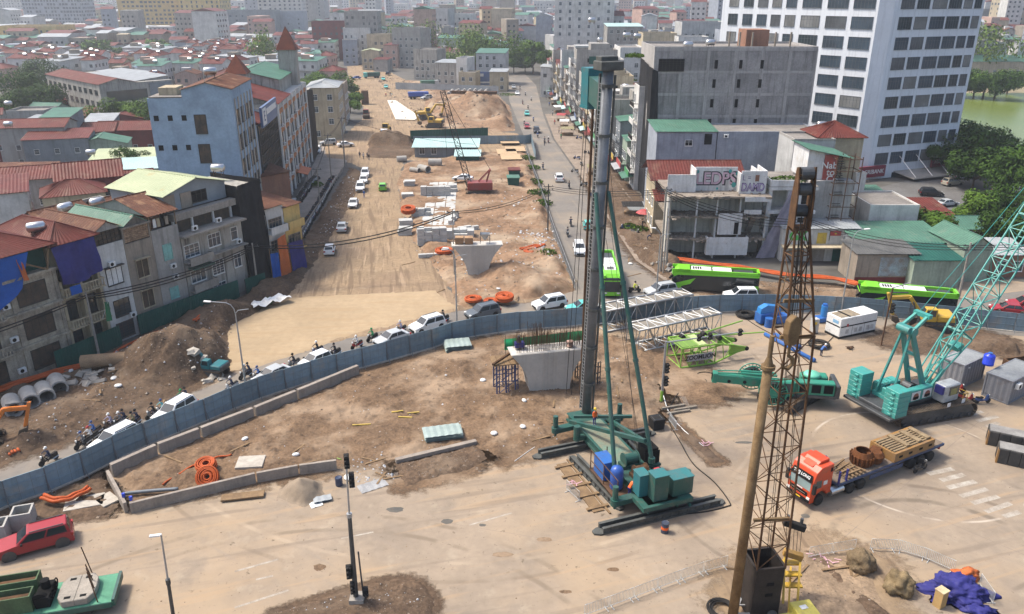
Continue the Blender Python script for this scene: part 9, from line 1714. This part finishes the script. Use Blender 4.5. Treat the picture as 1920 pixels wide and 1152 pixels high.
# parked rows in the alley and by the stalls
pk=random.Random(12);L0=resample(PX((548,500),(560,455),(578,420),(600,385),(618,350),(628,335)),.75);L1=resample(PX((512,480),(515,455),(520,430),(528,405)),.8);L2=resample(PX((520,470),(525,445),(532,425)),.8);L3=resample(PX((560,380),(580,350),(595,335)),.8)
for row in (L0,L1,L2,L3):
 for p in row:motorbike('motorbike parked in the dense rows along the alley wall',(p.x+pk.uniform(-.1,.1),p.y+pk.uniform(-.1,.1),.03),pk.uniform(-.3,.3)+R(70),pk.choice(('black','black','blue','red','grey','white')),'motorbikes parked in the alley')
for u,v in ((1082,300),(1090,312),(1078,325),(1086,262),(1100,290),(1095,350),(1110,372),(1190,440),(1172,432),(1075,245),(1066,232)):x,y=G(u,v);motorbike('motorbike parked on the right pavement among the stalls',(x,y,.14),pk.uniform(0,6),pk.choice(('black','blue','red','grey')),'motorbikes parked on the right pavement')
motorbike('dark motorbike parked beside the rear wheels of the flatbed truck',(mb_pt.x,mb_pt.y,.02),R(120),'black',None);x,y=G(1808,752);motorbike('red motorbike parked in front of the grey containers',(x,y,.02),R(60),'red',None);x,y=G(1790,735);motorbike('second red motorbike behind the first by the containers',(x,y,.02),R(70),'red',None);x,y=G(1840,757);motorbike('blue motorbike with a pale cover by the containers',(x,y,.02),R(100),'blue',None)
x,y=G(683,372);person('man in blue shirt standing beside the white cars on the dirt road',(x,y,.1),1,'stand',SH['blue'],SH['lilac'],SH['black'])
for i,(u,v,s) in enumerate(((675,298,'navy'),(682,300,'white'),(689,299,'navy'),(692,302,'black'))):x,y=G(u,v);person(f'person in {s} in the group at the foot of the dug bank, {("leftmost","second","third","rightmost")[i]}',(x,y,.15),i,'stand',SH[s],SH['grey'],SH['tan'],'people by the dug bank')
for i,(u,v,s) in enumerate(((724,184,'red'),(732,183,'navy'),(735,184,'teal'))):x,y=G(u,v);person(f'person in {s} standing by the white concrete strip',(x,y,.35),i,'stand',SH[s],SH['navy'],M_YELHAT,'people by the concrete strip')
for i,(u,v,s) in enumerate(((1021,275,'black'),(1215,455,'navy'),(1040,235,'red'),(1036,218,'white'),(1048,250,'tan'),(1030,200,'blue'),(1024,188,'grey'),(1052,262,'green'),(1204,430,'black'),(1019,178,'white'))):x,y=G(u,v);person(f'pedestrian in {s} on the right pavement, {("by the black SUV","bending by the poles","at the first stall","behind the first stall","by a stall awning","further up","far up the street","near the shop awning","beside the red parasol","topmost")[i]}',(x,y,.14),i*1.3,'bend' if i==1 else 'stand',SH[s],SH['navy'],SH['black'],'pedestrians on the right street')
x,y=G(1436,597);person('worker in white shirt beside the blue power pack',(x,y,0),.5,'stand',SH['white'],SH['tan'],M_HIVIS);x,y=G(1540,668);person('worker in grey blue crouching on the yard by the cable coil',(x,y,0),2,'bend',SH['blue'],SH['navy'],M_WHITEP);x,y=G(352,700);person('worker with a red and white pole by the mini excavator',(x,y,.3),.3,'stand',SH['teal'],SH['tan'],M_WHITEP)
# market stalls on the pavement
for i,(u,v,w_,m) in enumerate(((1052,228,3,M_SIGN[1]),(1058,240,3,M_WHITEP),(1064,255,4,SH['khaki']),(1046,212,3,M_WHITEP),(1040,198,3,SH['tan']),(1085,238,4,M_WHITEP),(1094,250,4,SH['tan']),(1034,186,3,M_SIGN[4]),(1112,330,3,SH['khaki']),(1185,405,4,M_BLACK))):
 x,y=G(u,v);o=thing('market_stall',f'market stall with {("a red","a white","an olive","a second white","a tan","a wide white","a wide tan","a blue","a low olive","a black")[i]} awning on the right pavement','stall',(x,y,.14),pk.uniform(-.4,.4),'stalls on the right pavement');s=MB();corr(s,(-w_/2,-1.2,2.0),(w_/2,-1.2,2.0),(w_/2,1.2,2.4),(-w_/2,1.2,2.4),.5,.04);s.build('awning',m,o,fixn=False);[MB().bar((a*w_*.45,b_*1.0,0),(a*w_*.45,b_*1.0,2.15),.06).build('pole',M_GALV,o) for a in (-1,1) for b_ in (-1,1)];MB().box(-w_*.4,w_*.4,-.5,.5,0,.8).build('table',M_WOOD,o)
# ---------------------------------------------------------------- work vehicles far up the road
def roller(label,u,v,rz,m):
 x,y=G(u,v);t=thing('road_roller',label,'road roller',(x,y,.1),rz,'machines on the far road');MB().cyl((1.9,-1.05,.8),.8,2.1,20,'y').build('drum',M_STEEL if m is M_YEL else M_TRACK,t);b=MB();b.box(.9,1.1,-1.2,1.2,.6,1.0);b.box(1.0,2.8,-1.25,-1.1,.7,.95);b.box(1.0,2.8,1.1,1.25,.7,.95);b.build('yoke',m,t);MB().box(-2.4,-.3,-.95,.95,.9,1.9).build('engine_cover',m,t,bevel=.1);c=MB().box(-.3,.9,-.9,.9,.9,2.9).build('cab',m,t,bevel=.05);MB().box(.905,.93,-.8,.8,1.7,2.75).build('window',M_GLASS,c);MB().box(-.2,.8,-.93,-.905,1.7,2.75).build('window',M_GLASS,c);[wheel(t,-1.5,s*.9,.8,.5) for s in (-1,1)];return t
roller('road roller with a tan drum at the near end of the dirt stretch',724,250,R(-95),M_YEL);roller('dark red tractor working on the far dirt road',687,222,R(-80),M_REDP);roller('old yellow roller parked by the brown stack',672,186,R(-90),M_YEL)
for lb,u,v,a,cm,bm_c in (('teal tipper truck far up the dirt road',697,147,R(200),CP['teal'],M_DKGRN),('blue tipper truck parked before the far hoarding',785,186,R(10),CP['blue'],CP['blue']),('grey green tank truck by the far pipes',806,163,R(20),CP['silver'],M_GRNTIN)):
 x,y=G(u,v);t=thing('tipper_truck',lb,'truck',(x,y,.1),a,'trucks on the far road');c=MB().box(2.2,4.0,-1.2,1.2,.6,2.7).build('cab',cm,t,bevel=.12);MB().box(4.005,4.03,-1.1,1.1,1.6,2.5).build('windscreen',M_CARGL,c);MB().prism([(-4,1.1),(2.0,1.1),(2.1,2.7),(-4.2,2.7)],-1.25,1.25,'y').build('tipper_body',bm_c,t);MB().box(-4,2.4,-.5,.5,.6,1.0).build('chassis',M_DKSTEEL,t);[wheel(t,xx,s*1.05,.5,.35) for xx in (-3,-1.7,3) for s in (-1,1)]
x,y=G(685,196);o=thing('formwork_stack','tall dark brown stack of formwork panels beside the far dirt road','stack',(x,y,.1),.1);[MB().box(-1.3+i*.02,1.3,-1.5,1.5,i*.5,i*.5+.46).build('panel',M_RUST,o) for i in range(10)]
for i,(u,v,lb) in enumerate(((890,213,'rusty steel beams stacked on the far sand, upper'),(905,205,'rusty steel beams stacked on the far sand, lower'))):x,y=G(u,v);o=thing('beam_stack',lb,'steel beams',(x,y,gz_at(x,y)-.1),R(-8),'beam stacks');[MB().box(-8,8,-1.2+j*.8,-.6+j*.8,k*.5,k*.5+.42).build('beam',M_RUST,o) for j in range(3) for k in range(2)]
# ---------------------------------------------------------------- lamps, signals, poles and wires
def street_lamp(label,u,v,top_v,arm_u,two=True,m=None):
 x,y=G(u,v);h=HZ(u,top_v,y);t=thing('street_lamp',label,'street lamp',(x,y,0),0,'street lamps');p=MB();p.tube([(0,0,0),(0,0,h-1.4)],[.11,.07],8)
 s=1 if arm_u>0 else-1;dx=XY(u+arm_u,v,y)-XY(u,v,y);pts=[(0,0,h-1.4),(.08*s,0,h-.8),(.35*s,0,h-.35),(.8*s,0,h-.12),(dx,0,h)];p.tube(pts,.05,6);
 if two:p.tube([(0,0,h-1.3),(-.3*s,0,h-.95),(-1.4*s,0,h-.8)],.04,6)
 p.cyl((0,0,0),.2,.5,10);p.build('pole',m or M_GALV,t,smooth=False);hdm=MB();hdm.cbox((dx+.3*s,0,h+.02),(.75,.3,.12),0,0,-.1*s);hdm.build('lamp_head',M_WHITEP,t,bevel=.03)
 return t
street_lamp('street lamp with a curved arm before the graded dirt',463,742,566,-42);street_lamp('street lamp by the second pier, its arm curving left',857,618,466,-12);street_lamp('street lamp in front of the bus and the wreck',1230,560,428,-10);street_lamp('street lamp before the painted wall house',1576,590,430,18)
x,y=G(331,1195);t=thing('street_lamp','thin grey lamp post leaning in from the bottom edge at left','street lamp',(x,y,0));zt=HZ(302,1003,y);dx=XY(302,1003,y)-x;p=MB();p.tube([(0,0,0),(dx*.55,0,zt*.55)],[.13,.11],10);p.build('lower_pole',M_DKSTEEL,t);p=MB();p.tube([(dx*.55,0,zt*.55),(dx,0,zt)],[.07,.055],8);p.build('upper_pole',M_GALV,t);MB().cbox((dx-.4,.05,zt-.1),(.7,.2,.1),.2).build('lamp_head',M_WHITEP,t);MB().cyl((dx*.55,0,zt*.55-.15),.15,.4,10).build('collar',M_DKSTEEL,t)
def signal_head(parent,c,n=3,rz=0,s=1.0):
 b=MB();b.M=Matrix.Translation(c) @ Matrix.Rotation(rz,4,'Z');b.box(-.2*s,.2*s,-.12,.14,0,.42*n*s);o=b.build('signal_head',M_BLACK,parent,bevel=.03)
 for i in range(n):
  q=MB();q.M=b.M;q.cyl((0,-.16,.21*s+.42*s*i),.15*s,.04,12,'y');q.build('lens',mat('lens_dark',(.03,.03,.03),None,.3,1,bump=0,fine=0),o);q=MB();q.M=b.M;q.prism([(-.17*s,.23*s+.42*s*i),(-.17*s,.36*s+.42*s*i),(0,.42*s+.42*s*i),(.17*s,.36*s+.42*s*i),(.17*s,.23*s+.42*s*i)],-.34,-.12,'y');q.build('visor',M_BLACK,o)
x,y=G(668,1128);t=thing('traffic_signal','tall traffic signal mast with heads at its top and foot, at the bottom centre','traffic light',(x,y,0));zt=HZ(655,965,y);dx=XY(655,965,y)-x;ux=XY(648,852,y)-x;uz=HZ(648,852,y);p=MB();p.tube([(0,0,0),(dx,0,zt)],[.19,.14],10);p.build('lower_pole',M_DKSTEEL,t);p=MB();p.tube([(dx,0,zt),(ux,0,uz)],[.07,.06],8);p.cyl((dx,0,zt-.2),.19,.3,10);p.build('upper_pole',M_GALV,t);MB().cbox((.1,0,.25),(1.0,1.0,.5)).build('base',M_CONC,t)
for (c,n,s) in (((ux+.05,-.1,uz-1.0),3,.85),((ux+.22,.1,uz-2.6),3,.9),((-.28,-.2,2.2),3,.9),((-.12,-.2,.9),3,.8),((.75,-.1,.6),2,.9)):signal_head(t,c,n,.2,s)
MB().tube([(.55,0,.1),(.45,0,4.3)],.06,8).build('side_pole',M_DKSTEEL,t)
x,y=G(1240,752);t=thing('traffic_signal','traffic signal post with a horizontal arm over the lime boom section','traffic light',(x,y,0));zt=HZ(1244,640,y);p=MB();p.tube([(0,0,0),(0,0,zt)],[.14,.12],10);p.build('pole',M_GALV,t);ax_=XY(1395,622,y+1.5)-x;az=HZ(1395,622,y+1.5);p=MB();p.tube([(0,0,zt-.15),(ax_,1.5,az)],[.09,.06],8);p.build('arm',M_GALV,t);MB().tube([(0,0,.0),(0,0,1.2)],.16,10).build('yellow_wrap',M_LIME,t)
for k in range(2):signal_head(t,(.3,-.1,1.8+k*1.5),3,.3,.9)
for f in (.42,.56,.95):signal_head(t,V((0,0,zt-.5)).lerp(V((ax_,1.5,az-.4)),f),2,.2,.9)
x,y=G(1652,648);t=thing('traffic_signal','dark traffic signal post beside the yellow excavator','traffic light',(x,y,0));zt=HZ(1660,540,y);MB().tube([(0,0,0),(.1,0,zt)],.1,8).build('pole',M_TANKLEG,t);signal_head(t,(.45,-.1,zt-3.2),3,.2,1.0);MB().tube([(.1,0,zt),(2.4,.5,zt+.5)],.06,6).build('arm',M_GALV,t)
def pole(label,u,v,top_v,r=.16,arms=1,m=None,z=0):
 x,y=G(u,v,z);h=HZ(u,top_v,y);t=thing('utility_pole',label,'utility pole',(x,y,z),0,'utility poles');MB().tube([(0,0,-.3),(0,0,h-z)],[r,r*.65],8).build('pole',m or M_CONC,t);b=MB()
 for k in range(arms):b.bar((-.9,0,h-z-.5-k*.6),(.9,0,h-z-.5-k*.6),.1);b.cyl((-.7,0,h-z-.45-k*.6),.06,.2,6);b.cyl((.7,0,h-z-.45-k*.6),.06,.2,6)
 if arms:b.build('crossarm',M_DKSTEEL,t)
 return V((x,y,h-.4))
w1_=pole('utility pole in front of the cream house',186,668,548);w2_=pole('utility pole by the black netted building',484,545,456);w3_=pole('slim pole in the middle of the block stacks',852,520,392,.1);w4_=pole('utility pole at the mouth of the alley by the parked bikes',539,475,402);w5_=pole('utility pole further up the alley',601,392,313,.14);w6_=pole('tall pole at the corner of the dug bank',647,312,218,.2);w7_=pole('dark pole on the street fence by the ropes',1027,435,345,.14,2,M_DKSTEEL);w8_=pole('concrete pole at the right edge behind the buses',1797,560,455,.2,2);w9_=pole('tall concrete pole in the cluster before the wreck, left',1238,512,350,.2,2);w10_=pole('tall concrete pole in the cluster before the wreck, right',1248,508,372,.2,1);pole('thin pole in the pole cluster before the wreck',1243,515,390,.12,0);w11_=pole('utility pole on the left pavement of the alley',622,342,250,.14)
def wire(label,a,b,sag,r=.03,n=1,dz=.25):
 t=thing('overhead_cable',label,'cable',a,0,'overhead cables');
 for k in range(n):q=MB();q.tube([a.lerp(b,f/14)-a+V((0,0,-sag*4*(f/14)*(1-f/14)*(1+.15*k)-dz*k)) for f in range(15)],r,4,cap=False);q.build('cable',M_BLACK,t)
wire('thick cable running along the old house fronts',V((-60,62,8.5)),w1_,.6,.07,2);wire('thick cable between the cream house pole and the netted building',w1_,w2_,.8,.07,3);wire('heavy cable sagging across the dirt road to the stack pole',w2_,w3_,1.6,.08,2);wire('cable from the stack pole towards the street',w3_,w7_,1.0,.05,2);wire('cable along the alley from the netted building',w2_,w4_,.3,.05,2);wire('cable along the alley bikes',w4_,w5_,.5,.05,3);wire('cable further up the alley',w5_,w11_,.5,.05,2);wire('cable crossing from the alley to the bank pole',w11_,w6_,.6,.05,2);wire('bundle of cables before the wrecked house',w9_,V((46,117,7.5)),1.2,.05,4,.3);wire('bundle of cables from the pole cluster up the street',w9_,V((24,165,11)),1.0,.04,3,.3);wire('cables crossing the right street',w7_,w9_,.6,.04,3,.3);wire('cables from the painted wall to the right pole',V((46,117,7.5)),w8_,1.0,.05,3,.3);wire('cables from the right pole to the right edge',w8_,V((85,106,9)),.6,.05,3,.3);wire('cable low across the work strip in front of the shed',w6_,V((-9,190,6)),1.2,.04,1);wire('cables along the shop fronts of the right street',V((24,165,9)),V((17,300,9)),1.5,.05,3,.4)
x,y=G(1560,545);o=thing('boom_hanger','teal pulley beam hanging on ropes beside the teal boom','pulley',(63,84,8.2),.3);b=MB();b.bar((-1.4,0,.2),(1.4,0,-.2),.5,.35);[b.cyl((-1.1+i*.7,-.35,.1-i*.1),.3,.7,10,'y') for i in range(4)];b.build('beam',M_TEAL,o,bevel=.03);q=MB();[rope(q,[(-1+i*.7,0,.2),(3.2+i*.2,2,10)],.025) for i in range(4)];q.build('rope',M_ROPE,o)
x,y=G(1580,655);o=thing('scrap_heap','small heap of tangled scrap on the yard before the generator','scrap',(x+.8,y,0));b=MB();[b.cbox((rnd.uniform(-.4,.4),rnd.uniform(-.25,.25),rnd.uniform(.05,.35)),(rnd.uniform(.2,.6),.1,.1),rnd.uniform(0,3),rnd.uniform(0,1)) for _ in range(14)];q=b.build('scrap',M_TANKLEG,o);q['kind']='stuff'
x,y=G(1230,802);o=thing('dark_bin','black cubic bin standing by the dirt edge behind the rig','bin',(x,y,.05),.3);MB().prism([(-.55,0),(.55,0),(.65,1.1),(-.65,1.1)],-.6,.6,'y').build('body',M_BLACK,o);MB().torus((0,0,1.1),.6,.05,4,4,Matrix.Rotation(.785,4,'Z')).build('rim',M_DKSTEEL,o)
